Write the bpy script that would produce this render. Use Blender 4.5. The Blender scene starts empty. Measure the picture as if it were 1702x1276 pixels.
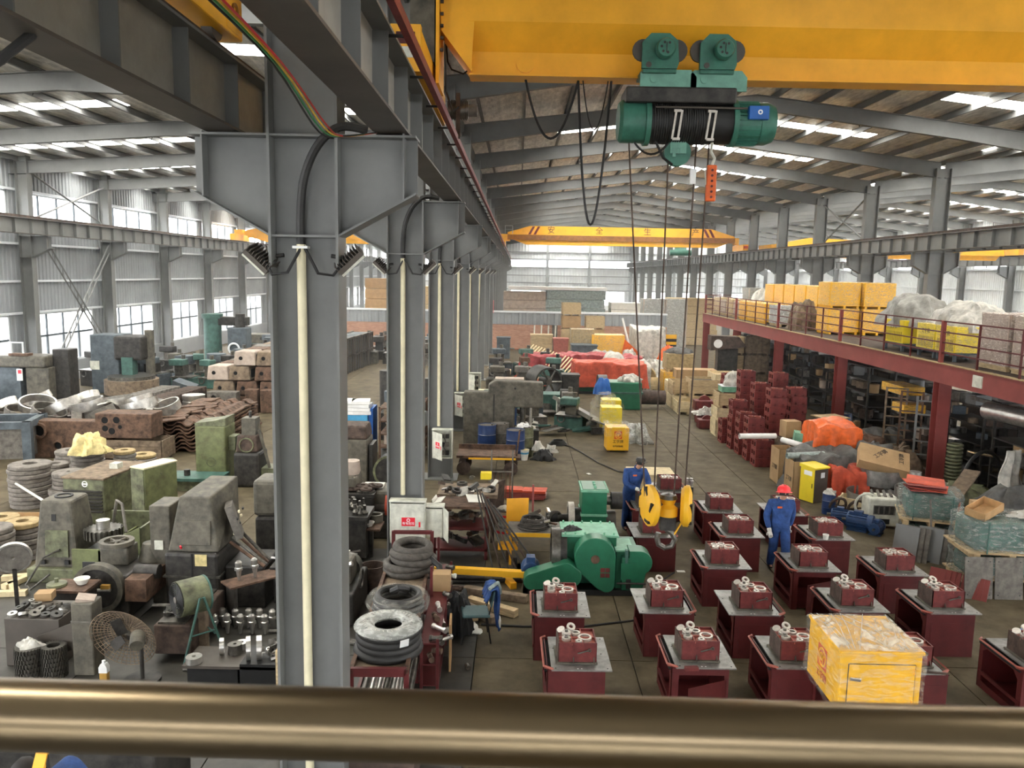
import bpy, bmesh, math, random
from mathutils import Vector, Matrix, Euler, noise
random.seed(7)
C = bpy.context.scene.collection
S = bpy.context.scene
PI = math.pi

# ---------------------------------------------------------------- camera
cam_d = bpy.data.cameras.new('camera')
cam = bpy.data.objects.new('camera', cam_d)
C.objects.link(cam)
cam_d.sensor_fit = 'HORIZONTAL'
cam_d.sensor_width = 36.0
cam_d.lens = 36.0 * 1340.0 / 1702.0
cam_d.clip_start = 0.05
cam_d.clip_end = 600
cam.matrix_world = Matrix(((0.9998, -0.01916, 0.00484, 0), (0.00739, 0.13531, -0.99078, 0), (0.01833, 0.99062, 0.13542, 5.8), (0, 0, 0, 1)))
cam_d.dof.use_dof = True
cam_d.dof.focus_distance = 18.0
cam_d.dof.aperture_fstop = 12.0
S.camera = cam

# ---------------------------------------------------------------- sky, exposure
S.view_settings.view_transform = 'Standard'
S.view_settings.look = 'None'
S.view_settings.exposure = 1.6
S.view_settings.gamma = 1.0
S.view_settings.use_curve_mapping = False
w = bpy.data.worlds.new('overcast_sky')
S.world = w
w.use_nodes = True
wn, wl = w.node_tree.nodes, w.node_tree.links
bg = wn['Background']
tc = wn.new('ShaderNodeTexCoord'); sx = wn.new('ShaderNodeSeparateXYZ'); rp = wn.new('ShaderNodeValToRGB')
wl.new(tc.outputs['Generated'], sx.inputs[0]); wl.new(sx.outputs['Z'], rp.inputs[0])
rp.color_ramp.elements[0].color = (0.95, 0.97, 1.0, 1); rp.color_ramp.elements[1].color = (1.0, 1.0, 1.0, 1)
wl.new(rp.outputs[0], bg.inputs[0])
bg.inputs[1].default_value = 4.5
SKYLIGHT_STRENGTH = 10.5

# ---------------------------------------------------------------- materials
def mat(name, col, rough=0.6, metal=0.0, var=0.25, scale=4.0, bump=0.0, bscale=30.0, col2=None, stretch=None, spec=0.4):
    m = bpy.data.materials.new(name); m.use_nodes = True
    n, l = m.node_tree.nodes, m.node_tree.links
    b = n['Principled BSDF']
    b.inputs['Roughness'].default_value = rough
    b.inputs['Metallic'].default_value = metal
    b.inputs['Specular IOR Level'].default_value = spec
    t = n.new('ShaderNodeTexCoord'); src = t.outputs['Object']
    if stretch:
        mp = n.new('ShaderNodeMapping'); mp.inputs['Scale'].default_value = stretch
        l.new(src, mp.inputs[0]); src = mp.outputs[0]
    nz = n.new('ShaderNodeTexNoise'); nz.inputs['Scale'].default_value = scale; nz.inputs['Detail'].default_value = 5.0; nz.inputs['Roughness'].default_value = 0.65
    l.new(src, nz.inputs['Vector'])
    r = n.new('ShaderNodeValToRGB')
    r.color_ramp.elements[0].position = 0.32; r.color_ramp.elements[1].position = 0.68
    dark = col2 if col2 else tuple(c * (1 - var * 1.6) for c in col)
    light = tuple(min(1, c * (1 + var * 0.5)) for c in col)
    r.color_ramp.elements[0].color = (*dark, 1); r.color_ramp.elements[1].color = (*light, 1)
    l.new(nz.outputs[0], r.inputs[0]); l.new(r.outputs[0], b.inputs['Base Color'])
    if bump > 0:
        nb = n.new('ShaderNodeTexNoise'); nb.inputs['Scale'].default_value = bscale; nb.inputs['Detail'].default_value = 3.0
        l.new(src, nb.inputs['Vector'])
        bp = n.new('ShaderNodeBump'); bp.inputs['Strength'].default_value = bump; bp.inputs['Distance'].default_value = 0.02
        l.new(nb.outputs[0], bp.inputs['Height']); l.new(bp.outputs[0], b.inputs['Normal'])
    return m

def glow(name, col, strength):
    m = bpy.data.materials.new(name); m.use_nodes = True
    n, l = m.node_tree.nodes, m.node_tree.links
    n.remove(n['Principled BSDF'])
    e = n.new('ShaderNodeEmission'); e.inputs[0].default_value = (*col, 1); e.inputs[1].default_value = strength
    l.new(e.outputs[0], n['Material Output'].inputs[0])
    return m

def film(name, col, alpha, rough=0.25, scale=9.0, streak=None):
    """crinkled clear wrap: mostly see-through, with glossy and milky folds"""
    m = bpy.data.materials.new(name); m.use_nodes = True
    n, l = m.node_tree.nodes, m.node_tree.links
    b = n['Principled BSDF']; b.inputs['Base Color'].default_value = (*col, 1); b.inputs['Roughness'].default_value = rough
    b.inputs['Specular IOR Level'].default_value = 0.8
    tr = n.new('ShaderNodeBsdfTransparent'); mx = n.new('ShaderNodeMixShader')
    t = n.new('ShaderNodeTexCoord'); src = t.outputs['Object']
    mp = n.new('ShaderNodeMapping'); mp.inputs['Scale'].default_value = streak or (1, 1, 1); mp.inputs['Rotation'].default_value = (0.5, 0.3, 0.6)
    l.new(src, mp.inputs[0])
    nz = n.new('ShaderNodeTexNoise'); nz.inputs['Scale'].default_value = scale; nz.inputs['Detail'].default_value = 4.0; nz.inputs['Distortion'].default_value = 0.8
    l.new(mp.outputs[0], nz.inputs['Vector'])
    r = n.new('ShaderNodeValToRGB'); r.color_ramp.elements[0].position = 0.42; r.color_ramp.elements[1].position = 0.72
    lo, hi = alpha
    r.color_ramp.elements[0].color = (lo, lo, lo, 1); r.color_ramp.elements[1].color = (hi, hi, hi, 1)
    l.new(nz.outputs[0], r.inputs[0]); l.new(r.outputs[0], mx.inputs[0])
    bp = n.new('ShaderNodeBump'); bp.inputs['Strength'].default_value = 0.9; bp.inputs['Distance'].default_value = 0.03
    l.new(nz.outputs[0], bp.inputs['Height']); l.new(bp.outputs[0], b.inputs['Normal'])
    l.new(tr.outputs[0], mx.inputs[1]); l.new(b.outputs[0], mx.inputs[2]); l.new(mx.outputs[0], n['Material Output'].inputs[0])
    return m

def bricks(name):
    m = bpy.data.materials.new(name); m.use_nodes = True
    n, l = m.node_tree.nodes, m.node_tree.links
    b = n['Principled BSDF']; b.inputs['Roughness'].default_value = 0.9
    t = n.new('ShaderNodeTexCoord'); mp = n.new('ShaderNodeMapping'); mp.inputs['Rotation'].default_value = (PI / 2, 0, 0)
    l.new(t.outputs['Object'], mp.inputs[0])
    k = n.new('ShaderNodeTexBrick'); k.inputs['Scale'].default_value = 1.0
    k.inputs['Color1'].default_value = (0.36, 0.15, 0.09, 1); k.inputs['Color2'].default_value = (0.47, 0.24, 0.15, 1); k.inputs['Mortar'].default_value = (0.42, 0.36, 0.31, 1)
    k.inputs['Brick Width'].default_value = 0.25; k.inputs['Row Height'].default_value = 0.075; k.inputs['Mortar Size'].default_value = 0.006
    l.new(mp.outputs[0], k.inputs[0]); l.new(k.outputs[0], b.inputs['Base Color'])
    return m

M = {}
def K(key, *a, **k): M[key] = mat(key, *a, **k)
K('concrete_oily', (0.062, 0.057, 0.047), 0.5, var=0.4, scale=1.3, bump=0.1, bscale=6)
K('beam_grey_lit', (0.31, 0.295, 0.255), 0.5, var=0.1)  # paler grey: light on the near beam webs put into the colour
K('concrete', (0.115, 0.093, 0.058), 0.7, var=0.3, scale=1.6, bump=0.1, bscale=6, spec=0.12)
K('joint', (0.03, 0.028, 0.025), 0.9)
K('outdoor', (0.5, 0.5, 0.48), 0.9)
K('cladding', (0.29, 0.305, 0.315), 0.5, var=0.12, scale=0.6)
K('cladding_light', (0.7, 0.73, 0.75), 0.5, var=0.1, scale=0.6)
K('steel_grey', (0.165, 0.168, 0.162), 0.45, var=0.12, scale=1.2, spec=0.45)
K('tarp_pale', (0.33, 0.32, 0.29), 0.65, var=0.3, scale=3, bump=0.5, bscale=8)
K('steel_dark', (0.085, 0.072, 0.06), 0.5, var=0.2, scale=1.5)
K('roof_steel', (0.165, 0.168, 0.165), 0.55, var=0.15, scale=0.8)
K('foil', (0.74, 0.71, 0.65), 0.34, 0.5, var=0.35, scale=1.6, bump=1.0, bscale=5.0, stretch=(3.5, 0.7, 1))
M['skylight'] = glow('skylight_panel', (1.0, 0.975, 0.90), SKYLIGHT_STRENGTH)
M['bricks'] = bricks('bricks')
K('crane_yellow', (0.92, 0.44, 0.025), 0.42, var=0.1, scale=1.5)
K('crane_brown', (0.30, 0.12, 0.02), 0.5)
K('hoist_green', (0.045, 0.17, 0.12), 0.4, var=0.2, scale=6)
K('hoist_pale', (0.16, 0.36, 0.28), 0.45, var=0.15, scale=6)
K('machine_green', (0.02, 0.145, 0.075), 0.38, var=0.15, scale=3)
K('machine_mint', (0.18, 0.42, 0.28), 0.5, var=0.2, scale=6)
K('moss_green', (0.155, 0.165, 0.09), 0.55, var=0.45, scale=5, col2=(0.05, 0.05, 0.03))
K('moss_bright', (0.155, 0.175, 0.075), 0.5, var=0.35, scale=4, col2=(0.09, 0.092, 0.045))
K('machine_grey', (0.112, 0.10, 0.075), 0.6, var=0.5, scale=5, col2=(0.045, 0.042, 0.034))
K('machine_dark', (0.042, 0.038, 0.033), 0.5, var=0.5, scale=6)
K('machine_teal', (0.06, 0.14, 0.115), 0.55, var=0.3, scale=4)
K('machine_blue_grey', (0.085, 0.105, 0.12), 0.6, var=0.3, scale=4)
K('oily_steel', (0.16, 0.15, 0.13), 0.35, 0.7, var=0.4, scale=8)
K('bright_steel', (0.62, 0.6, 0.56), 0.3, 0.85, var=0.2, scale=8)
K('machined', (0.56, 0.52, 0.46), 0.4, 0.35, var=0.15, scale=20)
K('plate_steel', (0.27, 0.265, 0.25), 0.45, 0.5, var=0.3, scale=5)
K('table_red', (0.098, 0.0145, 0.0145), 0.5, var=0.2, scale=3)
K('table_edge', (0.32, 0.085, 0.06), 0.5, var=0.2, scale=4)
K('casing_red', (0.15, 0.028, 0.026), 0.5, var=0.3, scale=6)
K('casing_inside', (0.42, 0.13, 0.10), 0.6, var=0.2, scale=8)
K('mezz_red', (0.24, 0.052, 0.045), 0.5, var=0.15, scale=1)
K('rust', (0.135, 0.078, 0.05), 0.8, var=0.45, scale=6, bump=0.2, bscale=25)
K('rust_dark', (0.085, 0.058, 0.045), 0.85, var=0.4, scale=6)
K('cast_grey', (0.155, 0.14, 0.12), 0.7, var=0.35, scale=6)
K('black', (0.014, 0.014, 0.014), 0.5)
K('rubber', (0.028, 0.027, 0.026), 0.55, var=0.3)
K('hose_grey', (0.075, 0.066, 0.056), 0.7, var=0.3, scale=12, bump=0.3, bscale=60)
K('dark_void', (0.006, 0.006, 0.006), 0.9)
K('cream', (0.72, 0.66, 0.45), 0.5, var=0.08)
K('box_white', (0.62, 0.62, 0.53), 0.55, var=0.22, scale=5)
K('sign_red', (0.72, 0.02, 0.04), 0.4, var=0.05)
K('white', (0.8, 0.8, 0.78), 0.5, var=0.06)
K('paper', (0.75, 0.73, 0.66), 0.8, var=0.1)
K('paper_yellow', (0.70, 0.58, 0.27), 0.85, var=0.25, scale=8)
K('drum_blue', (0.015, 0.04, 0.13), 0.4, var=0.2, scale=4)
K('blue', (0.02, 0.12, 0.42), 0.5, var=0.15)
K('sky_blue', (0.07, 0.33, 0.58), 0.45, var=0.12)
K('motor_blue', (0.025, 0.065, 0.17), 0.4, var=0.25, scale=8)
K('coverall', (0.022, 0.065, 0.215), 0.8, var=0.3, scale=9, bump=0.35, bscale=22)
K('skin', (0.50, 0.27, 0.18), 0.55, var=0.08)
K('hair', (0.016, 0.013, 0.012), 0.7)
K('helmet_red', (0.75, 0.03, 0.035), 0.3, var=0.06)
K('glove', (0.62, 0.61, 0.56), 0.85, var=0.15, scale=20)
K('shoe', (0.02, 0.018, 0.016), 0.6)
K('box_yellow', (0.80, 0.43, 0.022), 0.42, var=0.08, scale=2)
K('box_lemon', (0.80, 0.62, 0.03), 0.42, var=0.08, scale=2)
K('ink', (0.02, 0.02, 0.02), 0.6)
K('logo_red', (0.62, 0.10, 0.02), 0.5)
K('wood', (0.52, 0.39, 0.22), 0.75, var=0.25, scale=5, stretch=(1, 1, 6))
K('wood_pale', (0.68, 0.56, 0.34), 0.75, var=0.2, scale=5)
K('wood_old', (0.21, 0.155, 0.105), 0.85, var=0.35, scale=6)
K('ply', (0.45, 0.27, 0.12), 0.7, var=0.2, scale=4)
K('carton', (0.40, 0.26, 0.13), 0.8, var=0.12, scale=3)
K('carton_grey', (0.42, 0.34, 0.28), 0.7, var=0.2, scale=4)
K('tarp_red', (0.56, 0.085, 0.04), 0.6, var=0.3, scale=3, bump=0.3, bscale=8)
K('tarp_orange', (0.80, 0.14, 0.025), 0.5, var=0.25, scale=4, bump=0.3, bscale=10)
K('tarp_crimson', (0.38, 0.055, 0.06), 0.6, var=0.3, scale=3, bump=0.3, bscale=8)
K('tarp_grey', (0.115, 0.112, 0.105), 0.7, var=0.35, scale=3, bump=0.4, bscale=8)
K('tarp_white', (0.55, 0.53, 0.47), 0.5, var=0.3, scale=4, bump=0.5, bscale=10)
K('brass_tube', (0.25, 0.19, 0.115), 0.3, 1.0, var=0.06, scale=2)
K('disc_grey', (0.2, 0.178, 0.155), 0.85, var=0.3, scale=8)
K('disc_ochre', (0.38, 0.28, 0.14), 0.85, var=0.25, scale=8)
K('grass_wrap', (0.30, 0.36, 0.34), 0.3, var=0.3, scale=6)
K('wire_red', (0.45, 0.02, 0.02), 0.5)
K('wire_green', (0.03, 0.22, 0.07), 0.5)
K('wire_yellow', (0.7, 0.45, 0.03), 0.5)
K('conductor_red', (0.20, 0.022, 0.025), 0.5)
K('amber', (0.45, 0.26, 0.06), 0.3, var=0.1)
K('chair_teal', (0.06, 0.12, 0.125), 0.45, var=0.15)
M['wrap'] = film('clear_wrap', (0.72, 0.70, 0.62), (0.02, 0.34), scale=7.0, streak=(0.8, 0.8, 3.5))
M['wrap_top'] = film('crumpled_wrap', (0.74, 0.70, 0.58), (0.12, 0.85), scale=5.0)
M['wrap_soft'] = film('clear_wrap_thin', (0.75, 0.68, 0.5), (0.03, 0.5), streak=(1, 1, 5))
M['wrap_grey'] = film('milky_wrap', (0.46, 0.47, 0.44), (0.5, 0.98), streak=(1, 1, 3))
M['wrap_dark'] = film('pallet_wrap', (0.34, 0.37, 0.34), (0.12, 0.8), streak=(1, 1, 3))
M['wrap_brown'] = film('carton_wrap', (0.62, 0.52, 0.45), (0.25, 0.95), streak=(1, 1, 4))
def glass(name):
    m = bpy.data.materials.new(name); m.use_nodes = True
    n, l = m.node_tree.nodes, m.node_tree.links
    b = n['Principled BSDF']; b.inputs['Base Color'].default_value = (0.9, 0.95, 0.95, 1); b.inputs['Roughness'].default_value = 0.1
    tr = n.new('ShaderNodeBsdfTransparent'); mx = n.new('ShaderNodeMixShader'); mx.inputs[0].default_value = 0.12
    l.new(tr.outputs[0], mx.inputs[1]); l.new(b.outputs[0], mx.inputs[2]); l.new(mx.outputs[0], n['Material Output'].inputs[0])
    return m
M['glass'] = glass('window_glass')

# ---------------------------------------------------------------- mesh helpers
class MB:
    def __init__(s): s.v = []; s.f = []
    def add(s, vs, fs):
        o = len(s.v); s.v += [tuple(v) for v in vs]; s.f += [tuple(i + o for i in f) for f in fs]; return s
    def box(s, x0, x1, y0, y1, z0, z1):
        return s.add([(x0, y0, z0), (x1, y0, z0), (x1, y1, z0), (x0, y1, z0), (x0, y0, z1), (x1, y0, z1), (x1, y1, z1), (x0, y1, z1)],
                     [(0, 3, 2, 1), (4, 5, 6, 7), (0, 1, 5, 4), (1, 2, 6, 5), (2, 3, 7, 6), (3, 0, 4, 7)])
    def obox(s, c, size, rot=(0, 0, 0)):
        e = Euler(rot).to_matrix(); h = [k / 2 for k in size]; c = Vector(c)
        vs = [c + e @ Vector((a * h[0], b * h[1], d * h[2])) for d in (-1, 1) for a, b in ((-1, -1), (1, -1), (1, 1), (-1, 1))]
        return s.add(vs, [(0, 3, 2, 1), (4, 5, 6, 7), (0, 1, 5, 4), (1, 2, 6, 5), (2, 3, 7, 6), (3, 0, 4, 7)])
    def taper(s, x0, x1, y0, y1, z0, z1, dx=0.0, dy=0.0):
        return s.add([(x0, y0, z0), (x1, y0, z0), (x1, y1, z0), (x0, y1, z0), (x0 + dx, y0 + dy, z1), (x1 - dx, y0 + dy, z1), (x1 - dx, y1 - dy, z1), (x0 + dx, y1 - dy, z1)],
                     [(0, 3, 2, 1), (4, 5, 6, 7), (0, 1, 5, 4), (1, 2, 6, 5), (2, 3, 7, 6), (3, 0, 4, 7)])
    def _frame(s, d):
        d = Vector(d).normalized(); a = Vector((0, 0, 1)) if abs(d.z) < 0.9 else Vector((1, 0, 0))
        u = d.cross(a).normalized(); return u, d.cross(u)
    def cyl(s, p, q, r, n=12, r2=None, cap=True):
        p, q = Vector(p), Vector(q); u, w_ = s._frame(q - p); r2 = r if r2 is None else r2
        a = [p + (u * math.cos(2 * PI * i / n) + w_ * math.sin(2 * PI * i / n)) * r for i in range(n)]
        b = [q + (u * math.cos(2 * PI * i / n) + w_ * math.sin(2 * PI * i / n)) * r2 for i in range(n)]
        fs = [(i, (i + 1) % n, n + (i + 1) % n, n + i) for i in range(n)]
        if cap: fs += [tuple(range(n - 1, -1, -1)), tuple(range(n, 2 * n))]
        return s.add(a + b, fs)
    def tube(s, pts, r, n=6, closed=False):
        pts = [Vector(p) for p in pts]; k = len(pts); rings = []; u = None
        for i, p in enumerate(pts):
            d = (pts[(i + 1) % k] - pts[i - 1]) if closed else (pts[min(i + 1, k - 1)] - pts[max(i - 1, 0)])
            d.normalize()
            if u is None: u, _ = s._frame(d)
            u = (u - d * u.dot(d)).normalized(); w_ = d.cross(u)
            rings += [p + (u * math.cos(2 * PI * j / n) + w_ * math.sin(2 * PI * j / n)) * r for j in range(n)]
        fs = []
        for i in range(k if closed else k - 1):
            a, b = i * n, ((i + 1) % k) * n
            fs += [(a + j, a + (j + 1) % n, b + (j + 1) % n, b + j) for j in range(n)]
        if not closed: fs += [tuple(range(n - 1, -1, -1)), tuple(range((k - 1) * n, k * n))]
        return s.add(rings, fs)
    def lathe(s, prof, n=16, c=(0, 0, 0), axis='z'):
        vs = []; c = Vector(c)
        for r, z in prof:
            for i in range(n):
                a = 2 * PI * i / n; x, y = r * math.cos(a), r * math.sin(a)
                vs.append(c + Vector({'z': (x, y, z), 'x': (z, x, y), 'y': (x, z, y)}[axis]))
        fs = [(k * n + i, k * n + (i + 1) % n, (k + 1) * n + (i + 1) % n, (k + 1) * n + i) for k in range(len(prof) - 1) for i in range(n)]
        if prof[0][0] > 1e-5: fs.append(tuple(range(n - 1, -1, -1)))
        if prof[-1][0] > 1e-5: fs.append(tuple(range((len(prof) - 1) * n, len(prof) * n)))
        return s.add(vs, fs)
    def ring(s, c, ro, ri, h, axis='z', n=20):
        vs = []; c = Vector(c)
        for r, z in ((ri, 0), (ro, 0), (ro, h), (ri, h)):
            for i in range(n):
                a = 2 * PI * i / n; x, y = r * math.cos(a), r * math.sin(a)
                vs.append(c + Vector({'z': (x, y, z), 'x': (z, x, y), 'y': (x, z, y)}[axis]))
        return s.add(vs, [(k * n + i, k * n + (i + 1) % n, ((k + 1) % 4) * n + (i + 1) % n, ((k + 1) % 4) * n + i) for k in range(4) for i in range(n)])
    def torus(s, c, R, r, nR=24, nr=8, axis='z', sq=1.0):
        vs = []; c = Vector(c)
        for i in range(nR):
            a = 2 * PI * i / nR
            for j in range(nr):
                b = 2 * PI * j / nr; q = R + r * math.cos(b); x, y, z = q * math.cos(a), q * math.sin(a), r * sq * math.sin(b)
                vs.append(c + Vector({'z': (x, y, z), 'x': (z, x, y), 'y': (x, z, y)}[axis]))
        return s.add(vs, [(i * nr + j, ((i + 1) % nR) * nr + j, ((i + 1) % nR) * nr + (j + 1) % nr, i * nr + (j + 1) % nr) for i in range(nR) for j in range(nr)])
    def prism(s, poly, axis, lo, hi):
        n = len(poly); f = {'x': lambda a, b, t: (t, a, b), 'y': lambda a, b, t: (a, t, b), 'z': lambda a, b, t: (a, b, t)}[axis]
        return s.add([f(a, b, lo) for a, b in poly] + [f(a, b, hi) for a, b in poly],
                     [tuple(range(n - 1, -1, -1)), tuple(range(n, 2 * n))] + [(i, (i + 1) % n, n + (i + 1) % n, n + i) for i in range(n)])
    def grid(s, fn, nu, nv):
        vs = [fn(i / nu, j / nv) for i in range(nu + 1) for j in range(nv + 1)]
        return s.add(vs, [(i * (nv + 1) + j, (i + 1) * (nv + 1) + j, (i + 1) * (nv + 1) + j + 1, i * (nv + 1) + j + 1) for i in range(nu) for j in range(nv)])
    def ibeam(s, a, b, h, wd, t=0.02, tw=0.012):
        """I-section from a to b (horizontal run), h high below the line a-b, flanges wd wide"""
        a, b = Vector(a), Vector(b); d = (b - a); u = Vector((0, 0, 1)).cross(d).normalized(); up = d.cross(u).normalized()
        for z0, z1, ww in ((0, -t, wd), (-t, -h + t, tw), (-h + t, -h, wd)):
            vs = [p + u * (ww / 2 * e) + up * z for p in (a, b) for e, z in ((-1, z0), (1, z0), (1, z1), (-1, z1))]
            s.add(vs, [(0, 1, 2, 3), (7, 6, 5, 4), (0, 4, 5, 1), (1, 5, 6, 2), (2, 6, 7, 3), (3, 7, 4, 0)])
        return s
    def mesh(s, name, m, smooth=38):
        me = bpy.data.meshes.new(name); me.from_pydata(s.v, [], s.f)
        bm = bmesh.new(); bm.from_mesh(me); bmesh.ops.recalc_face_normals(bm, faces=bm.faces); bm.to_mesh(me); bm.free()
        if smooth:
            me.shade_smooth(); me.set_sharp_from_angle(angle=math.radians(smooth))
        me.materials.append(M[m] if isinstance(m, str) else m)
        return me
    def obj(s, name, m, parent=None, loc=None, rot=None, smooth=38, bev=0):
        o = bpy.data.objects.new(name, s.mesh(name, m, smooth)); C.objects.link(o)
        if parent: o.parent = parent
        if loc: o.location = loc
        if rot: o.rotation_euler = rot
        if bev:
            bv = o.modifiers.new('bevel', 'BEVEL'); bv.width = bev; bv.segments = 2; bv.limit_method = 'ANGLE'
        return o

def tag(o, label, cat, group=None, kind=None):
    if label: o['label'] = label
    if cat: o['category'] = cat
    if group: o['group'] = group
    if kind: o['kind'] = kind
    return o
def thing(name, label, cat, loc=(0, 0, 0), rz=0, group=None):
    o = bpy.data.objects.new(name, None); C.objects.link(o)
    o.location = loc; o.rotation_euler = (0, 0, rz); o.empty_display_size = 0.1
    return tag(o, label, cat, group)
def put(name, mesh, parent=None, loc=(0, 0, 0), rot=(0, 0, 0), scale=None):
    o = bpy.data.objects.new(name, mesh); C.objects.link(o); o.location = loc; o.rotation_euler = rot
    if parent: o.parent = parent
    if scale: o.scale = scale
    return o
def dup(root, loc, rz=0, label=None, group=None, rot=None):
    def cp(o, par):
        c = o.copy(); C.objects.link(c)
        if par: c.parent = par
        for ch in o.children: cp(ch, c)
        return c
    r = cp(root, None); r.location = loc; r.rotation_euler = rot or (0, 0, rz)
    if label: r['label'] = label
    if group: r['group'] = group
    return r
def struct(o): o['kind'] = 'structure'; return o
def text(body, name, m, parent, loc, rot, size, thick=0.002, align='CENTER'):
    c = bpy.data.curves.new(name, 'FONT'); c.body = body; c.size = size; c.extrude = thick; c.align_x = align; c.align_y = 'CENTER'
    c.resolution_u = 2
    tmp = bpy.data.objects.new('tmp', c); me = bpy.data.meshes.new_from_object(tmp); bpy.data.objects.remove(tmp)
    me.materials.clear(); me.materials.append(M[m])
    o = bpy.data.objects.new(name, me); C.objects.link(o); o.parent = parent; o.location = loc; o.rotation_euler = rot
    return o
def B(): return MB()
FRONT = (PI / 2, 0, 0)     # lettering that faces -Y
def sag(p, q, drop, n=14):
    p, q = Vector(p), Vector(q)
    return [p.lerp(q, i / n) - Vector((0, 0, drop * 4 * (i / n) * (1 - i / n))) for i in range(n + 1)]
def bend(pts, k=5):
    P = [Vector(p) for p in pts]; out = []
    for i in range(len(P) - 1):
        a, b, c, d = P[max(i - 1, 0)], P[i], P[i + 1], P[min(i + 2, len(P) - 1)]
        for j in range(k):
            t = j / k; out.append(0.5 * (2 * b + (c - a) * t + (2 * a - 5 * b + 4 * c - d) * t * t + (3 * b - a - 3 * c + d) * t ** 3))
    return out + [P[-1]]
def crease(x, y, z, seed, f): return noise.turbulence(Vector((x * f + seed * 7.3, y * f, z * f)), 4, True)
def heap(name, m, label, cat, c, rx, ry, h, seed=1, rough=0.25, parent=None, n=18, flat=0.6, group=None):
    """a crumpled draped sheet or sack: closed lumpy mound"""
    rnd = random.Random(seed); ph = [rnd.uniform(0, 6.3) for _ in range(9)]
    def fn(u, v):
        a = 2 * PI * u; t = v
        r = (1 - t) ** 0.55 if t < 1 else 0
        k = 1 + rough * (0.5 * math.sin(3 * a + ph[0] + 3 * t) + 0.35 * math.sin(7 * a + ph[1] - 4 * t) + 0.3 * math.sin(12 * a + ph[2] + 5 * t))
        z = h * (1 - (1 - t) ** (1 / flat)) * (1 + rough * 0.6 * (math.sin(4 * a + ph[3] + 6 * t) + 0.6 * math.sin(9 * a + ph[4])) * (1 - t) * t * 2)
        x, y = rx * r * k * math.cos(a), ry * r * k * math.sin(a); q = crease(x, y, z, seed, 1.3 / max(0.15, h)) - 0.45
        return (x * (1 + rough * q * 0.9), y * (1 + rough * q * 0.9), max(0, z * (1 + rough * 1.1 * q)))
    o = B().grid(fn, n * 2, n // 2 + 3).obj(name, m, parent, c)
    if label: tag(o, label, cat, group)
    return o
def drape(name, m, label, cat, c, sx, sy, h, seed=1, amp=0.06, skirt=0.0, rz=0, group=None, parent=None, top=None):
    """a sheet laid over a block sx by sy by h, hanging in folds down its sides"""
    rnd = random.Random(seed); ph = [rnd.uniform(0, 6.3) for _ in range(8)]
    def fn(u, v):
        x, y = (u - 0.5) * 2, (v - 0.5) * 2; e = max(abs(x), abs(y)); inner = 0.62
        if e <= inner:
            px, py = x / inner * sx / 2, y / inner * sy / 2; z = h
        else:
            px, py = x / e * sx / 2, y / e * sy / 2; d = (e - inner) / (1 - inner); z = h * (1 - d) + skirt * d
            f = 1 + amp * d * (math.sin(9 * math.atan2(y, x) + ph[5]) + 0.7 * math.sin(17 * math.atan2(y, x) + ph[6])); px *= f; py *= f
        z += amp * h * (0.5 * math.sin(3.1 * x + ph[0]) * math.cos(2.7 * y + ph[1]) + 0.35 * math.sin(8 * x + ph[2] + 3 * y)) * (1 if e <= inner else max(0, 1 - (e - inner) * 2.6))
        if top and e <= inner: z += top(px, py)
        q = crease(px, py, z, seed, 1.5) - 0.45; z += amp * h * 1.5 * q * min(1, max(0, z - skirt) / (0.3 * h)); px *= 1 + amp * 0.5 * q; py *= 1 + amp * 0.5 * q
        return (px, py, z)
    o = B().grid(fn, 44, 44).obj(name, m, parent, c, (0, 0, rz))
    if label: tag(o, label, cat, group)
    return o

# ================================================================ SHELL
BAY = 7.15
COLY = [8.18 + BAY * k for k in range(-1, 18)]
YEND = 135.0
XL, XC, XR, XF = -22.8, -2.11, 18.72, 40.0          # left wall, column rows, right wall

# floor: cast slabs with open joints over a dark bed
fl = struct(B().box(-40, 70, -6, 160, -0.12, -0.03).obj('floor', 'joint'))
xs = [-23, -19.5, -16, -12.5, -9, -6.2, -3.6, -0.55, 1.85, 5.2, 6.6, 10.2, 13.8, 17.4, 21, 26, 31, 36, 40.2]
ys = [-5, 1, 6.2, 11.6, 16.4, 21.2, 26.4, 32, 38, 45, 53, 62, 74, 90, 110, 135]
slab_mesh = B().box(-0.5, 0.5, -0.5, 0.5, -0.06, 0).mesh('slab', 'concrete', 0)
for i in range(len(xs) - 1):
    for j in range(len(ys) - 1):
        dx, dy = xs[i + 1] - xs[i], ys[j + 1] - ys[j]
        b_ = B().box(0.008, dx - 0.008, 0.008, dy - 0.008, -0.05, 0.0)
        b_.obj('slab', 'concrete_oily' if xs[i] < -3 and ys[j] < 16 and xs[i] > -10 else 'concrete', fl, (xs[i], ys[j], random.uniform(-0.003, 0.0)), smooth=0)
struct(B().box(-260, 260, -200, 420, -0.4, -0.2).obj('ground', 'outdoor'))

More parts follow.
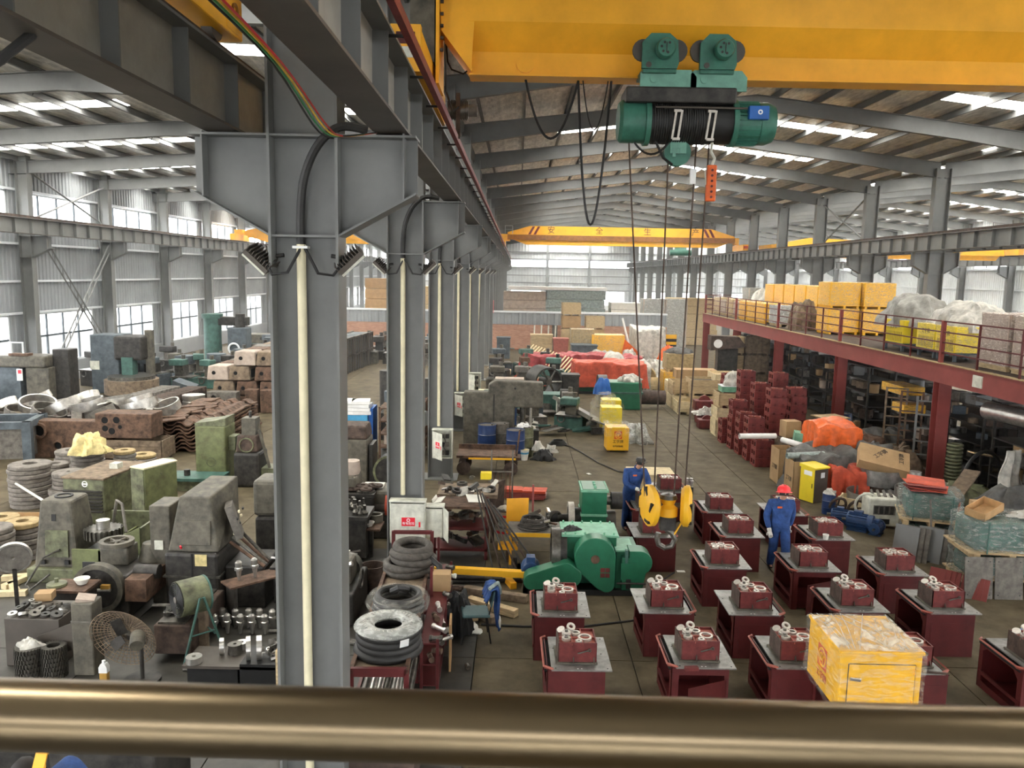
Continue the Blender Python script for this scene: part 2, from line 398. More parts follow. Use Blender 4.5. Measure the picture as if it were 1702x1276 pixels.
# ---- roof: three gabled bays of foil-lined sheets with translucent strips, purlins, rafters
def roof(name, x0, zl, xm, zm, x1, zr, haunch):
    ce = struct(bpy.data.objects.new(name, None)); C.objects.link(ce)
    edges = [-10.0] + COLY[1:] + [YEND]
    foil_m, sky_m = {}, {}
    for (xa, za, xb, zb, side) in ((x0, zl, xm, zm, 0), (xm, zm, x1, zr, 1)):
        L = math.hypot(xb - xa, zb - za); sl = math.atan2(zb - za, xb - xa)
        for k in range(len(edges) - 1):
            y0, y1 = edges[k], edges[k + 1]; s0 = y0 + (y1 - y0) * 0.62; s1 = s0 + 1.0
            for (ya, yb) in ((y0, s0), (s1, y1)):
                o = B().box(0, L, 0, yb - ya, -0.02, 0.0).obj('roof_sheet', 'foil', ce, (xa, ya, za), (0, -sl, 0), 0)
            # translucent strip, left out next to eaves and ridge (foil there)
            f0, f1 = (0.06, 0.94)
            if name == 'ceiling' and x0 == XC: f0, f1 = (0.72 if y0 < 25 else 0.35, 0.96) if side == 0 else ((0.5, 0.92) if y0 < 27 else (0.04, 0.6))
            for (fa, fb) in ((0.0, f0), (f1, 1.0)):
                B().box(L * fa, L * fb, 0, 1.0, -0.02, 0.0).obj('roof_sheet', 'foil', ce, (xa, s0, za), (0, -sl, 0), 0)
            B().box(L * f0, L * f1, 0, 1.0, -0.015, 0.0).obj('skylight_panel', 'skylight', ce, (xa, s0, za), (0, -sl, 0), 0)
        # purlins
        n = 7
        for i in range(n):
            f = (i + 0.5) / n; x = xa + (xb - xa) * f; z = za + (zb - za) * f
            B().prism([(x - 0.035, z - 0.23), (x + 0.035, z - 0.23), (x + 0.035, z - 0.21), (x - 0.02, z - 0.21), (x - 0.02, z - 0.04), (x + 0.035, z - 0.04), (x + 0.035, z - 0.02), (x - 0.035, z - 0.02)],
                      'y', -10, YEND).obj('purlin', 'roof_steel', ce, smooth=0)
    # rafters: tapered I-section
    d = 0.24
    top = [(x0 + 0.1, zl - d), (xm, zm - d), (x1 - 0.1, zr - d)]
    bot = [(x1 - 0.1, zr - d - 0.62 - haunch), (x1 - 0.1 - (x1 - xm) * 0.3, zr + (zm - zr) * 0.3 - d - 0.56), (xm, zm - d - 0.5),
           (x0 + 0.1 + (xm - x0) * 0.3, zl + (zm - zl) * 0.3 - d - 0.56), (x0 + 0.1, zl - d - 0.62 - haunch)]
    rb = B().prism(top + bot, 'y', -0.008, 0.008)
    def strip(pts, t):
        for a, b in zip(pts[:-1], pts[1:]):
            rb.add([(a[0], -0.1, a[1]), (a[0], 0.1, a[1]), (b[0], 0.1, b[1]), (b[0], -0.1, b[1]), (a[0], -0.1, a[1] + t), (a[0], 0.1, a[1] + t), (b[0], 0.1, b[1] + t), (b[0], -0.1, b[1] + t)],
                   [(0, 1, 2, 3), (4, 7, 6, 5), (0, 4, 5, 1), (1, 5, 6, 2), (2, 6, 7, 3), (3, 7, 4, 0)])
    strip(top, -0.02); strip(bot, 0.02)
    rmesh = rb.mesh('rafter', 'roof_steel', 0)
    br = B().cyl((0, 0.04, 0), (0, 0.55, 0.62), 0.02, 5).mesh('fly_brace', 'roof_steel', 0)
    for k, y in enumerate(COLY):
        put('rafter', rmesh, ce, (0, y, 0))
        if 1 <= k < 9:
            for i in range(7):
                for (xa, za, xb, zb) in ((x0, zl, xm, zm), (xm, zm, x1, zr)):
                    if i % 2 == 0:
                        f = (i + 0.5) / 7
                        put('fly_brace', br, ce, (xa + (xb - xa) * f, y + 0.02, za + (zb - za) * f - d - 0.58))
    return ce
roof('ceiling', XC, 11.25, 8.3, 12.45, XR, 11.25, 0.05)
roof('ceiling', XL - 0.3, 10.55, -12.45, 11.2, XC, 10.9, -0.1)
roof('ceiling', XR, 11.25, 29.4, 12.3, XF + 0.2, 11.1, 0.05)
# gutter fascia where the two roofs meet over the column rows
struct(B().box(XC - 0.03, XC + 0.03, -10, YEND, 10.6, 11.3).obj('trim_1', 'roof_steel'))

# ---- corrugated sheet bands (ribs are geometry)
def corrugated(name, m, parent, a0, a1, z0, z1, fixed, axis, pitch=0.3, depth=0.045, sign=1):
    """vertical-ribbed sheet from a0 to a1 along y (axis='y', at x=fixed) or along x (axis='x', at y=fixed)"""
    prof = []; a = a0
    while a < a1 - 1e-6:
        for f, dd in ((0, 0), (0.42, 0), (0.55, depth), (0.87, depth)):
            t = a + pitch * f
            if t <= a1: prof.append((t, dd))
        a += pitch
    prof.append((a1, 0))
    vs = [((fixed + sign * dd, t, z) if axis == 'y' else (t, fixed + sign * dd, z)) for t, dd in prof for z in (z0, z1)]
    fs = [(2 * i, 2 * i + 2, 2 * i + 3, 2 * i + 1) for i in range(len(prof) - 1)]
    return B().add(vs, fs).obj(name, m, parent, smooth=0)

wl_ = struct(bpy.data.objects.new('wall_left', None)); C.objects.link(wl_)
B().box(XL - 0.05, XL + 0.12, 0, YEND, 0, 1.0).obj('plinth', 'cladding', wl_, smooth=0)
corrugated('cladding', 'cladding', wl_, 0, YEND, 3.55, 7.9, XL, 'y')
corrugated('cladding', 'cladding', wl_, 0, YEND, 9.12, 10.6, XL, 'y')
for z in (3.6, 5.05, 6.75, 7.85, 9.15):
    B().box(XL + 0.05, XL + 0.17, 0, YEND, z - 0.05, z + 0.05).obj('girt', 'cladding_light', wl_, smooth=0)
nwin = [0]
def window(y0, y1, z0, z1, nc, nr, x=XL, along='y'):
    nwin[0] += 1
    fr = struct(bpy.data.objects.new('window_%d' % nwin[0], None)); C.objects.link(fr)
    def bx(a0, a1, c0, c1, d0, d1): return B().box(x + d0, x + d1, a0, a1, c0, c1) if along == 'y' else B().box(a0, a1, x + d0, x + d1, c0, c1)
    t = 0.045
    for a0, a1, c0, c1 in ((y0, y0 + 2 * t, z0, z1), (y1 - 2 * t, y1, z0, z1), (y0, y1, z0, z0 + 2 * t), (y0, y1, z1 - 2 * t, z1)):
        bx(a0, a1, c0, c1, -0.04, 0.04).obj('frame', 'cladding_light', fr, smooth=0)
    for i in range(1, nc):
        a = y0 + (y1 - y0) * i / nc; bx(a - t, a + t, z0, z1, -0.035, 0.035).obj('mullion', 'machine_blue_grey', fr, smooth=0)
    zr = [z0, z1] if nr == 1 else [z0, z0 + (z1 - z0) * 0.56, z1]
    for z in zr[1:-1]: bx(y0, y1, z - t, z + t, -0.03, 0.03).obj('transom', 'machine_blue_grey', fr, smooth=0)
    for i in range(nc):
        for j in range(nr):
            a0, a1 = y0 + (y1 - y0) * i / nc, y0 + (y1 - y0) * (i + 1) / nc
            bx(a0 + t, a1 - t, zr[j] + t, zr[j + 1] - t, -0.006, 0.006).obj('pane', 'glass', fr, smooth=0)
for k in range(len(COLY) - 1):
    y0, y1 = COLY[k], COLY[k + 1]
    corrugated('cladding', 'cladding', wl_, y0 - 0.75, y0 + 0.75, 1.0, 3.55, XL, 'y')
    corrugated('cladding', 'cladding', wl_, y0 - 0.45, y0 + 0.45, 7.9, 9.12, XL, 'y')
    if k >= 2:
        window(y0 + 0.75, y1 - 0.75, 1.0, 3.55, 4, 2)
        window(y0 + 0.45, y1 - 0.45, 7.95, 9.1, 4, 1)

wr_ = struct(bpy.data.objects.new('wall_right', None)); C.objects.link(wr_)
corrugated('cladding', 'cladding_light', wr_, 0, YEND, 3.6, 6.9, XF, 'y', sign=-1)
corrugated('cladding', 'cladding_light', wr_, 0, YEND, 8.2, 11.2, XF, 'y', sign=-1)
for z in (3.65, 5.2, 6.85): B().box(XF - 0.15, XF - 0.04, 0, YEND, z - 0.05, z + 0.05).obj('girt', 'cladding_light', wr_, smooth=0)
B().box(XF - 0.02, XF + 0.1, 0, YEND, 0, 1.0).obj('plinth', 'cladding_light', wr_, smooth=0)
for k in range(len(COLY) - 1):
    y0, y1 = COLY[k], COLY[k + 1]
    corrugated('cladding', 'cladding_light', wr_, y0 - 1.2, y0 + 1.2, 1.0, 3.6, XF, 'y', sign=-1)
    corrugated('cladding', 'cladding_light', wr_, y0 - 0.8, y0 + 0.8, 6.9, 8.2, XF, 'y', sign=-1)
    if k >= 5:
        window(y0 + 1.2, y1 - 1.2, 1.0, 3.6, 3, 1, XF); window(y0 + 0.8, y1 - 0.8, 6.9, 8.2, 3, 1, XF)

def endwall(we_, x0, x1, y, s):
    corrugated('cladding', 'cladding_light', we_, x0, x1, 8.2, 12.3, y, 'x', 0.5, 0.06, -s)
    corrugated('cladding', 'cladding_light', we_, x0, x1, 3.2, 6.9, y, 'x', 0.5, 0.06, -s)
    B().box(x0, x1, y - 0.06, y + 0.06, 0, 0.8).obj('plinth', 'cladding_light', we_, smooth=0)
    for z in (3.3, 4.4, 5.6, 6.85, 8.25, 9.4): B().box(x0, x1, y - 0.13 * s - 0.07, y - 0.13 * s + 0.07, z - 0.07, z + 0.07).obj('girt', 'cladding', we_, smooth=0)
    n = 3; wd = (x1 - x0) / n
    for i in range(n):
        a, b = x0 + wd * i, x0 + wd * (i + 1)
        B().box(a - 0.2, a + 0.2, y - 0.3 * s - 0.2, y - 0.3 * s + 0.2, 0, 12).obj('post', 'cladding', we_, smooth=0)
        window(a + 0.15, b - 0.15, 6.92, 8.18, 3, 1, y, 'x')
        for (c, d) in ((a, a + 0.9), (b - 0.9, b)):
            corrugated('cladding', 'cladding_light', we_, c, d, 0.8, 3.2, y, 'x', 0.45, 0.06, -s)
        window(a + 0.9, b - 0.9, 0.8, 3.2, 2, 1, y, 'x')
for nm, y, s in (('wall_end', YEND, 1), ('wall_back_unseen', -10.0, -1)):  # back wall is unseen, its windows added to light the front
    we_ = struct(bpy.data.objects.new(nm, None)); C.objects.link(we_)
    for xa, xb in ((XL, XC), (XC, XR), (XR, XF)): endwall(we_, xa, xb, y, s)

# ---- brick partition with a sheet-steel parapet, 62 m down the hall
YB = 62.0
bw = struct(B().box(-15.0, 11.5, YB, YB + 0.24, 0, 1.95).obj('wall_partition', 'bricks', smooth=0))
corrugated('parapet_sheet', 'cladding', bw, -15.0, 11.5, 1.95, 2.85, YB - 0.02, 'x', 0.55, 0.05, -1)
B().box(-15.0, 11.5, YB - 0.1, YB + 0.3, 2.85, 2.98).obj('capping', 'cladding_light', bw, smooth=0)
for x in (-9, -2.4, 2.9, 9.3):
    B().box(x - 0.2, x + 0.2, YB - 0.14, YB, 0, 1.95).obj('pier', 'cast_grey', bw, smooth=0)

# ---- steel columns
def arm(mb, s, z0=6.12, z1=7.1, reach=1.1, half=0.33):
    xa, xb = s * half, s * reach
    mb.prism([(xa, z0), (xb, z0 + 0.42), (xb, z1 - 0.02), (xa, z1 - 0.02)], 'y', -0.008, 0.008)
    for (p, q) in (((xa, z0), (xb, z0 + 0.42)), ((xa, z1 - 0.02), (xb, z1 - 0.02))):
        mb.add([(p[0], -0.17, p[1]), (p[0], 0.17, p[1]), (q[0], 0.17, q[1]), (q[0], -0.17, q[1]), (p[0], -0.17, p[1] + 0.022), (p[0], 0.17, p[1] + 0.022), (q[0], 0.17, q[1] + 0.022), (q[0], -0.17, q[1] + 0.022)],
               [(0, 1, 2, 3), (4, 7, 6, 5), (0, 4, 5, 1), (1, 5, 6, 2), (2, 6, 7, 3), (3, 7, 4, 0)])
meshes = {}
for key, half in (('a', 0.33), ('b', 0.26)):
    meshes['flange' + key] = B().box(-0.014, 0.014, -0.18, 0.18, 0, 10.75).mesh('flange', 'steel_grey', 0)
    meshes['web' + key] = B().box(-half, half, -0.007, 0.007, 0, 10.75).mesh('web', 'steel_grey', 0)
    meshes['stiff' + key] = B().box(-half, half, -0.16, 0.16, -0.011, 0.011).mesh('stiffener', 'steel_grey', 0)
    for s in (-1, 1):
        b_ = B(); arm(b_, s, half=half); meshes['arm%s%d' % (key, s)] = b_.mesh('bracket', 'steel_grey', 0)
meshes['gusset'] = B().box(-0.008, 0.008, -0.16, 0.16, 0, 0.62).mesh('stiffener', 'steel_grey', 0)
meshes['foot'] = B().box(-0.5, 0.5, -0.4, 0.4, 0, 0.03).mesh('base_plate', 'steel_grey', 0)
def column(x, y, arms, label, group, key='a', half=0.33):
    t = thing('steel_column', label, 'column', (x, y, 0), 0, group)
    put('base_plate', meshes['foot'], t); put('web', meshes['web' + key], t)
    for s in (-1, 1): put('flange', meshes['flange' + key], t, (s * half, 0, 0))
    for z in (6.13, 7.09): put('stiffener', meshes['stiff' + key], t, (0, 0, z))
    for s in arms:
        put('bracket', meshes['arm%s%d' % (key, s)], t); put('stiffener', meshes['gusset'], t, (s * 0.98, 0, 6.5))
    return t
ORD = ['nearest', 'second', 'third', 'fourth', 'fifth', 'sixth', 'seventh', 'eighth']
for k, y in enumerate(COLY):
    if k >= 1:
        lab = ('grey steel H-column with bracket arms, %s of the row left of the aisle' % ORD[k - 1]) if k <= 8 else 'distant grey steel H-column at the far end of the row left of the aisle'
        column(XC, y, (-1, 1), lab, 'columns left of the aisle')
        if k >= 5:
            lab = ('grey steel column rising behind the mezzanine, %s of the row from the right' % ORD[k - 5]) if k <= 11 else 'distant grey column of the right-hand row beyond the mezzanine'
            column(XR, y, (-1, 1), lab, 'columns behind the mezzanine')
        if k >= 3:
            lab = ('blue-grey steel column against the left window wall, %s from the left' % ORD[k - 3]) if k <= 8 else 'distant grey steel column against the left window wall'
            column(XL + 0.6, y, (1,), lab, 'columns along the left window wall', 'b', 0.26)
        if k >= 5: column(XF - 0.6, y, (-1,), 'pale steel column against the far right wall', 'columns along the far right wall', 'b', 0.26)

# ---- crane runway beams
stiff = B().box(-0.14, 0.14, -0.008, 0.008, 0.03, 0.64).mesh('stiffener', 'steel_grey', 0)
def runway(x, label, ya=2.0, yb=YEND - 1, m='steel_grey'):
    t = thing('crane_runway_beam', label, 'beam', (x, 0, 7.13))
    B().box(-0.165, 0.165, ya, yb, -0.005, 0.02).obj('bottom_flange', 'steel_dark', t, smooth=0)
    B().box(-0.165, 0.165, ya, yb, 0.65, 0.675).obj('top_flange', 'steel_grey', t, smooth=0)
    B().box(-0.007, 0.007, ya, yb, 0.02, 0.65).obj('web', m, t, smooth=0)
    B().box(-0.035, 0.035, ya, yb, 0.675, 0.79).obj('rail', 'rust_dark', t, smooth=0)
    y = 8.18
    while y > ya: y -= BAY / 6
    y += BAY / 6
    while y < yb:
        put('stiffener', stiff, t, (0, y, 0)); y += BAY / 6
    return t
runway(XC + 0.86, 'long grey crane runway beam on the aisle side of the near columns', m='beam_grey_lit')
runway(XC - 0.80, 'long grey crane runway beam on the left side of the near columns', m='beam_grey_lit')
runway(XR - 0.86, 'long grey crane runway beam above the mezzanine', 14)
runway(XR + 0.86, 'grey crane runway beam behind the one above the mezzanine', 20)
runway(XL + 1.45, 'blue-grey crane runway beam below the left clerestory windows', 10)
runway(XF - 1.45, 'pale crane runway beam along the far right wall', 30)

# red conductor bar beside the near runway beam
t = thing('conductor_bar', 'dark red conductor bar running along the near runway beam', 'conductor bar', (-0.93, 0, 7.72))
B().box(-0.03, 0.03, 3, YEND - 2, -0.045, 0.045).obj('bar', 'conductor_red', t, smooth=0)
cl = B().box(-0.2, 0.02, -0.012, 0.012, -0.012, 0.012).mesh('clamp', 'black', 0)
for k in range(40): put('clamp', cl, t, (0, 4.2 + k * 1.43, 0.03))

# wall bracing: two crossed lattice ladders between columns of the left wall
def lattice(p, q, label):
    p, q = Vector(p), Vector(q)
    t = thing('lattice_brace', label, 'brace', p)
    d = q - p; L = d.length; off = Vector((0, 0, 0.42))
    B().tube([(0, 0, 0), d], 0.045, 4).obj('chord', 'steel_grey', t, smooth=0)
    B().tube([off, d + off], 0.045, 4).obj('chord', 'steel_grey', t, smooth=0)
    n = int(L / 0.85); rg = B().cyl((0, 0, 0), off, 0.025, 4).mesh('rung', 'steel_grey', 0)
    for i in range(1, n): put('rung', rg, t, d * (i / n))
lattice((XL + 0.95, COLY[6] - 6.5, 0.4), (XL + 0.95, COLY[6] - 0.5, 6.5), 'lattice brace rising to the right across the left wall windows')
lattice((XL + 1.05, COLY[6] - 0.4, 0.4), (XL + 1.05, COLY[6] - 6.4, 6.5), 'lattice brace rising to the left across the left wall windows')
for (x, k, s, lab) in ((XL + 0.75, 6, 1, 'left clerestory windows'), (XR, 6, 0, 'right-hand column row')):
    y0, y1 = COLY[k - 1 if s else 6], COLY[k if s else 7]; z0, z1 = (7.9, 9.9) if s else (7.9, 10.3)
    for i, (za, zb) in enumerate(((z0, z1), (z1, z0))):
        o = B().tube([(x, y0 + 0.4, za), (x, y1 - 0.4, zb)], 0.05, 5).obj('brace_rod', 'steel_grey')
        tag(o, 'diagonal brace %s towards the far end over the %s' % ('rising' if i == 0 else 'falling', lab), 'brace')

# ---- thin dust haze hanging in the far part of the hall
hm = bpy.data.materials.new('haze'); hm.use_nodes = True
hm.node_tree.nodes.remove(hm.node_tree.nodes['Principled BSDF']); vs_ = hm.node_tree.nodes.new('ShaderNodeVolumeScatter')
vs_.inputs['Color'].default_value = (0.9, 0.95, 1.0, 1); vs_.inputs['Density'].default_value = 0.0015; vs_.inputs['Anisotropy'].default_value = 0.2
hm.node_tree.links.new(vs_.outputs[0], hm.node_tree.nodes['Material Output'].inputs['Volume'])
o = B().box(XL + 0.3, XF - 0.3, 27, YEND - 0.5, 0.02, 10.3).obj('dust_haze', hm, smooth=0)
o['kind'] = 'stuff'; o['label'] = 'thin bluish dust haze hanging in the far part of the hall'; o['category'] = 'haze'

# ================================================================ CRANES
# near overhead crane: girder, end carriage
YG = 10.6
t = thing('overhead_crane', 'large yellow overhead crane girder across the top right', 'crane', (0, YG, 0), 0.012)
gp = [(-0.10, 8.25), (0.26, 8.25), (0.26, 8.27), (0.13, 8.28), (0.13, 8.56), (0.36, 8.86), (0.36, 9.75), (-0.20, 9.75), (-0.20, 8.86), (0.03, 8.56), (0.03, 8.28), (-0.10, 8.27)]
B().prism([(-a + 0.15, b) for a, b in gp], 'x', -0.66, 17.2).obj('girder', 'crane_yellow', t, smooth=0)
# tapered end of the girder down to the carriage
e = B()
for side in (-0.2, 0.36): e.prism([(-1.0, 8.74), (-0.63, 8.27), (-0.55, 9.75), (-1.05, 9.75)], 'y', side - 0.006, side + 0.006)
e.prism([(-1.0, 8.74), (-0.63, 8.27), (-0.62, 8.30), (-0.98, 8.77)], 'y', -0.22, 0.38)
e.obj('end_taper', 'crane_yellow', t, smooth=0)
B().box(-1.06, -1.02, -0.30, 0.45, 8.1, 9.75).obj('joint_plate', 'crane_yellow', t, smooth=0)
b_ = B()
for i in range(9): b_.cyl((-1.01, -0.26, 8.5 + i * 0.14), (-0.97, -0.26, 8.5 + i * 0.14), 0.022, 6)
b_.obj('bolt_row', 'rust_dark', t)
ca = B().box(-1.40, -1.10, -1.5, 1.75, 7.95, 8.36).obj('end_carriage', 'crane_yellow', t, smooth=0)
B().prism([(-0.25, 8.36), (0.5, 8.36), (0.3, 8.9), (0.3, 9.7), (-0.25, 9.7)], 'x', -1.38, -1.08).obj('carriage_head', 'machine_grey', t, smooth=0)
B().cyl((-1.24, -0.27, 9.25), (-1.24, -0.24, 9.25), 0.1, 14).obj('lightening_hole', 'dark_void', t)
for y in (-1.15, 1.4):
    B().cyl((-1.30, y, 8.06), (-1.20, y, 8.06), 0.155, 16).obj('wheel', 'steel_dark', t)
b_ = B().box(-1.42, -1.10, -1.62, -1.5, 7.92, 8.40).obj('buffer_box', 'crane_yellow', t, smooth=0)
B().box(-1.36, -1.16, -1.63, -1.615, 8.2, 8.32).obj('name_plate', 'table_red', t, smooth=0)
B().box(-1.33, -1.16, -1.632, -1.615, 8.06, 8.17).obj('data_plate', 'box_white', t, smooth=0)
b_ = B().cyl((-1.05, 1.6, 8.15), (-0.75, 1.6, 8.15), 0.13, 14)
for i in range(8): b_.ring((-1.03 + i * 0.035, 1.6, 8.15), 0.145, 0.12, 0.014, 'x', 14)
b_.obj('travel_motor', 'oily_steel', t)
B().cyl((-0.75, 1.6, 8.15), (-0.62, 1.6, 8.15), 0.09, 12).obj('motor_end', 'cast_grey', t)
B().box(-0.92, -0.86, 1.40, 1.46, 7.72, 8.35).obj('collector_arm', 'rust_dark', t, smooth=0)
B().tube([(-1.0, 0.4, 8.9), (-0.96, 0.3, 8.5), (-0.9, 0.2, 8.38), (-0.75, 0.2, 8.33), (-0.62, 0.1, 8.4)], 0.012, 5).obj('cable', 'black', t)
B().tube([(-1.02, 0.5, 8.8), (-1.0, 0.6, 8.2), (-0.95, 1.2, 8.05), (-0.85, 1.5, 8.2)], 0.014, 5).obj('cable', 'black', t)
B().cyl((0.04, -0.005, 8.42), (0.04, 0.02, 8.42), 0.11, 20).obj('inspection_cover', 'crane_yellow', t)

# festoon cables hanging below the near girder
for i, (xa, xb, z, dr) in enumerate(((0.05, 0.72, 8.25, 0.72), (0.72, 1.14, 8.25, 1.8), (0.78, 1.1, 8.25, 0.6))):
    o = B().tube(sag((xa, YG + 0.1, z), (xb, YG + 0.1, z), dr, 20), 0.017 if i < 2 else 0.009, 6).obj('festoon_cable', 'black')
    tag(o, ('black festoon cable loop hanging left under the yellow girder', 'long black cable loop hanging to the far crane level', 'thin black cable hanging beside the long loop')[i], 'cable')

# electric hoist
h = thing('electric_hoist', 'green electric wire-rope hoist hanging under the yellow girder', 'hoist', (2.12, 10.35, 7.69))
B().cyl((-0.55, 0, 0), (0.48, 0, 0), 0.25, 28).obj('rope_drum', 'black', h)
b_ = B()
for i in range(24): b_.ring((-0.5 + i * 0.028, 0, 0), 0.262, 0.24, 0.014, 'x', 24)
b_.obj('wound_rope', 'rubber', h)
B().lathe([(0.0, -0.92), (0.22, -0.92), (0.255, -0.88), (0.255, -0.60), (0.285, -0.60), (0.285, -0.54), (0.0, -0.54)], 28, axis='x').obj('gearbox', 'hoist_green', h)
B().lathe([(0.0, 0.46), (0.285, 0.46), (0.285, 0.52), (0.24, 0.53), (0.24, 0.80), (0.25, 0.80), (0.255, 0.9), (0.22, 0.99), (0.12, 1.02), (0.0, 1.02)], 28, axis='x').obj('motor', 'hoist_green', h)
b_ = B()
for i in range(26):
    a = 2 * PI * i / 26
    b_.obox((0.66, 0.25 * math.cos(a), 0.25 * math.sin(a)), (0.26, 0.035, 0.008), (a, 0, 0))
b_.obj('cooling_fins', 'hoist_green', h, smooth=0)
B().box(0.62, 0.86, -0.31, -0.2, 0.0, 0.16).obj('terminal_box', 'blue', h, smooth=0, bev=0.01)
B().ring((0.75, -0.312, 0.085), 0.03, 0.014, 0.004, 'y', 10).obj('emblem', 'white', h)
B().box(-0.86, 0.47, -0.27, 0.27, 0.19, 0.37).obj('drum_cover', 'machine_dark', h, smooth=0, bev=0.02)
for s in (-0.43, 0.28):
    gl = B().prism([(-0.34, 0.34), (0.34, 0.34), (0.34, 0.5), (0.27, 0.58), (-0.30, 0.58), (-0.34, 0.54)], 'y', -0.2, -0.17).obj('hanger_plate', 'hoist_pale', h, (s + 0.08 if s < 0 else s - 0.02, 0, 0), smooth=0)
    B().cyl((-0.18, -0.215, 0.47), (-0.18, -0.19, 0.47), 0.045, 12).obj('pin', 'hoist_pale', gl)
for s in (-0.47, 0.22):
    tr = B().prism([(-0.22, 0.66), (0.2, 0.66), (0.22, 0.72), (0.2, 0.98), (0.1, 1.06), (-0.12, 1.06), (-0.22, 0.96)], 'y', -0.3, -0.24).obj('trolley_plate', 'hoist_green', h, (s, 0, -0.09), smooth=0)
    B().lathe([(0.0, 0), (0.10, 0), (0.115, 0.03), (0.115, 0.12), (0.09, 0.16), (0.0, 0.16)], 16, (0.04, -0.46, 0.86), 'y').obj('trolley_motor', 'hoist_green', tr)
    b_ = B()
    for a in range(6): b_.box(0.035, 0.045, -0.463, -0.46, 0.8, 0.92) if a == 0 else b_.cyl((0.04 + 0.06 * math.cos(a), -0.465, 0.86 + 0.06 * math.sin(a)), (0.04 + 0.06 * math.cos(a), -0.46, 0.86 + 0.06 * math.sin(a)), 0.016, 6)
    b_.obj('fan_grille', 'machine_dark', tr)
    for d in (-0.2, 0.2):
        B().lathe([(0, -0.05), (0.13, -0.05), (0.13, -0.02), (0.11, 0.0), (0.11, 0.05), (0, 0.05)], 18, (d, -0.18, 0.88), 'y').obj('trolley_wheel', 'steel_dark', tr)
    B().box(-0.2, 0.2, -0.26, 0.28, 0.62, 0.68).obj('trolley_yoke', 'hoist_green', tr, smooth=0)
    B().cyl((-0.14, -0.31, 0.7), (-0.14, -0.24, 0.7), 0.035, 8).obj('tie_rod', 'steel_dark', tr)
for s in (-0.24, 0.17):
    b_ = B()
    for d in (-0.03, 0.04): b_.obox((s + d, -0.275, -0.07), (0.025, 0.02, 0.34), (0, 0.12, 0))
    b_.obox((s + 0.005, -0.275, 0.09), (0.09, 0.022, 0.03)); b_.obox((s + 0.0, -0.275, -0.24), (0.09, 0.022, 0.03))
    b_.obj('rope_guide', 'machined', h, smooth=0)
B().cyl((-0.5, -0.28, 0.13), (0.6, -0.28, 0.13), 0.012, 6).obj('guide_rod', 'steel_dark', h)
fs = B().lathe([(0, -0.05), (0.165, -0.05), (0.17, -0.03), (0.14, 0.0), (0.17, 0.03), (0.165, 0.05), (0, 0.05)], 24, (-0.17, 0.0, -0.36), 'y').obj('fixed_sheave', 'hoist_green', h)
B().box(-0.27, -0.07, -0.08, 0.08, -0.38, -0.2).obj('sheave_bracket', 'hoist_pale', h, smooth=0)
B().prism([(-0.24, -0.28), (-0.10, -0.28), (-0.10, -0.38), (-0.15, -0.38), (-0.15, -0.32), (-0.20, -0.32), (-0.20, -0.42), (-0.24, -0.42)], 'y', -0.09, -0.075).obj('axle_keeper', 'hoist_pale', h, smooth=0)
B().tube(sag((-0.72, -0.1, -0.26), (-0.3, -0.1, -0.26), 0.14, 10), 0.014, 5).obj('hanging_cable', 'black', h)
B().tube([(-0.46, -0.1, -0.24), (-0.36, -0.1, -0.44), (-0.24, -0.1, -0.52)], 0.016, 5).obj('hanging_cable', 'black', h)
B().box(0.0, 0.07, -0.05, 0.02, -0.74, -0.56).obj('limit_switch', 'white', h, smooth=0)
for i, (xa, xb) in enumerate(((-0.78, -0.40), (-0.28, -0.28), (0.06, -0.02), (0.22, 0.12))):
    B().tube([(xa, -0.02, -0.2), (xb, -0.05, -4.75)], 0.011, 5).obj('wire_rope', 'rust_dark', h)
# pendant control
p = thing('pendant_control', 'orange-red pendant push-button control hanging below the hoist', 'control', (2.38, 10.3, 6.74))
B().box(-0.06, 0.06, -0.04, 0.04, 0, 0.44).obj('housing', 'tarp_orange', p, smooth=0, bev=0.015)
b_ = B()
for i in range(6): b_.cyl((0.0, -0.05, 0.05 + i * 0.065), (0.0, -0.035, 0.05 + i * 0.065), 0.016, 8)
b_.obj('push_buttons', 'table_red', p)
B().tube([(0.0, 0, 0.44), (0.03, 0, 0.52), (-0.02, 0, 0.6), (-0.01, 0, 0.72)], 0.02, 6).obj('cable', 'box_white', p)
B().tube([(-0.04, 0, 0.44), (-0.08, 0, 0.36), (-0.06, 0, 0.2)], 0.01, 5).obj('strain_wire', 'box_white', p)
# hook block
hb = thing('hook_block', 'yellow and black twin-sheave hook block above the red tables', 'hook', (2.03, 10.3, 2.82))
for s in (-1, 1):
    b_ = B().lathe([(0, -0.075), (0.2, -0.075), (0.275, -0.03), (0.275, 0.03), (0.2, 0.075), (0, 0.075)], 24, axis='x')
    o = b_.obj('sheave_guard', 'box_yellow', hb, (s * 0.24, 0, 0), (0.1, 0, -0.22 * s))
    for q in range(5):
        B().obox((s * 0.05, 0.205 * math.cos(q * 1.26 + 0.4), 0.205 * math.sin(q * 1.26 + 0.4)), (0.06, 0.035, 0.13), (q * 1.26 + 0.9, 0, 0)).obj('hazard_stripe', 'black', o, smooth=0)
B().cyl((-0.3, 0, 0), (0.3, 0, 0), 0.04, 12).obj('axle', 'steel_dark', hb)
B().lathe([(0.09, 0.12), (0.11, 0.1), (0.08, 0.02), (0.13, -0.02), (0.13, -0.13), (0.06, -0.14)], 16).obj('swivel', 'box_yellow', hb)
B().lathe([(0, 0.17), (0.1, 0.15), (0.12, 0.1), (0.0, 0.1)], 14).obj('cap', 'oily_steel', hb)
B().box(-0.1, 0.1, -0.07, 0.07, -0.32, -0.12).obj('crosshead', 'machine_dark', hb, smooth=0)
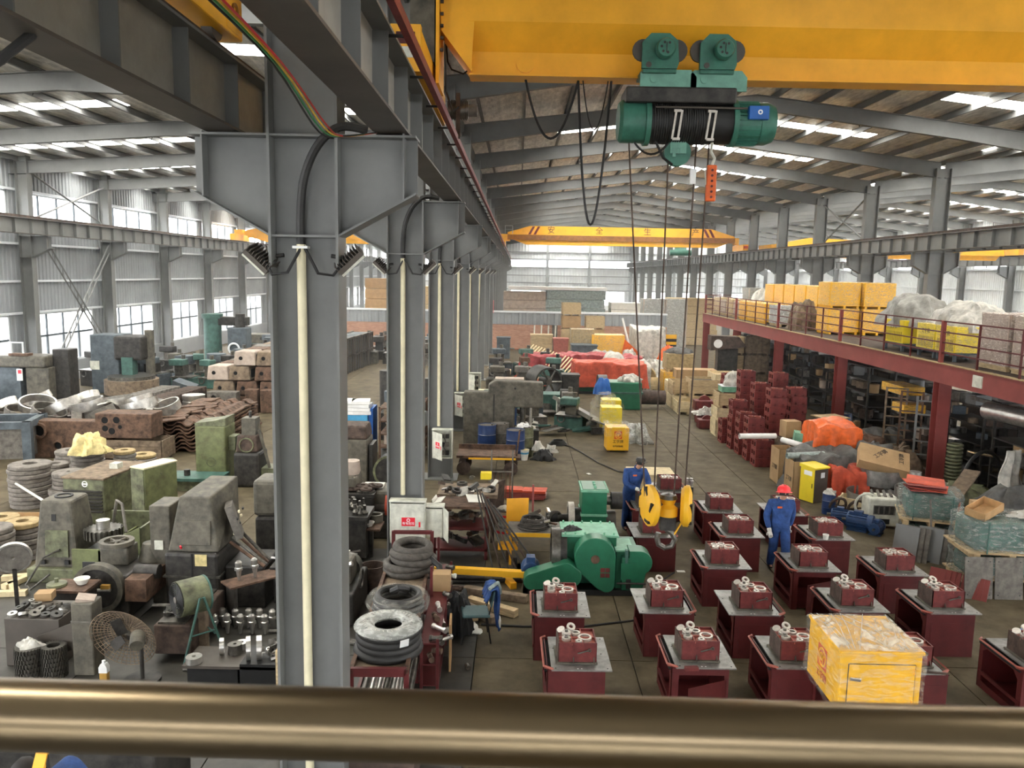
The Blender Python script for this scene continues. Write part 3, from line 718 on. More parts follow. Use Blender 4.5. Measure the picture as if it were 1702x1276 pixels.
pts = [(0.0, 0, -0.2), (0.0, 0, -0.33), (0.07, 0, -0.38), (0.11, 0, -0.46), (0.07, 0, -0.55), (-0.02, 0, -0.575), (-0.1, 0, -0.53), (-0.125, 0, -0.45), (-0.11, 0, -0.37)]
B().tube(pts, 0.038, 8).obj('hook', 'oily_steel', hb)
B().obox((0.14, -0.02, -0.3), (0.02, 0.02, 0.2), (0, 0.5, 0)).obj('safety_latch', 'box_yellow', hb, smooth=0)

# far crane over the aisle, with the slogan 安全生产
t = thing('overhead_crane', 'distant yellow overhead crane lettered with four characters across the aisle', 'crane', (0, 66, 0), 0)
B().prism([(-0.9, 8.72), (0.6, 8.15), (15.8, 8.15), (17.3, 8.72), (17.3, 9.05), (15.4, 9.62), (0.9, 9.62), (-0.9, 9.1)], 'y', -0.3, 0.3).obj('girder', 'crane_yellow', t, smooth=0)
B().box(-0.9, 17.3, -0.42, -0.3, 8.52, 8.92).obj('girder_shelf', 'crane_brown', t, smooth=0)
for i, ch in enumerate('安全生产'):
    text(ch, 'lettering', 'rust_dark', t, (2.6 + 3.85 * i, -0.31, 9.28), FRONT, 0.62)
for x0 in (0.75, 15.1):
    for d in (0, 0.42):
        s = 0.35 if x0 < 5 else -0.35
        B().prism([(x0 + d, 8.95), (x0 + d + 0.2, 8.95), (x0 + d + 0.2 + s, 9.58), (x0 + d + s, 9.58)], 'y', -0.32, -0.29).obj('warning_stripe', 'conductor_red', t, smooth=0)
for x in (-1.25, 17.86):
    B().box(x - 0.2, x + 0.2, -1.6, 1.6, 7.95, 8.4).obj('end_carriage', 'crane_yellow', t, smooth=0)
    B().box(x - 0.2, x + 0.55 * (1 if x < 0 else -1) + 0.0, -0.3, 0.3, 8.4, 8.95).obj('carriage_post', 'crane_yellow', t, smooth=0)
    B().box(x - 0.15, x + 0.15, -1.72, -1.6, 8.1, 8.3).obj('buffer', 'tarp_red', t, smooth=0)
b_ = B()
for x in (-1.1, -0.5): b_.tube([(x, -0.3, 9.0), (x, -0.3, 9.6), (x, 0.4, 9.6), (x, 0.4, 9.0)], 0.03, 4)
b_.tube([(-1.1, -0.3, 9.6), (-0.5, -0.3, 9.6)], 0.03, 4); b_.tube([(-1.1, -0.3, 9.3), (-0.5, -0.3, 9.3)], 0.03, 4)
b_.obj('service_platform', 'cladding', t, smooth=0)
fh = B().cyl((12.2, -0.1, 7.72), (13.9, -0.1, 7.72), 0.24, 14).obj('hoist', 'hoist_green', t)
B().box(12.6, 13.5, -0.25, 0.1, 7.9, 8.15).obj('hoist_trolley', 'hoist_pale', t, smooth=0)

# crane in the left bay
t = thing('overhead_crane', 'yellow overhead crane spanning the left bay behind the columns', 'crane', (0, 62.5, 0), 0)
B().prism([(-20.9, 8.35), (-19.2, 7.85), (-4.4, 7.85), (-3.0, 8.35), (-3.0, 8.6), (-4.6, 9.1), (-19.0, 9.1), (-20.9, 8.65)], 'y', -0.3, 0.3).obj('girder', 'crane_yellow', t, smooth=0)
B().box(-20.6, -3.2, -0.4, -0.3, 8.15, 8.5).obj('girder_shelf', 'crane_yellow', t, smooth=0)
for x in (-21.35, -2.91):
    B().box(x - 0.2, x + 0.2, -1.6, 1.6, 7.92, 8.4).obj('end_carriage', 'crane_yellow', t, smooth=0)
    B().box(x - 0.3, x + 0.3, -0.3, 0.3, 8.35, 8.75).obj('carriage_post', 'crane_yellow', t, smooth=0)
B().box(-9.6, -8.9, -0.42, -0.4, 8.52, 8.95).obj('load_plate', 'white', t, smooth=0)
B().ring((-9.25, -0.43, 8.74), 0.15, 0.08, 0.02, 'y', 14).obj('red_mark', 'sign_red', t)
for x in (-12.4, -6.5): B().cyl((x, -0.42, 8.7), (x, -0.3, 8.7), 0.09, 8).obj('bolt_head', 'ink', t)

# crane in the right bay
t = thing('overhead_crane', 'yellow overhead crane in the right bay behind the mezzanine columns', 'crane', (0, 64.5, 0), 0)
B().prism([(20.0, 8.2), (20.9, 7.5), (37.4, 7.5), (38.0, 8.2), (38.0, 8.5), (22.8, 9.0), (20.0, 8.45)], 'y', -0.3, 0.3).obj('girder', 'crane_yellow', t, smooth=0)
B().box(20.4, 38, -0.4, -0.3, 7.86, 8.16).obj('girder_shelf', 'crane_yellow', t, smooth=0)
for x in (19.58, 38.55): B().box(x - 0.2, x + 0.2, -1.6, 1.6, 7.92, 8.4).obj('end_carriage', 'crane_yellow', t, smooth=0)

# end carriage of another crane, top left, on the left-bay runway
t = thing('crane_end_carriage', 'yellow crane end carriage on the left-bay beam at top left', 'crane', (-2.91, 0, 0))
B().box(-0.16, 0.16, 4.3, 8.3, 8.0, 8.5).obj('carriage_box', 'crane_yellow', t, smooth=0, bev=0.02)
B().box(-0.1, 0.165, 7.85, 8.25, 8.03, 8.45).obj('wheel_cover', 'crane_yellow', t, smooth=0)
B().ring((0.165, 8.05, 8.22), 0.075, 0.05, 0.02, 'x', 14).obj('wheel_hub', 'crane_brown', t)
B().cyl((-0.05, 7.9, 8.07), (0.05, 7.9, 8.07), 0.16, 16).obj('wheel', 'steel_dark', t)

# ================================================================ HANDRAIL
o = B().cyl((-2.6, 0.62, 5.452), (2.6, 0.62, 5.405), 0.0285, 40).obj('handrail', 'brass_tube')
tag(o, 'polished metal handrail tube across the bottom of the view', 'handrail')

# ================================================================ RED GEARBOX TABLES
def table_parts(t, rim, door):
    e = 0.012
    if door:
        B().box(-0.38, 0.38, -0.48, -0.468, 0.6, 0.7).obj('front_rail', 'table_red', t, smooth=0)
        B().box(-0.38, -0.28, -0.48, -0.468, 0, 0.6).obj('front_post', 'table_red', t, smooth=0)
        B().box(0.32, 0.38, -0.48, -0.468, 0, 0.6).obj('front_post', 'table_red', t, smooth=0)
        d = B().obox((0.30, 0, 0.28), (0.6, 0.012, 0.54)).obj('door', 'table_red', t, (0.34, -0.49, 0.0), (0, 0, PI + 0.42), smooth=0)
    else:
        B().box(-0.38, 0.38, -0.48, -0.468, 0, 0.7).obj('front_panel', 'table_red', t, smooth=0)
        B().box(-0.3, 0.3, -0.486, -0.48, 0.04, 0.55).obj('panel_recess', 'table_red', t, smooth=0)
    B().box(0.368, 0.38, -0.468, 0.48, 0, 0.7).obj('side_panel', 'table_red', t, smooth=0)
    B().box(-0.38, 0.38, 0.468, 0.48, 0, 0.7).obj('back_panel', 'table_red', t, smooth=0)
    B().box(-0.36, 0.36, -0.46, 0.46, 0.03, 0.045).obj('bottom_shelf', 'table_red', t, smooth=0)
    # open left side: a frame with cut corners and a low shelf bar
    outer = [(-0.48, 0), (0.48, 0), (0.48, 0.7), (-0.48, 0.7)]
    inner = [(-0.38, 0.10), (0.40, 0.10), (0.40, 0.56), (0.32, 0.62), (-0.28, 0.62), (-0.38, 0.52)]
    fr = B()
    for pc in ([(-0.48, 0), (0.48, 0), (0.48, 0.10), (-0.48, 0.10)], [(-0.48, 0.10), (-0.38, 0.10), (-0.38, 0.52), (-0.48, 0.52)], [(0.40, 0.10), (0.48, 0.10), (0.48, 0.56), (0.40, 0.56)],
               [(-0.48, 0.52), (-0.38, 0.52), (-0.28, 0.62), (0.32, 0.62), (0.40, 0.56), (0.48, 0.56), (0.48, 0.7), (-0.48, 0.7)]):
        fr.prism(pc, 'x', -0.38, -0.368)
    fr.obj('side_frame', 'table_red', t, smooth=0)
    B().box(-0.39, -0.36, -0.46, 0.46, 0.20, 0.25).obj('shelf_bar', 'table_red', t, smooth=0)
    # raised rim of the oil tray, wider on one side
    s = -1 if rim == 'L' else 1
    rm = B(); a = 0.42
    pts = [(s * 0.30, -0.50), (s * a, -0.40), (s * a, 0.44), (s * 0.36, 0.49)]
    rm.tube([(x, y, 0.715) for x, y in pts], 0.016, 4)
    rm.prism([(s * 0.30, -0.50), (s * a, -0.40), (s * a, -0.37), (s * 0.30, -0.46)], 'z', 0.69, 0.725)
    rm.obj('tray_rim', 'table_edge', t, smooth=0)
    B().box(min(s * 0.41, s * 0.2), max(s * 0.41, s * 0.2), -0.45, 0.46, 0.66, 0.67).obj('oil_tray', 'dark_void', t, smooth=0)
    ox = -s * 0.07
    p = B().box(ox - 0.395, ox + 0.395, -0.51, 0.46, 0.702, 0.72).obj('steel_plate', 'plate_steel', t, smooth=0)
    for hx, hy in ((-0.34, -0.46), (0.34, -0.46), (0.3, -0.05), (0.34, 0.4), (-0.34, 0.1), (-0.05, -0.47), (0.0, -0.47)):
        B().cyl((ox + hx, hy, 0.7195), (ox + hx, hy, 0.7215), 0.011, 6).obj('bolt_hole', 'white' if abs(hx) < 0.06 else 'dark_void', p)
def casing_parts(g, kind):
    W_, D_, H = 0.255, 0.225, 0.285
    B().box(-W_ - 0.03, W_ + 0.01, -D_ - 0.03, D_ + 0.02, 0, 0.022).obj('foot_flange', 'machine_grey', g, smooth=0)
    for nm, a in (('front_wall', (-W_, W_, -D_, -D_ + 0.014)), ('back_wall', (-W_, W_, D_ - 0.014, D_)), ('left_wall', (-W_, -W_ + 0.014, -D_, D_)), ('right_wall', (W_ - 0.014, W_, -D_, D_))):
        B().box(*a, 0.02, H).obj(nm, 'casing_red' if nm != 'left_wall' else 'rust_dark', g, smooth=0)
    B().box(-W_ + 0.01, W_ - 0.01, -D_ + 0.01, D_ - 0.01, 0.235, 0.25).obj('floor_web', 'casing_inside', g, smooth=0)
    rb = B().box(-W_, W_, -0.04, -0.028, 0.25, H - 0.004).mesh('rib', 'casing_inside', 0)
    put('rib', rb, g); rb2 = B().box(-0.006, 0.006, -D_, D_, 0.25, H - 0.004).mesh('rib', 'casing_inside', 0)
    put('rib', rb2, g, (-0.07, 0, 0)); put('rib', rb2, g, (0.07, 0, 0))
    for (x, y, ro, ri) in ((0.11, -0.045, 0.092, 0.066), (0.0, 0.09, 0.062, 0.04), (-0.13, 0.06, 0.062, 0.042), (-0.14, -0.07, 0.06, 0.03)) + (((0.02, -0.16, 0.045, 0.02),) if kind == 'A' else ((-0.04, -0.03, 0.05, 0.032),)):
        B().ring((x, y, 0.245), ro, ri, H - 0.238, n=20).obj('bearing_boss', 'machined', g)
        B().cyl((x, y, 0.25), (x, y, 0.254), ri, 14).obj('bore', 'dark_void', g)
    if kind == 'A':
        B().cyl((-0.135, -0.01, 0.22), (-0.135, -0.01, 0.37), 0.022, 10).obj('shaft', 'oily_steel', g)
        B().ring((-0.135, -0.01, 0.325), 0.06, 0.024, 0.02, n=18).obj('shaft_collar', 'machined', g)
        o = B().ring((0, 0, -0.012), 0.06, 0.03, 0.025, n=18).obj('loose_bearing', 'machined', g, (-0.06, 0.16, 0.335), (0.5, 0.2, 0))
        B().ring((0, 0, -0.012), 0.055, 0.0, 0.012, n=16).obj('end_cap', 'machined', g, (-0.2, 0.14, 0.31), (0.3, -0.4, 0))
        lv = B().cyl((0.0, -D_ - 0.025, 0.15), (0.14, -D_ - 0.025, 0.19), 0.010, 6)
        lv.ring((0.155, -D_ - 0.032, 0.195), 0.024, 0.012, 0.015, 'y', 12)
        lv.obj('shift_lever', 'oily_steel', g)
    else:
        B().cyl((-0.05, -D_ - 0.004, 0.12), (-0.05, -D_, 0.12), 0.012, 8).obj('drain_plug', 'rust_dark', g)
    for x in (-0.05, 0.22): B().prism([(-D_ - 0.05, 0.022), (-D_, 0.022), (-D_, 0.09)], 'x', x - 0.008, x + 0.008).obj('lug', 'rust_dark', g, smooth=0)
TB = [  # casing corner x, y, rim side, kind, door, where
 (0.62, 10.05, 'L', 'A', 0, 'first of the front row from the left'),
 (2.27, 10.18, 'L', 'A', 1, 'second of the front row from the left, its door ajar'),
 (3.60, 10.22, 'L', 'A', 0, 'third of the front row, partly behind the wrapped yellow cabinet'),
 (5.09, 10.15, 'R', 'A', 0, 'front row, just right of the wrapped yellow cabinet'),
 (6.95, 10.30, 'L', 'A', 0, 'front row, cut by the right edge'),
 (0.49, 11.70, 'L', 'A', 0, 'second row, in front of the green pumping unit at its left'),
 (2.14, 11.90, 'R', 'A', 0, 'second row, at the right end of the green pumping unit'),
 (3.51, 11.90, 'R', 'A', 0, 'second row, third from the left'),
 (5.16, 12.10, 'L', 'A', 0, 'second row, right behind the wrapped yellow cabinet'),
 (6.58, 12.10, 'L', 'A', 0, 'second row, last on the right'),
 (3.53, 13.85, 'L', 'B', 0, 'third row, first from the left'),
 (5.09, 13.80, 'L', 'B', 1, 'third row, the middle one with its door ajar'),
 (6.58, 13.70, 'L', 'B', 0, 'third row, last on the right beside the red plates'),
 (2.56, 15.50, 'R', 'B', 0, 'right under the yellow hook block'),
 (4.29, 15.60, 'L', 'B', 0, 'fourth row, left of the worker in the red helmet'),
 (6.05, 15.55, 'L', 'B', 0, 'fourth row, right of the worker in the red helmet'),
 (2.76, 17.35, 'L', 'B', 0, 'the one the worker in the dark cap is bent over'),
 (4.32, 17.25, 'L', 'B', 0, 'fifth row, in the aisle right of the hoist ropes'),
 (5.75, 17.15, 'R', 'B', 0, 'fifth row, directly behind the worker in the red helmet'),
 (3.50, 18.85, 'R', 'B', 0, 'rearmost, in front of the pale wooden crate'),
]
tproto, gproto = {}, {}
for (x, y, rim, kind, door, where) in TB:
    loc = (x + 0.25 - (0.02 if rim == 'L' else -0.02), y + 0.33, 0)
    rz = random.uniform(-0.02, 0.03)
    lt = 'dark red table, ' + where; lg = 'open red gear casing, ' + where
    if (rim, door) not in tproto:
        t = thing('gearbox_table', lt, 'table', loc, rz, 'red tables for gear casings'); table_parts(t, rim, door); tproto[(rim, door)] = t
    else: dup(tproto[(rim, door)], loc, rz, lt)
    gl_ = (x + 0.255, y + 0.225, 0.722)
    if kind not in gproto:
        g = thing('gear_casing', lg, 'gearbox', gl_, rz, 'open gear casings on the red tables'); casing_parts(g, kind); gproto[kind] = g
    else: dup(gproto[kind], gl_, rz, lg)
dup(tproto[('L', 0)], (4.36, 9.5, 0), 0, 'dark red table carrying the wrapped yellow cabinet')
# loose parts on the tables
t = thing('drive_shaft', 'pair of upright bright shafts beside the rearmost gear casing', 'shaft', (4.24, 19.05, 0.722))
for d in (-0.05, 0.05): B().lathe([(0, 0), (0.05, 0), (0.05, 0.05), (0.035, 0.06), (0.035, 0.12), (0.055, 0.13), (0.055, 0.2), (0.04, 0.21), (0.04, 0.26), (0, 0.26)], 12, (d, 0, 0)).obj('stepped_shaft', 'bright_steel', t)
o = B().lathe([(0, 0), (0.045, 0), (0.06, 0.1), (0.05, 0.1), (0.04, 0.02), (0, 0.02)], 14).obj('paint_cup', 'paper', None, (6.17, 15.4, 0.722)); tag(o, 'white paint cup by a red gear casing', 'cup')
o = B().obox((0, 0, 0.025), (0.18, 0.07, 0.05)).obj('key_block', 'casing_red', None, (2.36, 9.93, 0.722), (0, 0, 0.1), bev=0.006); tag(o, 'small red block in front of the gear casing with the ajar door', 'block')
o = B().obox((0, 0, 0.012), (0.3, 0.03, 0.02)).obj('steel_bar', 'rust_dark', None, (5.55, 9.98, 0.722), (0, 0, -0.15)); tag(o, 'dark steel bar on the table plate right of the wrapped cabinet', 'bar')

# ================================================================ WRAPPED YELLOW CABINET
def emblem(parent, x, y, z, s, rot):
    """round emblem on an orange-red square, as stencilled on the cabinets"""
    e = bpy.data.objects.new('emblem', B().box(-s, s, -0.001, 0.001, -s, s).mesh('emblem', 'logo_red', 0)); C.objects.link(e); e.parent = parent; e.location = (x, y, z); e.rotation_euler = rot
    B().ring((0, -0.004, 0), s * 0.86, s * 0.68, 0.003, 'y', 28).obj('emblem_ring', 'box_yellow', e)
    b_ = B(); b_.ring((-s * 0.2, -0.004, 0), s * 0.38, s * 0.22, 0.003, 'y', 18); b_.box(-s * 0.02, s * 0.5, -0.004, -0.001, s * 0.1, s * 0.28); b_.box(s * 0.12, s * 0.26, -0.004, -0.001, -s * 0.6, s * 0.55); b_.box(-s * 0.25, s * 0.05, -0.004, -0.001, -s * 0.12, 0.02)
    b_.obj('emblem_letters', 'box_yellow', e, smooth=0)
c = thing('control_cabinet', 'bright yellow control cabinet under crinkled clear wrap, nearest on the right', 'cabinet', (4.35, 9.46, 0.74))
B().box(-0.48, 0.48, -0.5, 0.5, 0, 0.72).obj('body', 'box_yellow', c, smooth=0, bev=0.012)
B().box(-0.5, 0.5, -0.52, 0.52, 0.72, 0.76).obj('lid', 'box_yellow', c, smooth=0, bev=0.01)
d = B().box(-0.38, 0.40, -0.512, -0.5, 0.07, 0.60).obj('door', 'box_yellow', c, smooth=0)
B().box(-0.385, -0.38, -0.514, -0.498, 0.07, 0.60).obj('door_gap', 'ink', d, smooth=0); B().box(0.40, 0.404, -0.514, -0.498, 0.07, 0.6).obj('door_gap', 'ink', d, smooth=0); B().box(-0.38, 0.40, -0.514, -0.498, 0.6, 0.604).obj('door_gap', 'ink', d, smooth=0)
B().obox((-0.30, -0.53, 0.42), (0.13, 0.02, 0.04), (0, 0.12, 0)).obj('handle', 'bright_steel', d, smooth=0, bev=0.008)
for z in (0.14, 0.52): B().cyl((0.385, -0.518, z - 0.03), (0.385, -0.518, z + 0.03), 0.012, 6).obj('hinge', 'crane_yellow', d)
emblem(c, -0.4855, 0.02, 0.42, 0.14, (0, 0, -PI / 2))
text('工字牌', 'lettering', 'logo_red', c, (-0.486, 0.02, 0.18), (PI / 2, 0, -PI / 2), 0.11)
o = B().box(-0.515, 0.515, -0.535, 0.535, 0.0, 0.78)
def wr(u, v):
    x, y = (u - 0.5) * 2, (v - 0.5) * 2; e_ = max(abs(x), abs(y)); k = 0.6
    if e_ < k: return (x / k * 0.51, y / k * 0.53, 0.775 + 0.012 * math.sin(9 * x + 4 * y) + 0.010 * math.sin(14 * y - 6 * x) + 0.01 * math.sin(5 * (x + y)))
    d_ = (e_ - k) / (1 - k); a = math.atan2(y, x)
    return (x / e_ * (0.512 + 0.008 * math.sin(16 * a + 9 * d_)), y / e_ * (0.532 + 0.008 * math.sin(19 * a - 7 * d_)), 0.775 * (1 - d_) - 0.02)
B().grid(wr, 40, 40).obj('wrapping', 'wrap', c)
def wt(u, v):
    x, y = (u - 0.5) * 1.0, (v - 0.5) * 1.04; q = crease(x, y, 0, 3, 3.0); return (x, y, 0.775 + 0.09 * q * (1 - (2 * u - 1) ** 6) * (1 - (2 * v - 1) ** 6))
B().grid(wt, 40, 40).obj('top_film', 'wrap_top', c)
b_ = B()
for i in range(9):
    a0 = random.uniform(-0.45, 0.4); a1 = a0 + random.uniform(-0.5, 0.5); a1 = max(-0.48, min(0.48, a1))
    b_.tube([(a0, -0.5, 0.785), ((a0 + a1) / 2, 0.0, 0.83), (a1, 0.5, 0.785)], 0.004, 4)
b_.obj('wrap_folds', 'tarp_white', c).__setitem__('kind', 'stuff')

# ================================================================ GREEN PUMPING-UNIT DRIVE
u = thing('gear_reducer', 'large green gear reducer with belt guard and round cover', 'machine', (0, 14.0, 0))
def pz(*ps): return [(p[0], p[2]) for p in ps]
def arc(cx_, cz_, r, a0, a1, n=14): return [(cx_ + r * math.cos(math.radians(a0 + (a1 - a0) * i / n)), cz_ + r * math.sin(math.radians(a0 + (a1 - a0) * i / n))) for i in range(n + 1)]
B().prism(arc(0.36, 0.27, 0.155, 110, 290) + arc(1.06, 0.38, 0.20, -80, 30) + arc(0.98, 0.49, 0.15, 60, 120, 5), 'y', 0.0, 0.32).obj('belt_guard', 'machine_green', u, smooth=50, bev=0.012)
B().prism(arc(1.5, 0.72, 0.375, -10, 205, 26) + [(1.15, 0.5), (1.55, 0.14)] + arc(1.72, 0.22, 0.15, -120, -10, 5), 'y', 0.06, 0.40).obj('round_cover', 'machine_green', u, smooth=50, bev=0.015)
B().cyl((1.5, 0.045, 0.70), (1.5, 0.07, 0.70), 0.08, 18).obj('shaft_end', 'rust', u)
for dx in (0, 1):
    for dz in (0, 1):
        B().box(1.60 + dx * 0.09, 1.68 + dx * 0.09, 0.054, 0.062, 0.36 + dz * 0.10, 0.44 + dz * 0.10).obj('stencil_mark', 'casing_red', u, smooth=0)
B().box(0.92, 1.92, 0.42, 1.15, 0.1, 1.0).obj('casing', 'machine_green', u, smooth=0, bev=0.015)
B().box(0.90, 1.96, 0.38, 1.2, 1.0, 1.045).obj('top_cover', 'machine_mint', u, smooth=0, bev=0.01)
b_ = B()
for i in range(6):
    for y in (0.43, 1.13): b_.cyl((0.97 + 0.18 * i, y, 1.045), (0.97 + 0.18 * i, y, 1.085), 0.02, 6)
b_.obj('cover_bolts', 'machine_mint', u).__setitem__('kind', 'stuff')
B().box(1.9, 2.32, 0.25, 1.1, 0.08, 0.80).obj('outboard_box', 'machine_green', u, smooth=0, bev=0.012)
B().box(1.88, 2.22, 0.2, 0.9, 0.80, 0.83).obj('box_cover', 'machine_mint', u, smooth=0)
B().prism(arc(2.33, 0.62, 0.22, -60, 90, 10) + [(2.12, 0.84), (2.12, 0.72), (2.0, 0.72), (2.0, 0.1), (2.38, 0.1)], 'y', 0.12, 0.5).obj('crank_guard', 'machine_green', u, smooth=50, bev=0.012)
B().box(2.05, 2.10, 0.1, 0.2, 0.62, 0.86).obj('guide_post', 'machine_teal', u, smooth=0)
B().box(1.98, 2.28, 0.105, 0.125, 0.3, 0.62).obj('access_plate', 'machine_green', u, smooth=0)
B().cyl((1.0, 0.62, 0.66), (0.86, 0.62, 0.66), 0.4, 30).obj('flywheel', 'machine_dark', u, (0, 0, 0))
B().ring((0.72, 0.62, 0.66), 0.43, 0.36, 0.16, 'x', 30).obj('flywheel_rim', 'oily_steel', u)
B().lathe([(0, 0), (0.16, 0), (0.18, 0.05), (0.18, 0.32), (0.12, 0.38), (0, 0.38)], 18, (0.34, 0.38, 0.32), 'y').obj('motor', 'motor_blue', u)
B().box(0.26, 0.42, 0.42, 0.62, 0.48, 0.58).obj('terminal_box', 'motor_blue', u, smooth=0)
b_ = B()
for y in (0.16, 1.1): b_.box(0.2, 2.45, y - 0.06, y + 0.06, 0.0, 0.1)
b_.box(0.2, 0.28, 0.1, 1.1, 0.0, 0.1); b_.box(2.37, 2.45, 0.1, 1.1, 0, 0.1)
b_.obj('skid', 'black', u, smooth=0)
B().tube([(1.9, 0.02, 0.27), (2.72, 0.02, 0.27)], 0.018, 6).obj('brake_rod', 'machine_dark', u)
B().tube([(2.72, 0.02, 0.27), (2.72, 0.02, 0.1), (2.76, 0.02, 0.3)], 0.014, 5).obj('rod_end', 'machine_teal', u)
B().box(2.08, 2.16, 0.08, 0.12, 0.14, 0.32).obj('lever_slot', 'ink', u, smooth=0)
heap('rag', 'ink', 'black rag lying on the green gear reducer', 'rag', (1.10, 14.7, 1.05), 0.16, 0.12, 0.07, 3, 0.4, n=12)

g = thing('gear_reducer', 'tall green gear reducer standing behind the larger one', 'machine', (1.72, 17.3, 0))
B().box(-0.24, 0.30, -0.35, 0.4, 0.05, 1.22).obj('casing', 'machine_green', g, smooth=0, bev=0.02)
B().prism([(-0.30, 0.0), (0.36, 0.0), (0.36, 0.08), (-0.30, 0.08)], 'y', -0.42, 0.47).obj('base_flange', 'machine_green', g, smooth=0)
B().box(-0.26, 0.32, -0.37, 0.42, 0.62, 0.67).obj('split_flange', 'machine_mint', g, smooth=0)
B().box(-0.27, 0.33, -0.38, 0.43, 1.16, 1.21).obj('top_flange', 'machine_mint', g, smooth=0)
B().ring((-0.52, -0.05, 0.48), 0.36, 0.26, 0.13, 'x', 26).obj('flywheel', 'machined', g)
B().cyl((-0.42, -0.05, 0.48), (-0.24, -0.05, 0.48), 0.24, 20).obj('hub', 'machine_dark', g)
B().cyl((-0.9, -0.05, 0.48), (-0.5, -0.05, 0.48), 0.09, 14).obj('input_shaft', 'machine_dark', g)
B().cyl((-1.0, -0.05, 0.48), (-0.75, -0.05, 0.48), 0.15, 14).obj('coupling', 'black', g)
B().cyl((0.3, -0.05, 0.9), (0.62, -0.05, 0.9), 0.1, 14).obj('upper_shaft', 'oily_steel', g)
B().cyl((0.42, -0.05, 0.9), (0.66, -0.05, 0.9), 0.19, 18).obj('upper_coupling', 'machine_dark', g)
B().cyl((0.3, -0.05, 0.4), (0.52, -0.05, 0.4), 0.27, 20).obj('lower_coupling', 'steel_dark', g)
for y in (-0.2, 0.0, 0.2): B().cyl((0.05, y, 1.21), (0.05, y, 1.26), 0.03, 8).obj('lifting_eye', 'machine_mint', g)

# ================================================================ CHAIR WITH JACKET
ch = thing('side_chair', 'teal side chair on thin black legs with a blue jacket over it', 'chair', (-0.58, 12.25, 0), 0.15)
B().obox((0, 0, 0.45), (0.44, 0.42, 0.05), (0, 0.03, 0)).obj('seat', 'chair_teal', ch, bev=0.02)
for sx_, sy_ in ((-1, -1), (-1, 1), (1, -1), (1, 1)): B().cyl((sx_ * 0.17, sy_ * 0.17, 0.44), (sx_ * 0.23, sy_ * 0.21, 0), 0.012, 6).obj('leg', 'black', ch)
B().obox((0.26, 0, 0.72), (0.03, 0.40, 0.26), (0, 0.18, 0)).obj('backrest', 'chair_teal', ch, bev=0.012)
for s in (-1, 1): B().cyl((0.2, s * 0.17, 0.45), (0.27, s * 0.17, 0.75), 0.011, 6).obj('back_post', 'black', ch)
def jk(u, v):
    a = (u - 0.5) * 0.62; w_ = 0.22 + 0.06 * math.sin(7 * v + 1)
    y = (v - 0.5) * (0.48 + 0.05 * math.sin(9 * u)); f = 0.012 * math.sin(22 * v + 5 * u) + 0.01 * math.sin(13 * u)
    if u < 0.35: return (0.215 - 0.25 * (0.35 - u) + f, y, 0.88 - (0.35 - u) * 0.55 + f)
    if u < 0.45: return (0.215 + (u - 0.35) * 1.3, y, 0.89 + 0.02 * math.sin(PI * (u - 0.35) / 0.1) + f)
    return (0.345 + f * 1.5 + 0.06 * (u - 0.45), y * (1 - 0.35 * (u - 0.45)), 0.88 - (u - 0.45) * 1.25 + 0.03 * math.sin(8 * v))
j = B().grid(jk, 26, 18).obj('jacket', 'coverall', None, (-0.58, 12.25, 0), (0, 0, 0.15))
sol = j.modifiers.new('thick', 'SOLIDIFY'); sol.thickness = 0.02
tag(j, 'crumpled blue work jacket hanging over the teal chair', 'jacket')
B().tube([(0.2, -0.2, 0.9), (0.3, -0.1, 0.93), (0.36, 0.02, 0.91), (0.4, 0.05, 0.8), (0.41, 0.1, 0.7)], 0.03, 6).obj('pale_lining', 'grass_wrap', j)
B().obox((0.37, -0.12, 0.32), (0.05, 0.16, 0.16), (0.2, 0, 0)).obj('white_cuff', 'paper', j, bev=0.03)

# ================================================================ HOSE RACK
r = thing('hose_rack', 'long red steel rack carrying coils of black hose', 'rack', (-1.62, 9.3, 0), 0.035)
for x in (-0.34, 0.34):
    for y in (0.05, 1.5, 3.0, 4.5): B().box(x - 0.03, x + 0.03, y - 0.03, y + 0.03, 0, 0.95 if y < 4 else 1.25).obj('post', 'table_red', r, smooth=0)
    B().box(x - 0.025, x + 0.025, 0.02, 4.53, 0.9, 0.96).obj('side_rail', 'rust', r, smooth=0)
    B().box(x - 0.02, x + 0.02, 0.02, 4.53, 0.36, 0.41).obj('lower_rail', 'table_red', r, smooth=0)
B().box(-0.34, 0.34, 0.02, 0.07, 0.86, 0.97).obj('front_rail', 'table_red', r, smooth=0)
B().box(-0.34, 0.34, 4.47, 4.53, 1.2, 1.26).obj('back_rail', 'table_red', r, smooth=0)
B().box(-0.33, 0.33, 0.05, 4.45, 0.88, 0.9).obj('top_tray', 'wood_old', r, smooth=0)
B().box(-0.33, 0.33, 0.05, 4.45, 0.36, 0.38).obj('lower_tray', 'rust_dark', r, smooth=0)
for i in range(7):
    o = B().cyl((0, 0, 0), (0, 2.6, 0), 0.055, 12).obj('pipe', 'bright_steel' if i % 3 else 'oily_steel', None, (-1.86 + 0.095 * i, 9.42 + 0.03 * (i % 2), 0.44), (0, 0, 0.035)); tag(o, 'steel pipe lying on the lower tray of the hose rack', 'pipe', 'pipes on the lower tray of the hose rack')
def coil(name, m, c_, R, r_, turns, label, wrapm=None, tag_white=False, sq=1):
    t = thing(name, label, 'hose', c_)
    for i in range(turns): B().torus((0.01 * (i % 2), 0.008 * ((i + 1) % 2), r_ * (1 + 1.75 * i) * sq), R, r_, 36, 10, sq=sq).obj('hose_turn', m, t)
    if wrapm:
        B().torus((0, 0, r_ * turns * 0.95), R, r_ * turns * 0.98 + 0.012, 40, 12, sq=0.95).obj('wrapping', wrapm, t)
    return t
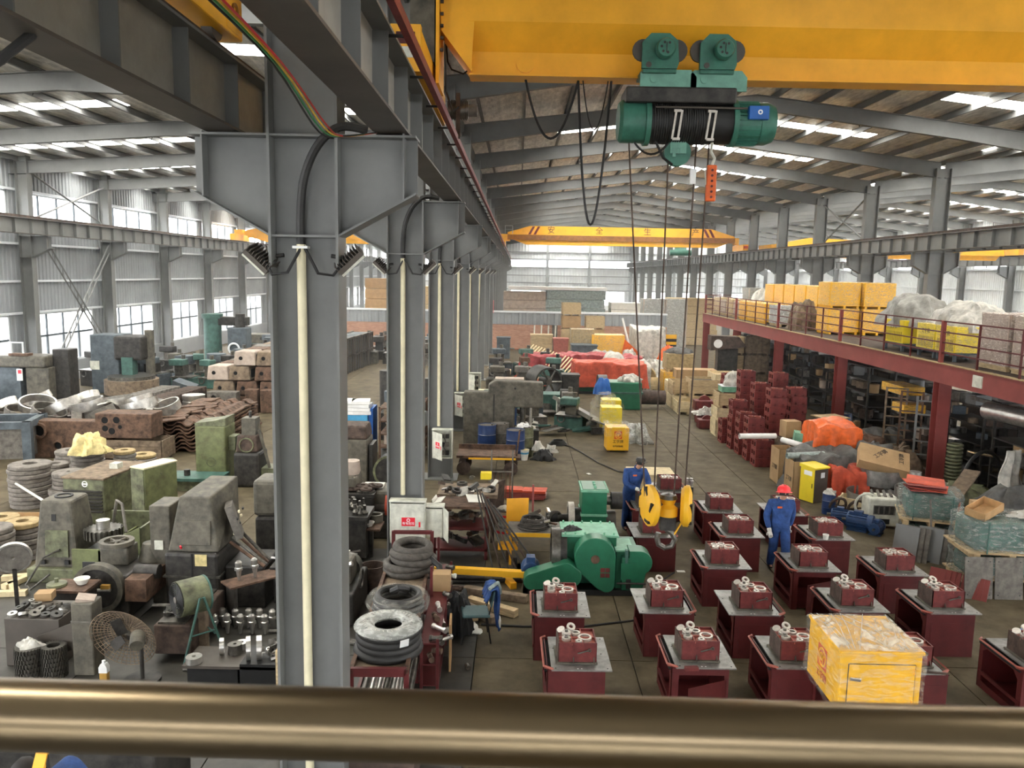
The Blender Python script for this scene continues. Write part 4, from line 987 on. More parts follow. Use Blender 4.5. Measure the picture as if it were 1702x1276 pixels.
hz = thing('hose_coil', 'double stack of black hose coils, the top one spirally wrapped in white film', 'hose', (-1.60, 9.96, 0.9))
for i in range(4): B().torus((0.012 * (i % 2), 0, 0.05 + 0.085 * i), 0.365 + 0.03 * (i == 0), 0.06, 40, 10).obj('hose_turn', 'rubber', hz)
B().torus((0, 0, 0.35), 0.31, 0.135, 44, 12, sq=0.42).obj('wrapping', 'wrap_grey', hz)
b_ = B()
for i in range(36):
    a = 2 * PI * i / 36
    b_.tube([(math.cos(a) * 0.18, math.sin(a) * 0.18, 0.36), (math.cos(a + 0.12) * 0.31, math.sin(a + 0.12) * 0.31, 0.407), (math.cos(a + 0.25) * 0.44, math.sin(a + 0.25) * 0.44, 0.355)], 0.007, 4)
b_.obj('film_turns', 'tarp_white', hz).__setitem__('kind', 'stuff')
B().obox((0.26, -0.36, 0.27), (0.12, 0.008, 0.1), (0.2, 0, 0.6)).obj('paper_tag', 'white', hz, smooth=0)
hz = thing('hose_coil', 'black hose coil half covered by milky plastic, second on the rack', 'hose', (-1.66, 11.2, 0.9))
for i in range(4): B().torus((0.012 * (i % 2), 0, 0.045 + 0.065 * i), 0.34 - 0.012 * i, 0.048, 36, 8).obj('hose_turn', 'rubber', hz)
B().torus((0, 0.02, 0.14), 0.345, 0.125, 40, 12, sq=1.1).obj('wrapping', 'wrap', hz)
B().tube([(-0.1, 0.1, 0.25), (0.0, 0.05, 0.32), (0.05, 0.12, 0.3), (0.12, 0.2, 0.24)], 0.05, 8).obj('loose_end', 'rubber', hz)
hz = thing('hose_coil', 'loose coil of thick grey hose at the far end of the rack', 'hose', (-1.68, 12.75, 0.9))
for i in range(5):
    a = random.uniform(0, 6)
    o = B().torus((0.04 * math.cos(a), 0.04 * math.sin(a), 0.07 + 0.09 * i), 0.36 - 0.022 * i, 0.066, 36, 10).obj('hose_turn', 'hose_grey', hz, (0, 0, 0), (0.05 * math.sin(a), 0.06 * math.cos(a), 0))
B().tube([(0.3, -0.1, 0.3), (0.5, -0.25, 0.2), (0.56, -0.5, -0.1), (0.58, -0.62, -0.3)], 0.05, 8).obj('hose_end', 'rubber', hz)
hz = thing('hose_coil', 'hose coil in milky plastic low in front of the rack', 'hose', (-1.45, 8.75, 0.55))
for i in range(3): B().torus((0, 0, 0.05 + 0.08 * i), 0.33, 0.05, 36, 8).obj('hose_turn', 'rubber', hz)
B().torus((0, 0.0, 0.14), 0.34, 0.13, 40, 12).obj('wrapping', 'wrap', hz)
o = B().box(-0.45, 0.4, -0.5, 0.35, 0, 0.54).obj('steel_bin', 'rust_dark', None, (-1.45, 8.75, 0)); tag(o, 'dark steel bin below the nearest plastic-wrapped hose coil', 'bin')
# narrow side shelf with pipe fittings, right of the rack
s_ = thing('fitting_shelf', 'narrow red shelf of pipe fittings along the right of the hose rack', 'shelf', (-1.12, 10.4, 0), 0.02)
for x in (-0.1, 0.12):
    for y in (0, 1.6, 3.0): B().box(x - 0.02, x + 0.02, y - 0.02, y + 0.02, 0, 1.28 if x < 0 and y > 1 else 0.85).obj('post', 'table_red', s_, smooth=0)
for z in (0.2, 0.5, 0.8): B().box(-0.12, 0.14, -0.02, 3.02, z - 0.02, z).obj('tray', 'table_red', s_, smooth=0)
fit = None
for i in range(22):
    loc = (-1.11 + random.uniform(-0.06, 0.06), 10.45 + 0.13 * i, 0.8 if i % 3 == 0 else 0.5); ax = random.uniform(0, 3)
    L = random.uniform(0.14, 0.26)
    o = B().lathe([(0, 0), (0.04, 0), (0.04, 0.04), (0.03, 0.05), (0.03, L - 0.05), (0.042, L - 0.04), (0.042, L), (0, L)], 10).obj('pipe_fitting', random.choice(['bright_steel', 'oily_steel', 'rust', 'box_white']), None, (loc[0], loc[1], loc[2] + 0.045), (PI / 2, 0, ax))
    tag(o, 'short pipe fitting on the narrow red shelf', 'fitting', 'pipe fittings on the narrow red shelf')
o = B().obox((0, 0, 0.36), (0.03, 0.42, 0.72)).obj('wooden_sheet', 'ply', None, (-0.90, 11.35, 0), (0, 0, 0.05)); tag(o, 'brown board standing against the fitting shelf', 'board')
heap('jacket', 'ink', 'dark blue cloth dumped beside the hose rack', 'cloth', (-0.86, 12.6, 0.0), 0.25, 0.33, 0.62, 5, 0.3)
o = B().box(-0.14, 0.14, -0.12, 0.12, 0, 0.28).obj('carton', 'carton', None, (-1.12, 12.3, 0.8), bev=0.004); tag(o, 'small brown carton at the end of the fitting shelf', 'carton')
for i, p in enumerate(((-0.86, 13.3), (-0.62, 13.15), (-0.34, 13.35), (-0.3, 13.9))):
    o = B().obox((0, 0, 0.07), (0.15, 1.0 if i < 3 else 1.2, 0.13)).obj('timber_block', 'wood_old' if i % 2 else 'wood', None, (p[0], p[1], 0.0), (0, 0, 0.5 + 0.25 * i), bev=0.008); tag(o, 'rough squared timber on the floor behind the teal chair, ' + ('nearest the rack', 'second from the rack', 'third from the rack', 'under the yellow beam')[i], 'timber')
o = B().obox((0, 0, 0.06), (2.0, 0.14, 0.12)).obj('steel_beam', 'box_yellow', None, (-0.69, 14.51, 0.25) , (0, 0, -0.10), bev=0.006); o.location.z = 0.2; tag(o, 'yellow painted beam lying behind the timbers', 'beam')
o = B().obox((0, 0, 0.06), (0.5, 0.12, 0.12)).obj('steel_beam', 'crane_yellow', None, (-0.05, 14.55, 0.0), (0, 0, 1.9), bev=0.006); tag(o, 'short yellow beam end lying across', 'beam')
for i in range(7):
    a = (-0.59, 14.85, 0); x = a[0] - 0.9 + 0.22 * i
    o = B().cyl((0, 0, 0), (random.uniform(1.2, 2.2), 0, 0), 0.025, 6).obj('steel_bar', random.choice(['rust_dark', 'machine_dark', 'rust']), None, (a[0] - 1.1, 14.2 + 0.14 * i, 0.03 + 0.05 * (i % 2)), (0, 0, random.uniform(-0.25, 0.15))); tag(o, 'rusty bar lying on the floor behind the teal chair', 'bar', 'rusty bars on the floor behind the teal chair')
o = B().cyl((0, 0, 0), (0.0, 0.1, 0.0), 0.035, 10).obj('loose_can', 'oily_steel', None, (-0.62, 11.2, 0.036), (0, 0, 0.3)); tag(o, 'small metal piece lying on bare floor left of the tables', 'scrap')
heap('litter', 'paper', 'white crumpled paper on the floor beside the rack', 'paper', (-0.62, 12.55, 0), 0.14, 0.2, 0.05, 9, 0.5, n=8)

# ================================================================ TOOL SHELF AND SCRAP BEHIND THE RACK
q = (-0.62, 15.33, 0)
s_ = thing('tool_shelf', 'rusty red shelf crammed with scrap metal beside the second column', 'shelf', (-1.05, 16.2, 0), 0)
for x in (-0.55, 0.5):
    for y in (-0.35, 0.35): B().box(x - 0.03, x + 0.03, y - 0.03, y + 0.03, 0, 1.12).obj('post', 'table_red', s_, smooth=0)
for z in (0.18, 0.62, 1.06): B().box(-0.58, 0.53, -0.38, 0.38, z, z + 0.05).obj('tray', 'table_red' if z < 1 else 'rust', s_, smooth=0)
def scrap(n, x0, x1, y0, y1, z0, z1, label, group, mats, big=0.35, seed=1, name='scrap_piece'):
    rnd = random.Random(seed)
    for i in range(n):
        k = rnd.choice('brccpb'); m = rnd.choice(mats); L = rnd.uniform(0.4, 1.0) * big; b_ = B()
        if k == 'b': b_.obox((0, 0, 0), (L, L * rnd.uniform(0.2, 0.5), L * rnd.uniform(0.1, 0.35)))
        elif k == 'r': b_.cyl((-L / 2, 0, 0), (L / 2, 0, 0), 0.02 + 0.03 * rnd.random(), 8)
        elif k == 'c': b_.ring((0, 0, -0.03), L * 0.3, L * 0.18, 0.06, n=14)
        else: b_.obox((0, 0, 0), (L, L * 0.7, 0.012)); b_.obox((0, L * 0.3, 0.04), (L * 0.9, 0.012, 0.08))
        o = b_.obj(name, m, None, (rnd.uniform(x0, x1), rnd.uniform(y0, y1), rnd.uniform(z0, z1)), (rnd.uniform(-0.35, 0.35), rnd.uniform(-0.35, 0.35), rnd.uniform(0, PI)))
        tag(o, label, 'scrap', group)
JK = ['rust', 'rust_dark', 'machine_dark', 'oily_steel', 'machine_grey', 'cast_grey']
for z in (0.3, 0.72): scrap(16, -1.5, -0.65, 15.95, 16.5, z, z + 0.16, 'scrap piece stuffed into the rusty red shelf', 'scrap in the rusty red shelf', JK, 0.4, int(z * 100))
scrap(20, -1.55, -0.4, 15.95, 17.6, 1.15, 1.4, 'scrap piece heaped on top of the rusty red shelf', 'scrap on top of the rusty red shelf', JK + ['paper', 'bright_steel'], 0.45, 11)
b_ = thing('tool_bench', 'low bench behind the rusty red shelf piled with tools', 'bench', (-0.95, 17.3, 0))
B().box(-0.7, 0.6, -0.45, 0.5, 1.0, 1.08).obj('bench_top', 'wood_old', b_, smooth=0)
for x in (-0.62, 0.5):
    for y in (-0.38, 0.42): B().box(x - 0.04, x + 0.04, y - 0.04, y + 0.04, 0, 1.0).obj('leg', 'rust_dark', b_, smooth=0)
o = B().obox((0, 0, 0), (0.36, 0.28, 0.01), (0.3, 0.1, 0)).obj('paper_sheet', 'paper', None, (-0.78, 16.0, 1.24), (0, 0, 0.3)); tag(o, 'white and yellow paper sheet on the rusty shelf', 'paper')
o = B().box(-0.12, 0.12, -0.1, 0.1, 0, 0.14).obj('parts_tin', 'box_lemon', None, (-0.62, 17.4, 1.3)); tag(o, 'small yellow tin among the tools on the bench', 'tin')
for i in range(7):
    a = (-0.75 + 0.06 * i, 15.6 - 0.05 * i, 1.6 - 0.05 * i); bb = (-0.35 + 0.16 * i, 14.9 + 0.02 * i, 0.03)
    o = B().cyl(a, bb, 0.018, 6).obj('steel_bar', 'rust_dark' if i % 2 else 'machine_dark'); tag(o, 'long dark bar leaning on the rusty red shelf', 'bar', 'bars leaning on the rusty red shelf')
    if i in (2, 5): B().obox(tuple(bb), (0.16, 0.12, 0.06), (0, 0, 0.4)).obj('foot', 'machine_dark', o, bev=0.01)
o = thing('anvil_block', 'dark iron base with a short post on the floor beside the bars', 'tool', (0.05, 15.15, 0), 0.5)
B().prism([(-0.28, 0), (0.28, 0), (0.2, 0.12), (-0.2, 0.12)], 'y', -0.13, 0.13).obj('base', 'machine_dark', o, smooth=0)
B().cyl((0, 0, 0.12), (0, 0, 0.32), 0.045, 10).obj('post', 'machine_dark', o)
o = B().obox((0, 0, 0.5), (0.06, 0.6, 1.0)).obj('steel_sheet', 'rust_dark', None, (-0.42, 18.3, 0.0), (0, 0.05, -0.5)); tag(o, 'dark sheet standing upright behind the paint buckets', 'sheet')
bk = None
for i, (z, lab) in enumerate(((0.0, 'lower'), (0.36, 'upper'))):
    t = thing('paint_bucket', 'white bucket with a red band, the %s of two stacked' % lab, 'bucket', (-0.20 + 0.02 * i, 17.05, z), 0, 'stacked paint buckets')
    B().lathe([(0, 0), (0.14, 0), (0.165, 0.35), (0.155, 0.35), (0.135, 0.03), (0, 0.03)], 20).obj('bucket_wall', 'box_white', t)
    B().ring((0, 0, 0.2), 0.162, 0.15, 0.05, n=20).obj('label_band', 'sign_red', t)
    B().ring((0, 0, 0.32), 0.175, 0.16, 0.03, n=20).obj('bucket_rim', 'cast_grey', t)
heap('rag', 'paper', 'stained white cloth on top of the paint buckets', 'rag', (-0.17, 17.05, 0.72), 0.14, 0.13, 0.08, 6, 0.4, n=10)
t = thing('push_cart', 'upright steel push cart with slatted back', 'cart', (-0.30, 19.4, 0), 0.05)
for s in (-1, 1): B().tube([(s * 0.26, 0, 0), (s * 0.26, 0, 0.7), (s * 0.26, 0.04, 1.5)], 0.022, 6).obj('handle_post', 'cast_grey', t)
B().cyl((-0.26, 0.03, 0.95), (0.26, 0.03, 0.95), 0.018, 6).obj('cross_bar', 'cast_grey', t)
for i in range(5): B().box(-0.2 + 0.1 * i - 0.012, -0.2 + 0.1 * i + 0.012, -0.01, 0.01, 0.25, 0.94).obj('slat', 'rust', t, smooth=0)
B().box(-0.3, 0.3, -0.3, 0.02, 0.1, 0.16).obj('toe_plate', 'rust_dark', t, smooth=0)
for s in (-1, 1): B().cyl((s * 0.24, 0.05, 0.1), (s * 0.3, 0.05, 0.1), 0.1, 12).obj('wheel', 'rubber', t)

# welding bench with the yellow plate
t = thing('work_bench', 'welding bench with a yellow edge and a tangle of cables', 'bench', (0.35, 15.9, 0))
B().box(-0.45, 0.62, -0.35, 0.4, 0.62, 0.68).obj('bench_top', 'cast_grey', t, smooth=0)
B().box(-0.40, 0.62, -0.37, -0.35, 0.6, 0.68).obj('bench_edge', 'box_yellow', t, smooth=0)
for x in (-0.4, 0.55):
    for y in (-0.3, 0.35): B().box(x - 0.025, x + 0.025, y - 0.025, y + 0.025, 0, 0.62).obj('leg', 'crane_yellow' if x < 0 else 'rust', t, smooth=0)
b_ = B()
for i in range(9):
    a = random.uniform(0, 6); b_.torus((0.03 * math.cos(a), 0.03 * math.sin(a), 0.03 + 0.022 * i), 0.30 - 0.012 * i, 0.017, 28, 6)
o = b_.obj('cable_coil', 'hose_grey', None, (0.42, 15.9, 0.68)); tag(o, 'tangled coil of grey welding cable on the bench', 'cable')
o = B().obox((0, 0, 0.36), (0.5, 0.02, 0.74)).obj('yellow_plate', 'crane_yellow', None, (0.08, 16.75, 0.3), (-0.1, 0.05, 0.35)); tag(o, 'yellow steel plate propped on the welding bench', 'plate')
o = B().box(-0.02, 0.02, -0.02, 0.02, 0, 0.8).obj('clamp_post', 'mezz_red', None, (0.4, 16.28, 0.68)); tag(o, 'dark red clamp post next to the yellow plate', 'post')
scrap(14, 0.3, 0.95, 15.7, 16.5, 0.72, 0.9, 'scrap piece on the welding bench', 'scrap on the welding bench', JK + ['bright_steel'], 0.3, 21)
o = B().lathe([(0, 0), (0.16, 0), (0.18, 0.04), (0.18, 0.3), (0.12, 0.34), (0, 0.34)], 16, axis='y').obj('electric_motor', 'machine_dark', None, (0.62, 16.9, 0.42), (0, 0, 0.4)); tag(o, 'black motor behind the cable coil', 'motor')
o = B().torus((0, 0, 0), 0.17, 0.05, 20, 8, 'y').obj('flexible_hose', 'hose_grey', None, (0.9, 17.2, 0.45), (0, 0, 0.6)); tag(o, 'grey ring of flexible hose behind the welding bench', 'hose')
o = B().obox((0, 0, 0.06), (0.5, 0.3, 0.12)).obj('floor_tray', 'rust', None, (0.3, 15.2, 0)); tag(o, 'rusty tray under the welding bench', 'tray')
o = B().box(-0.2, 0.2, -0.1, 0.1, 0, 0.12).obj('yellow_block', 'crane_yellow', None, (-0.1, 15.75, 0.28)); tag(o, 'yellow block at the left leg of the welding bench', 'block')
B().box(-0.04, 0.04, -0.04, 0.04, -0.28, 0).obj('block_stand', 'rust_dark', o)
o = B().box(-0.16, 0.16, -0.1, 0.1, 0, 0.16).obj('carton', 'carton_grey', None, (0.12, 14.8, 0), (0, 0, 0.2)); tag(o, 'pale brown block on the floor left of the belt guard', 'block')
# red sheets
for i in range(9):
    x = -0.05 + (0.55 if i % 2 else 0) + random.uniform(-0.06, 0.06)
    o = B().obox((0, 0, 0.012), (0.62, 0.55, 0.016)).obj('red_sheet', 'tarp_red' if i > 5 else 'mezz_red', None, (x, 20.6 + random.uniform(-0.1, 0.1), 0.02 + 0.045 * (i // 2)), (random.uniform(0, 0.04), random.uniform(-0.05, 0.05), random.uniform(-0.15, 0.15)))
    B().obox((0, -0.27, 0.04), (0.62, 0.012, 0.06)).obj('folded_edge', 'tarp_red' if i > 5 else 'mezz_red', o)
    tag(o, 'folded red sheet in the loose stack on the floor', 'sheet', 'red sheets stacked on the floor')

# ================================================================ DRUMS, PRESS, TROLLEY
def drum(m, label, loc, rim='bright_steel'):
    t = thing('oil_drum', label, 'drum', loc)
    B().lathe([(0, 0), (0.29, 0), (0.295, 0.3), (0.303, 0.31), (0.295, 0.32), (0.295, 0.62), (0.303, 0.63), (0.295, 0.64), (0.29, 0.93), (0.28, 0.93), (0.275, 0.915), (0, 0.915)], 26).obj('shell', m, t)
    for z in (0.305, 0.625): B().torus((0, 0, z), 0.296, 0.008, 26, 5).obj('hoop', rim if z > 0.5 else m, t)
    B().torus((0, 0, 0.93), 0.288, 0.012, 26, 5).obj('rim', m, t)
    B().cyl((0, 0, 0.914), (0, 0, 0.918), 0.27, 22).obj('lid', 'cast_grey', t)
    B().cyl((0.16, 0, 0.917), (0.16, 0, 0.94), 0.03, 8).obj('bung', 'ink', t)
    return t
drum('drum_blue', 'blue oil drum with a pale lid, left of two in front of the press', (-0.91, 25.78, 0))
drum('drum_blue', 'blue oil drum, right of two in front of the press', (0.02, 24.99, 0))
drum('cast_grey', 'bare metal drum between and behind the two blue drums', (-0.50, 26.1, 0))
drum('moss_green', 'dark green drum behind the right blue drum', (0.30, 25.5, 0))
p = thing('press_brake', 'big brown-grey C-frame press beyond the blue drums', 'press', (0, 27.0, 0))
B().prism([(-1.75, 0), (-0.42, 0), (-0.02, 0.0), (-0.02, 1.35), (0.92, 1.35), (0.92, 2.2), (-0.7, 2.25), (-0.92, 2.1), (-0.92, 1.85), (-1.75, 1.85)], 'y', -0.3, 0.25).obj('frame', 'machine_grey', p, smooth=0, bev=0.05)
B().box(-0.05, 0.8, -0.5, 0.45, 0, 0.62).obj('bed', 'machine_dark', p, smooth=0)
B().cyl((0.25, 0.0, 0.62), (0.25, 0.0, 1.36), 0.10, 14).obj('ram', 'oily_steel', p); B().cyl((0.52, 0.0, 0.7), (0.52, 0.0, 1.36), 0.05, 10).obj('guide_rod', 'bright_steel', p); B().cyl((0.0, 0.0, 0.7), (0.0, 0.0, 1.36), 0.05, 10).obj('guide_rod', 'motor_blue', p)
B().box(-0.75, -0.7, -0.31, -0.29, 0.5, 1.8).obj('side_seam', 'machine_dark', p, smooth=0)
B().cyl((-0.02, -0.32, 2.0), (-0.02, -0.29, 2.0), 0.04, 8).obj('lifting_hole', 'ink', p)
scrap(18, 0.0, 0.75, 26.55, 27.2, 0.66, 0.85, 'metal part lying on the bed of the press', 'parts on the bed of the press', ['bright_steel', 'oily_steel', 'paper', 'machine_dark'], 0.25, 31)
heap('rag', 'white', 'white cloth on the dark green drum', 'rag', (0.25, 25.5, 0.94), 0.2, 0.2, 0.12, 8, 0.5, n=10)
t = thing('plastic_bucket', 'white and blue bucket in front of the right blue drum', 'bucket', (0.3, 24.85, 0))
B().lathe([(0, 0), (0.11, 0), (0.16, 0.34), (0.15, 0.34), (0.1, 0.02), (0, 0.02)], 18).obj('bucket_wall', 'paper', t)
B().lathe([(0.118, 0.08), (0.15, 0.26)], 18).obj('label_band', 'sky_blue', t, (0, 0, 0)); B().cyl((0, 0, 0.3), (0, 0, 0.33), 0.145, 16).obj('contents', 'paper_yellow', t)
heap('rubbish_bag', 'ink', 'black rubbish sack slumped beside the bucket', 'bag', (0.92, 24.95, 0), 0.35, 0.3, 0.32, 10, 0.3)
heap('rag_pile', 'paper', 'white cloth on the black rubbish sack', 'rag', (0.75, 25.2, 0.25), 0.18, 0.16, 0.25, 12, 0.5, n=10)
heap('rag_pile', 'tarp_white', 'pale pink rag pile beside the black rubbish sack', 'rag', (1.15, 25.3, 0.15), 0.2, 0.16, 0.22, 13, 0.5, n=10)
t = thing('platform_trolley', 'rusty flat trolley with a yellow edge on iron wheels', 'trolley', (-0.72, 23.2, 0))
B().box(-0.95, 0.75, -0.55, 0.55, 0.52, 0.60).obj('deck', 'rust', t, smooth=0)
B().prism([(-0.95, 0.60), (0.75, 0.60), (0.75, 0.74), (-0.95, 0.74)], 'y', 0.4, 0.44).obj('backboard', 'rust', t, smooth=0)
B().box(-0.6, 0.76, -0.575, -0.55, 0.5, 0.55).obj('deck_edge', 'box_yellow', t, smooth=0)
for x, y in ((-0.75, -0.4), (-0.75, 0.4), (0.62, -0.4), (0.62, 0.4)):
    B().cyl((x, y - 0.04, 0.2), (x, y + 0.04, 0.2), 0.2, 18).obj('wheel', 'rust_dark', t)
    B().box(x - 0.05, x + 0.05, y - 0.07, y + 0.07, 0.2, 0.52).obj('wheel_fork', 'rust_dark', t, smooth=0)
B().box(0.5, 0.9, -0.25, 0.25, 0.42, 0.5).obj('drawbar_head', 'rust', t, smooth=0)
B().cyl((0.78, 0, 0.5), (0.86, 0.1, 1.25), 0.03, 6).obj('drawbar', 'rust', t)
# cable snaking over the floor, aisle
pts = [(1.55, 27.2, 0.02), (1.9, 26.9, 0.02), (2.2, 26.0, 0.02), (2.6, 24.6, 0.02), (3.1, 23.5, 0.02), (3.6, 23.2, 0.02), (4.1, 23.5, 0.02)]
o = B().tube(pts, 0.02, 5).obj('floor_cable', 'rubber'); tag(o, 'black cable running from the press across the aisle floor', 'cable')
b_ = B()
for i in range(5): b_.torus((0, 0, 0.02 + 0.03 * i), 0.3 - 0.03 * i, 0.02, 24, 5)
o = b_.obj('cable_coil', 'rubber', None, (1.5, 27.3, 0)); tag(o, 'small coil of black cable on the floor beside the press', 'cable')
o = B().tube([(-0.5, 12.75, 0.015), (0.2, 12.7, 0.015), (1.2, 12.75, 0.015), (2.0, 13.0, 0.015), (2.7, 13.3, 0.015), (3.0, 13.9, 0.015), (2.9, 14.9, 0.015), (3.2, 15.3, 0.015)], 0.018, 5).obj('floor_cable', 'rubber'); tag(o, 'black cable on the floor passing behind the red tables', 'cable')
for i, (x, y) in enumerate(((3.35, 15.4), (3.45, 14.2), (2.2, 23.2), (4.6, 29.5), (4.4, 27.5))):
    o = B().obox((0, 0, 0.004), (0.16, 0.1, 0.006)).obj('paper_scrap', 'paper', None, (x, y, 0), (0, 0, i)); tag(o, 'scrap of white paper on the aisle floor', 'paper', 'paper scraps on the aisle floor')

# pale wooden crate behind the worker
def crate(label, loc, sx, sy, h, m='wood', rz=0, rows=3, name='wooden_crate', group=None, lid=False, fill=None, feet=True):
    t = thing(name, label, 'crate', loc, rz, group)
    f = 0.09 if feet else 0.0
    hh = (h - f) / rows
    for i in range(rows):
        z0, z1 = f + hh * i + 0.008, f + hh * (i + 1) - 0.004
        for a in ((-sx / 2, sx / 2, -sy / 2, -sy / 2 + 0.025), (-sx / 2, sx / 2, sy / 2 - 0.025, sy / 2), (-sx / 2, -sx / 2 + 0.025, -sy / 2, sy / 2), (sx / 2 - 0.025, sx / 2, -sy / 2, sy / 2)):
            B().box(*a, z0, z1).obj('plank', m, t, smooth=0)
    for x in (-1, 1):
        for y in (-1, 1): B().box(min(x * sx / 2, x * (sx / 2 + 0.02)), max(x * sx / 2, x * (sx / 2 + 0.02)), y * (sy / 2 - 0.05) - 0.05, y * (sy / 2 - 0.05) + 0.05, f, h).obj('batten', m, t, smooth=0)
    if feet:
        for x in (-0.42, 0, 0.42): B().box(x * sx - 0.05, x * sx + 0.05, -sy / 2, sy / 2, 0, f).obj('runner', m, t, smooth=0)
    B().box(-sx / 2 + 0.02, sx / 2 - 0.02, -sy / 2 + 0.02, sy / 2 - 0.02, f, f + 0.03).obj('bottom_board', m, t, smooth=0)
    if lid: B().box(-sx / 2 - 0.01, sx / 2 + 0.01, -sy / 2 - 0.01, sy / 2 + 0.01, h, h + 0.025).obj('lid', m, t, smooth=0)
    if fill: B().box(-sx / 2 + 0.03, sx / 2 - 0.03, -sy / 2 + 0.03, sy / 2 - 0.03, f + 0.02, h - 0.12).obj('contents', fill, t, smooth=0)
    return t
crate('pale wooden crate standing behind the worker in the dark cap', (3.55, 20.55, 0), 1.15, 0.85, 0.75, 'wood_pale', 0, 3, lid=True)

# ================================================================ MEZZANINE
XM = 11.6
mz = thing('mezzanine', 'red steel mezzanine deck on red columns along the right', 'mezzanine', (0, 0, 0))
B().box(XM, XM + 0.12, 13, 50.6, 3.05, 3.57).obj('edge_beam', 'mezz_red', mz, smooth=0)
B().box(XM - 0.06, XM + 0.12, 13, 50.6, 3.58, 3.6).obj('edge_strip', 'disc_ochre', mz, smooth=0)
B().box(XM + 0.1, 18.2, 13, 50.6, 3.5, 3.59).obj('deck', 'rust_dark', mz, smooth=0)
for k in range(6):
    y = 15.1 + 7.02 * k
    c_ = B(); c_.box(-0.17, 0.17, -0.17, -0.15, 0, 3.05); c_.box(-0.17, 0.17, 0.15, 0.17, 0, 3.05); c_.box(-0.01, 0.01, -0.15, 0.15, 0, 3.05)
    if y < 49.8: c_.obj('column', 'mezz_red', mz, (XM + 0.17, y, 0), (0, 0, 0.0), smooth=0)
    else: c_.obj('column', 'mezz_red', mz, (XM + 0.17, 50.2, 0), smooth=0)
    B().box(XM + 0.1, 18.2, y - 0.1, y + 0.1, 3.1, 3.5).obj('joist', 'mezz_red', mz, smooth=0)
    B().box(17.8, 18.1, y - 0.15, y + 0.15, 0, 3.1).obj('column', 'mezz_red', mz, smooth=0)
B().box(XM - 0.03, XM, 19.95, 20.35, 3.18, 3.48).obj('notice_plate', 'box_white', mz, smooth=0)
t = thing('deck_railing', 'dark red railing along the edge of the mezzanine', 'railing', (XM + 0.06, 0, 3.6))
for z in (0.28, 0.56, 0.84, 1.13): B().box(-0.018, 0.018, 13, 50.5, z - 0.018, z + 0.018).obj('rail', 'table_red', t, smooth=0)
y = 15.1; i = 0
while y < 50.6:
    wd = 0.05 if i % 4 == 0 else 0.022
    B().box(-wd, wd, y - wd, y + wd, 0, 1.15).obj('post', 'mezz_red' if i % 4 == 0 else 'table_red', t, smooth=0); y += 7.02 / 4; i += 1
for z in (0.28, 0.56, 0.84, 1.13): B().box(0, 6, 50.4, 50.44, z - 0.018, z + 0.018).obj('end_rail', 'table_red', t, smooth=0)
# goods on the deck
def wrapped_box(name, label, loc, sx, sy, h, m, wrap, cat='box', pallet=True, layers=1, rz=0, group=None, marks=False, stand=None):
    t = thing(name, label, cat, loc, rz, group); z0 = 0.0
    if stand:
        for x in (-1, 1):
            for y in (-1, 1): B().box(x * sx * 0.42 - 0.04, x * sx * 0.42 + 0.04, y * sy * 0.42 - 0.04, y * sy * 0.42 + 0.04, 0, 0.2).obj('leg', 'machine_blue_grey', t, smooth=0)
        B().box(-sx / 2, sx / 2, -sy / 2, sy / 2, 0.2, 0.25).obj('stand_top', 'machine_blue_grey', t, smooth=0); z0 = 0.25
    elif pallet:
        for x in (-0.42, 0, 0.42): B().box(x * sx - 0.05, x * sx + 0.05, -sy / 2, sy / 2, 0, 0.1).obj('runner', m if m.startswith('box') else 'wood', t, smooth=0)
        B().box(-sx / 2 - 0.01, sx / 2 + 0.01, -sy / 2 - 0.01, sy / 2 + 0.01, 0.1, 0.13).obj('pallet_top', m if m.startswith('box') else 'wood', t, smooth=0); z0 = 0.13
    for i in range(layers):
        a, b = z0 + (h - z0) * i / layers, z0 + (h - z0) * (i + 1) / layers
        B().box(-sx / 2, sx / 2, -sy / 2, sy / 2, a + 0.004, b - 0.004).obj('body', m, t, smooth=0, bev=0.012)
    if marks:
        text('工字牌', 'lettering', 'ink', t, (-sx / 2 - 0.003, 0, z0 + (h - z0) * 0.7), (PI / 2, 0, -PI / 2), 0.16)
        for q in range(12): B().box(-sx / 2 - 0.004, -sx / 2 - 0.001, -sy * 0.42 + q * sy * 0.07, -sy * 0.42 + q * sy * 0.07 + 0.02, z0 + 0.05, z0 + 0.36).obj('vent_slot', 'ink', t, smooth=0)
    if wrap:
        def w_(u, v):
            a = 2 * PI * u; x, y = math.cos(a), math.sin(a); e_ = max(abs(x), abs(y)); s = 1.0 if v < 0.75 else 1.0 - (v - 0.75) * 3.9
            f = 0.015 * math.sin(11 * a + 8 * v) + 0.01 * math.sin(23 * a - 5 * v)
            return (x / e_ * (sx / 2 + 0.02 + f) * s, y / e_ * (sy / 2 + 0.02 + f) * s, z0 + (h + 0.015 - z0) * min(1, v / 0.75) + f * 0.5)
        B().grid(w_, 44, 12).obj('wrapping', wrap, t)
    return t
Z = 3.6
wrapped_box('wrapped_carton_stack', 'wrapped brown carton stack on a pallet at the right end of the mezzanine', (12.65, 20.6, 3.6), 1.0, 1.2, 1.42, 'carton_grey', 'wrap_brown', layers=3)
o_ = wrapped_box('wrapped_carton_stack', 'wrapped brown carton stack cut by the right edge on the mezzanine', (12.65, 19.2, 3.6), 1.0, 1.2, 1.4, 'carton_grey', 'wrap_brown', layers=3)
wrapped_box('wrapped_carton_stack', 'taller wrapped carton stack behind the grey tarpaulins on the mezzanine', (16.2, 23.4, 3.6), 1.1, 1.2, 2.1, 'carton_grey', 'wrap_brown', layers=4)
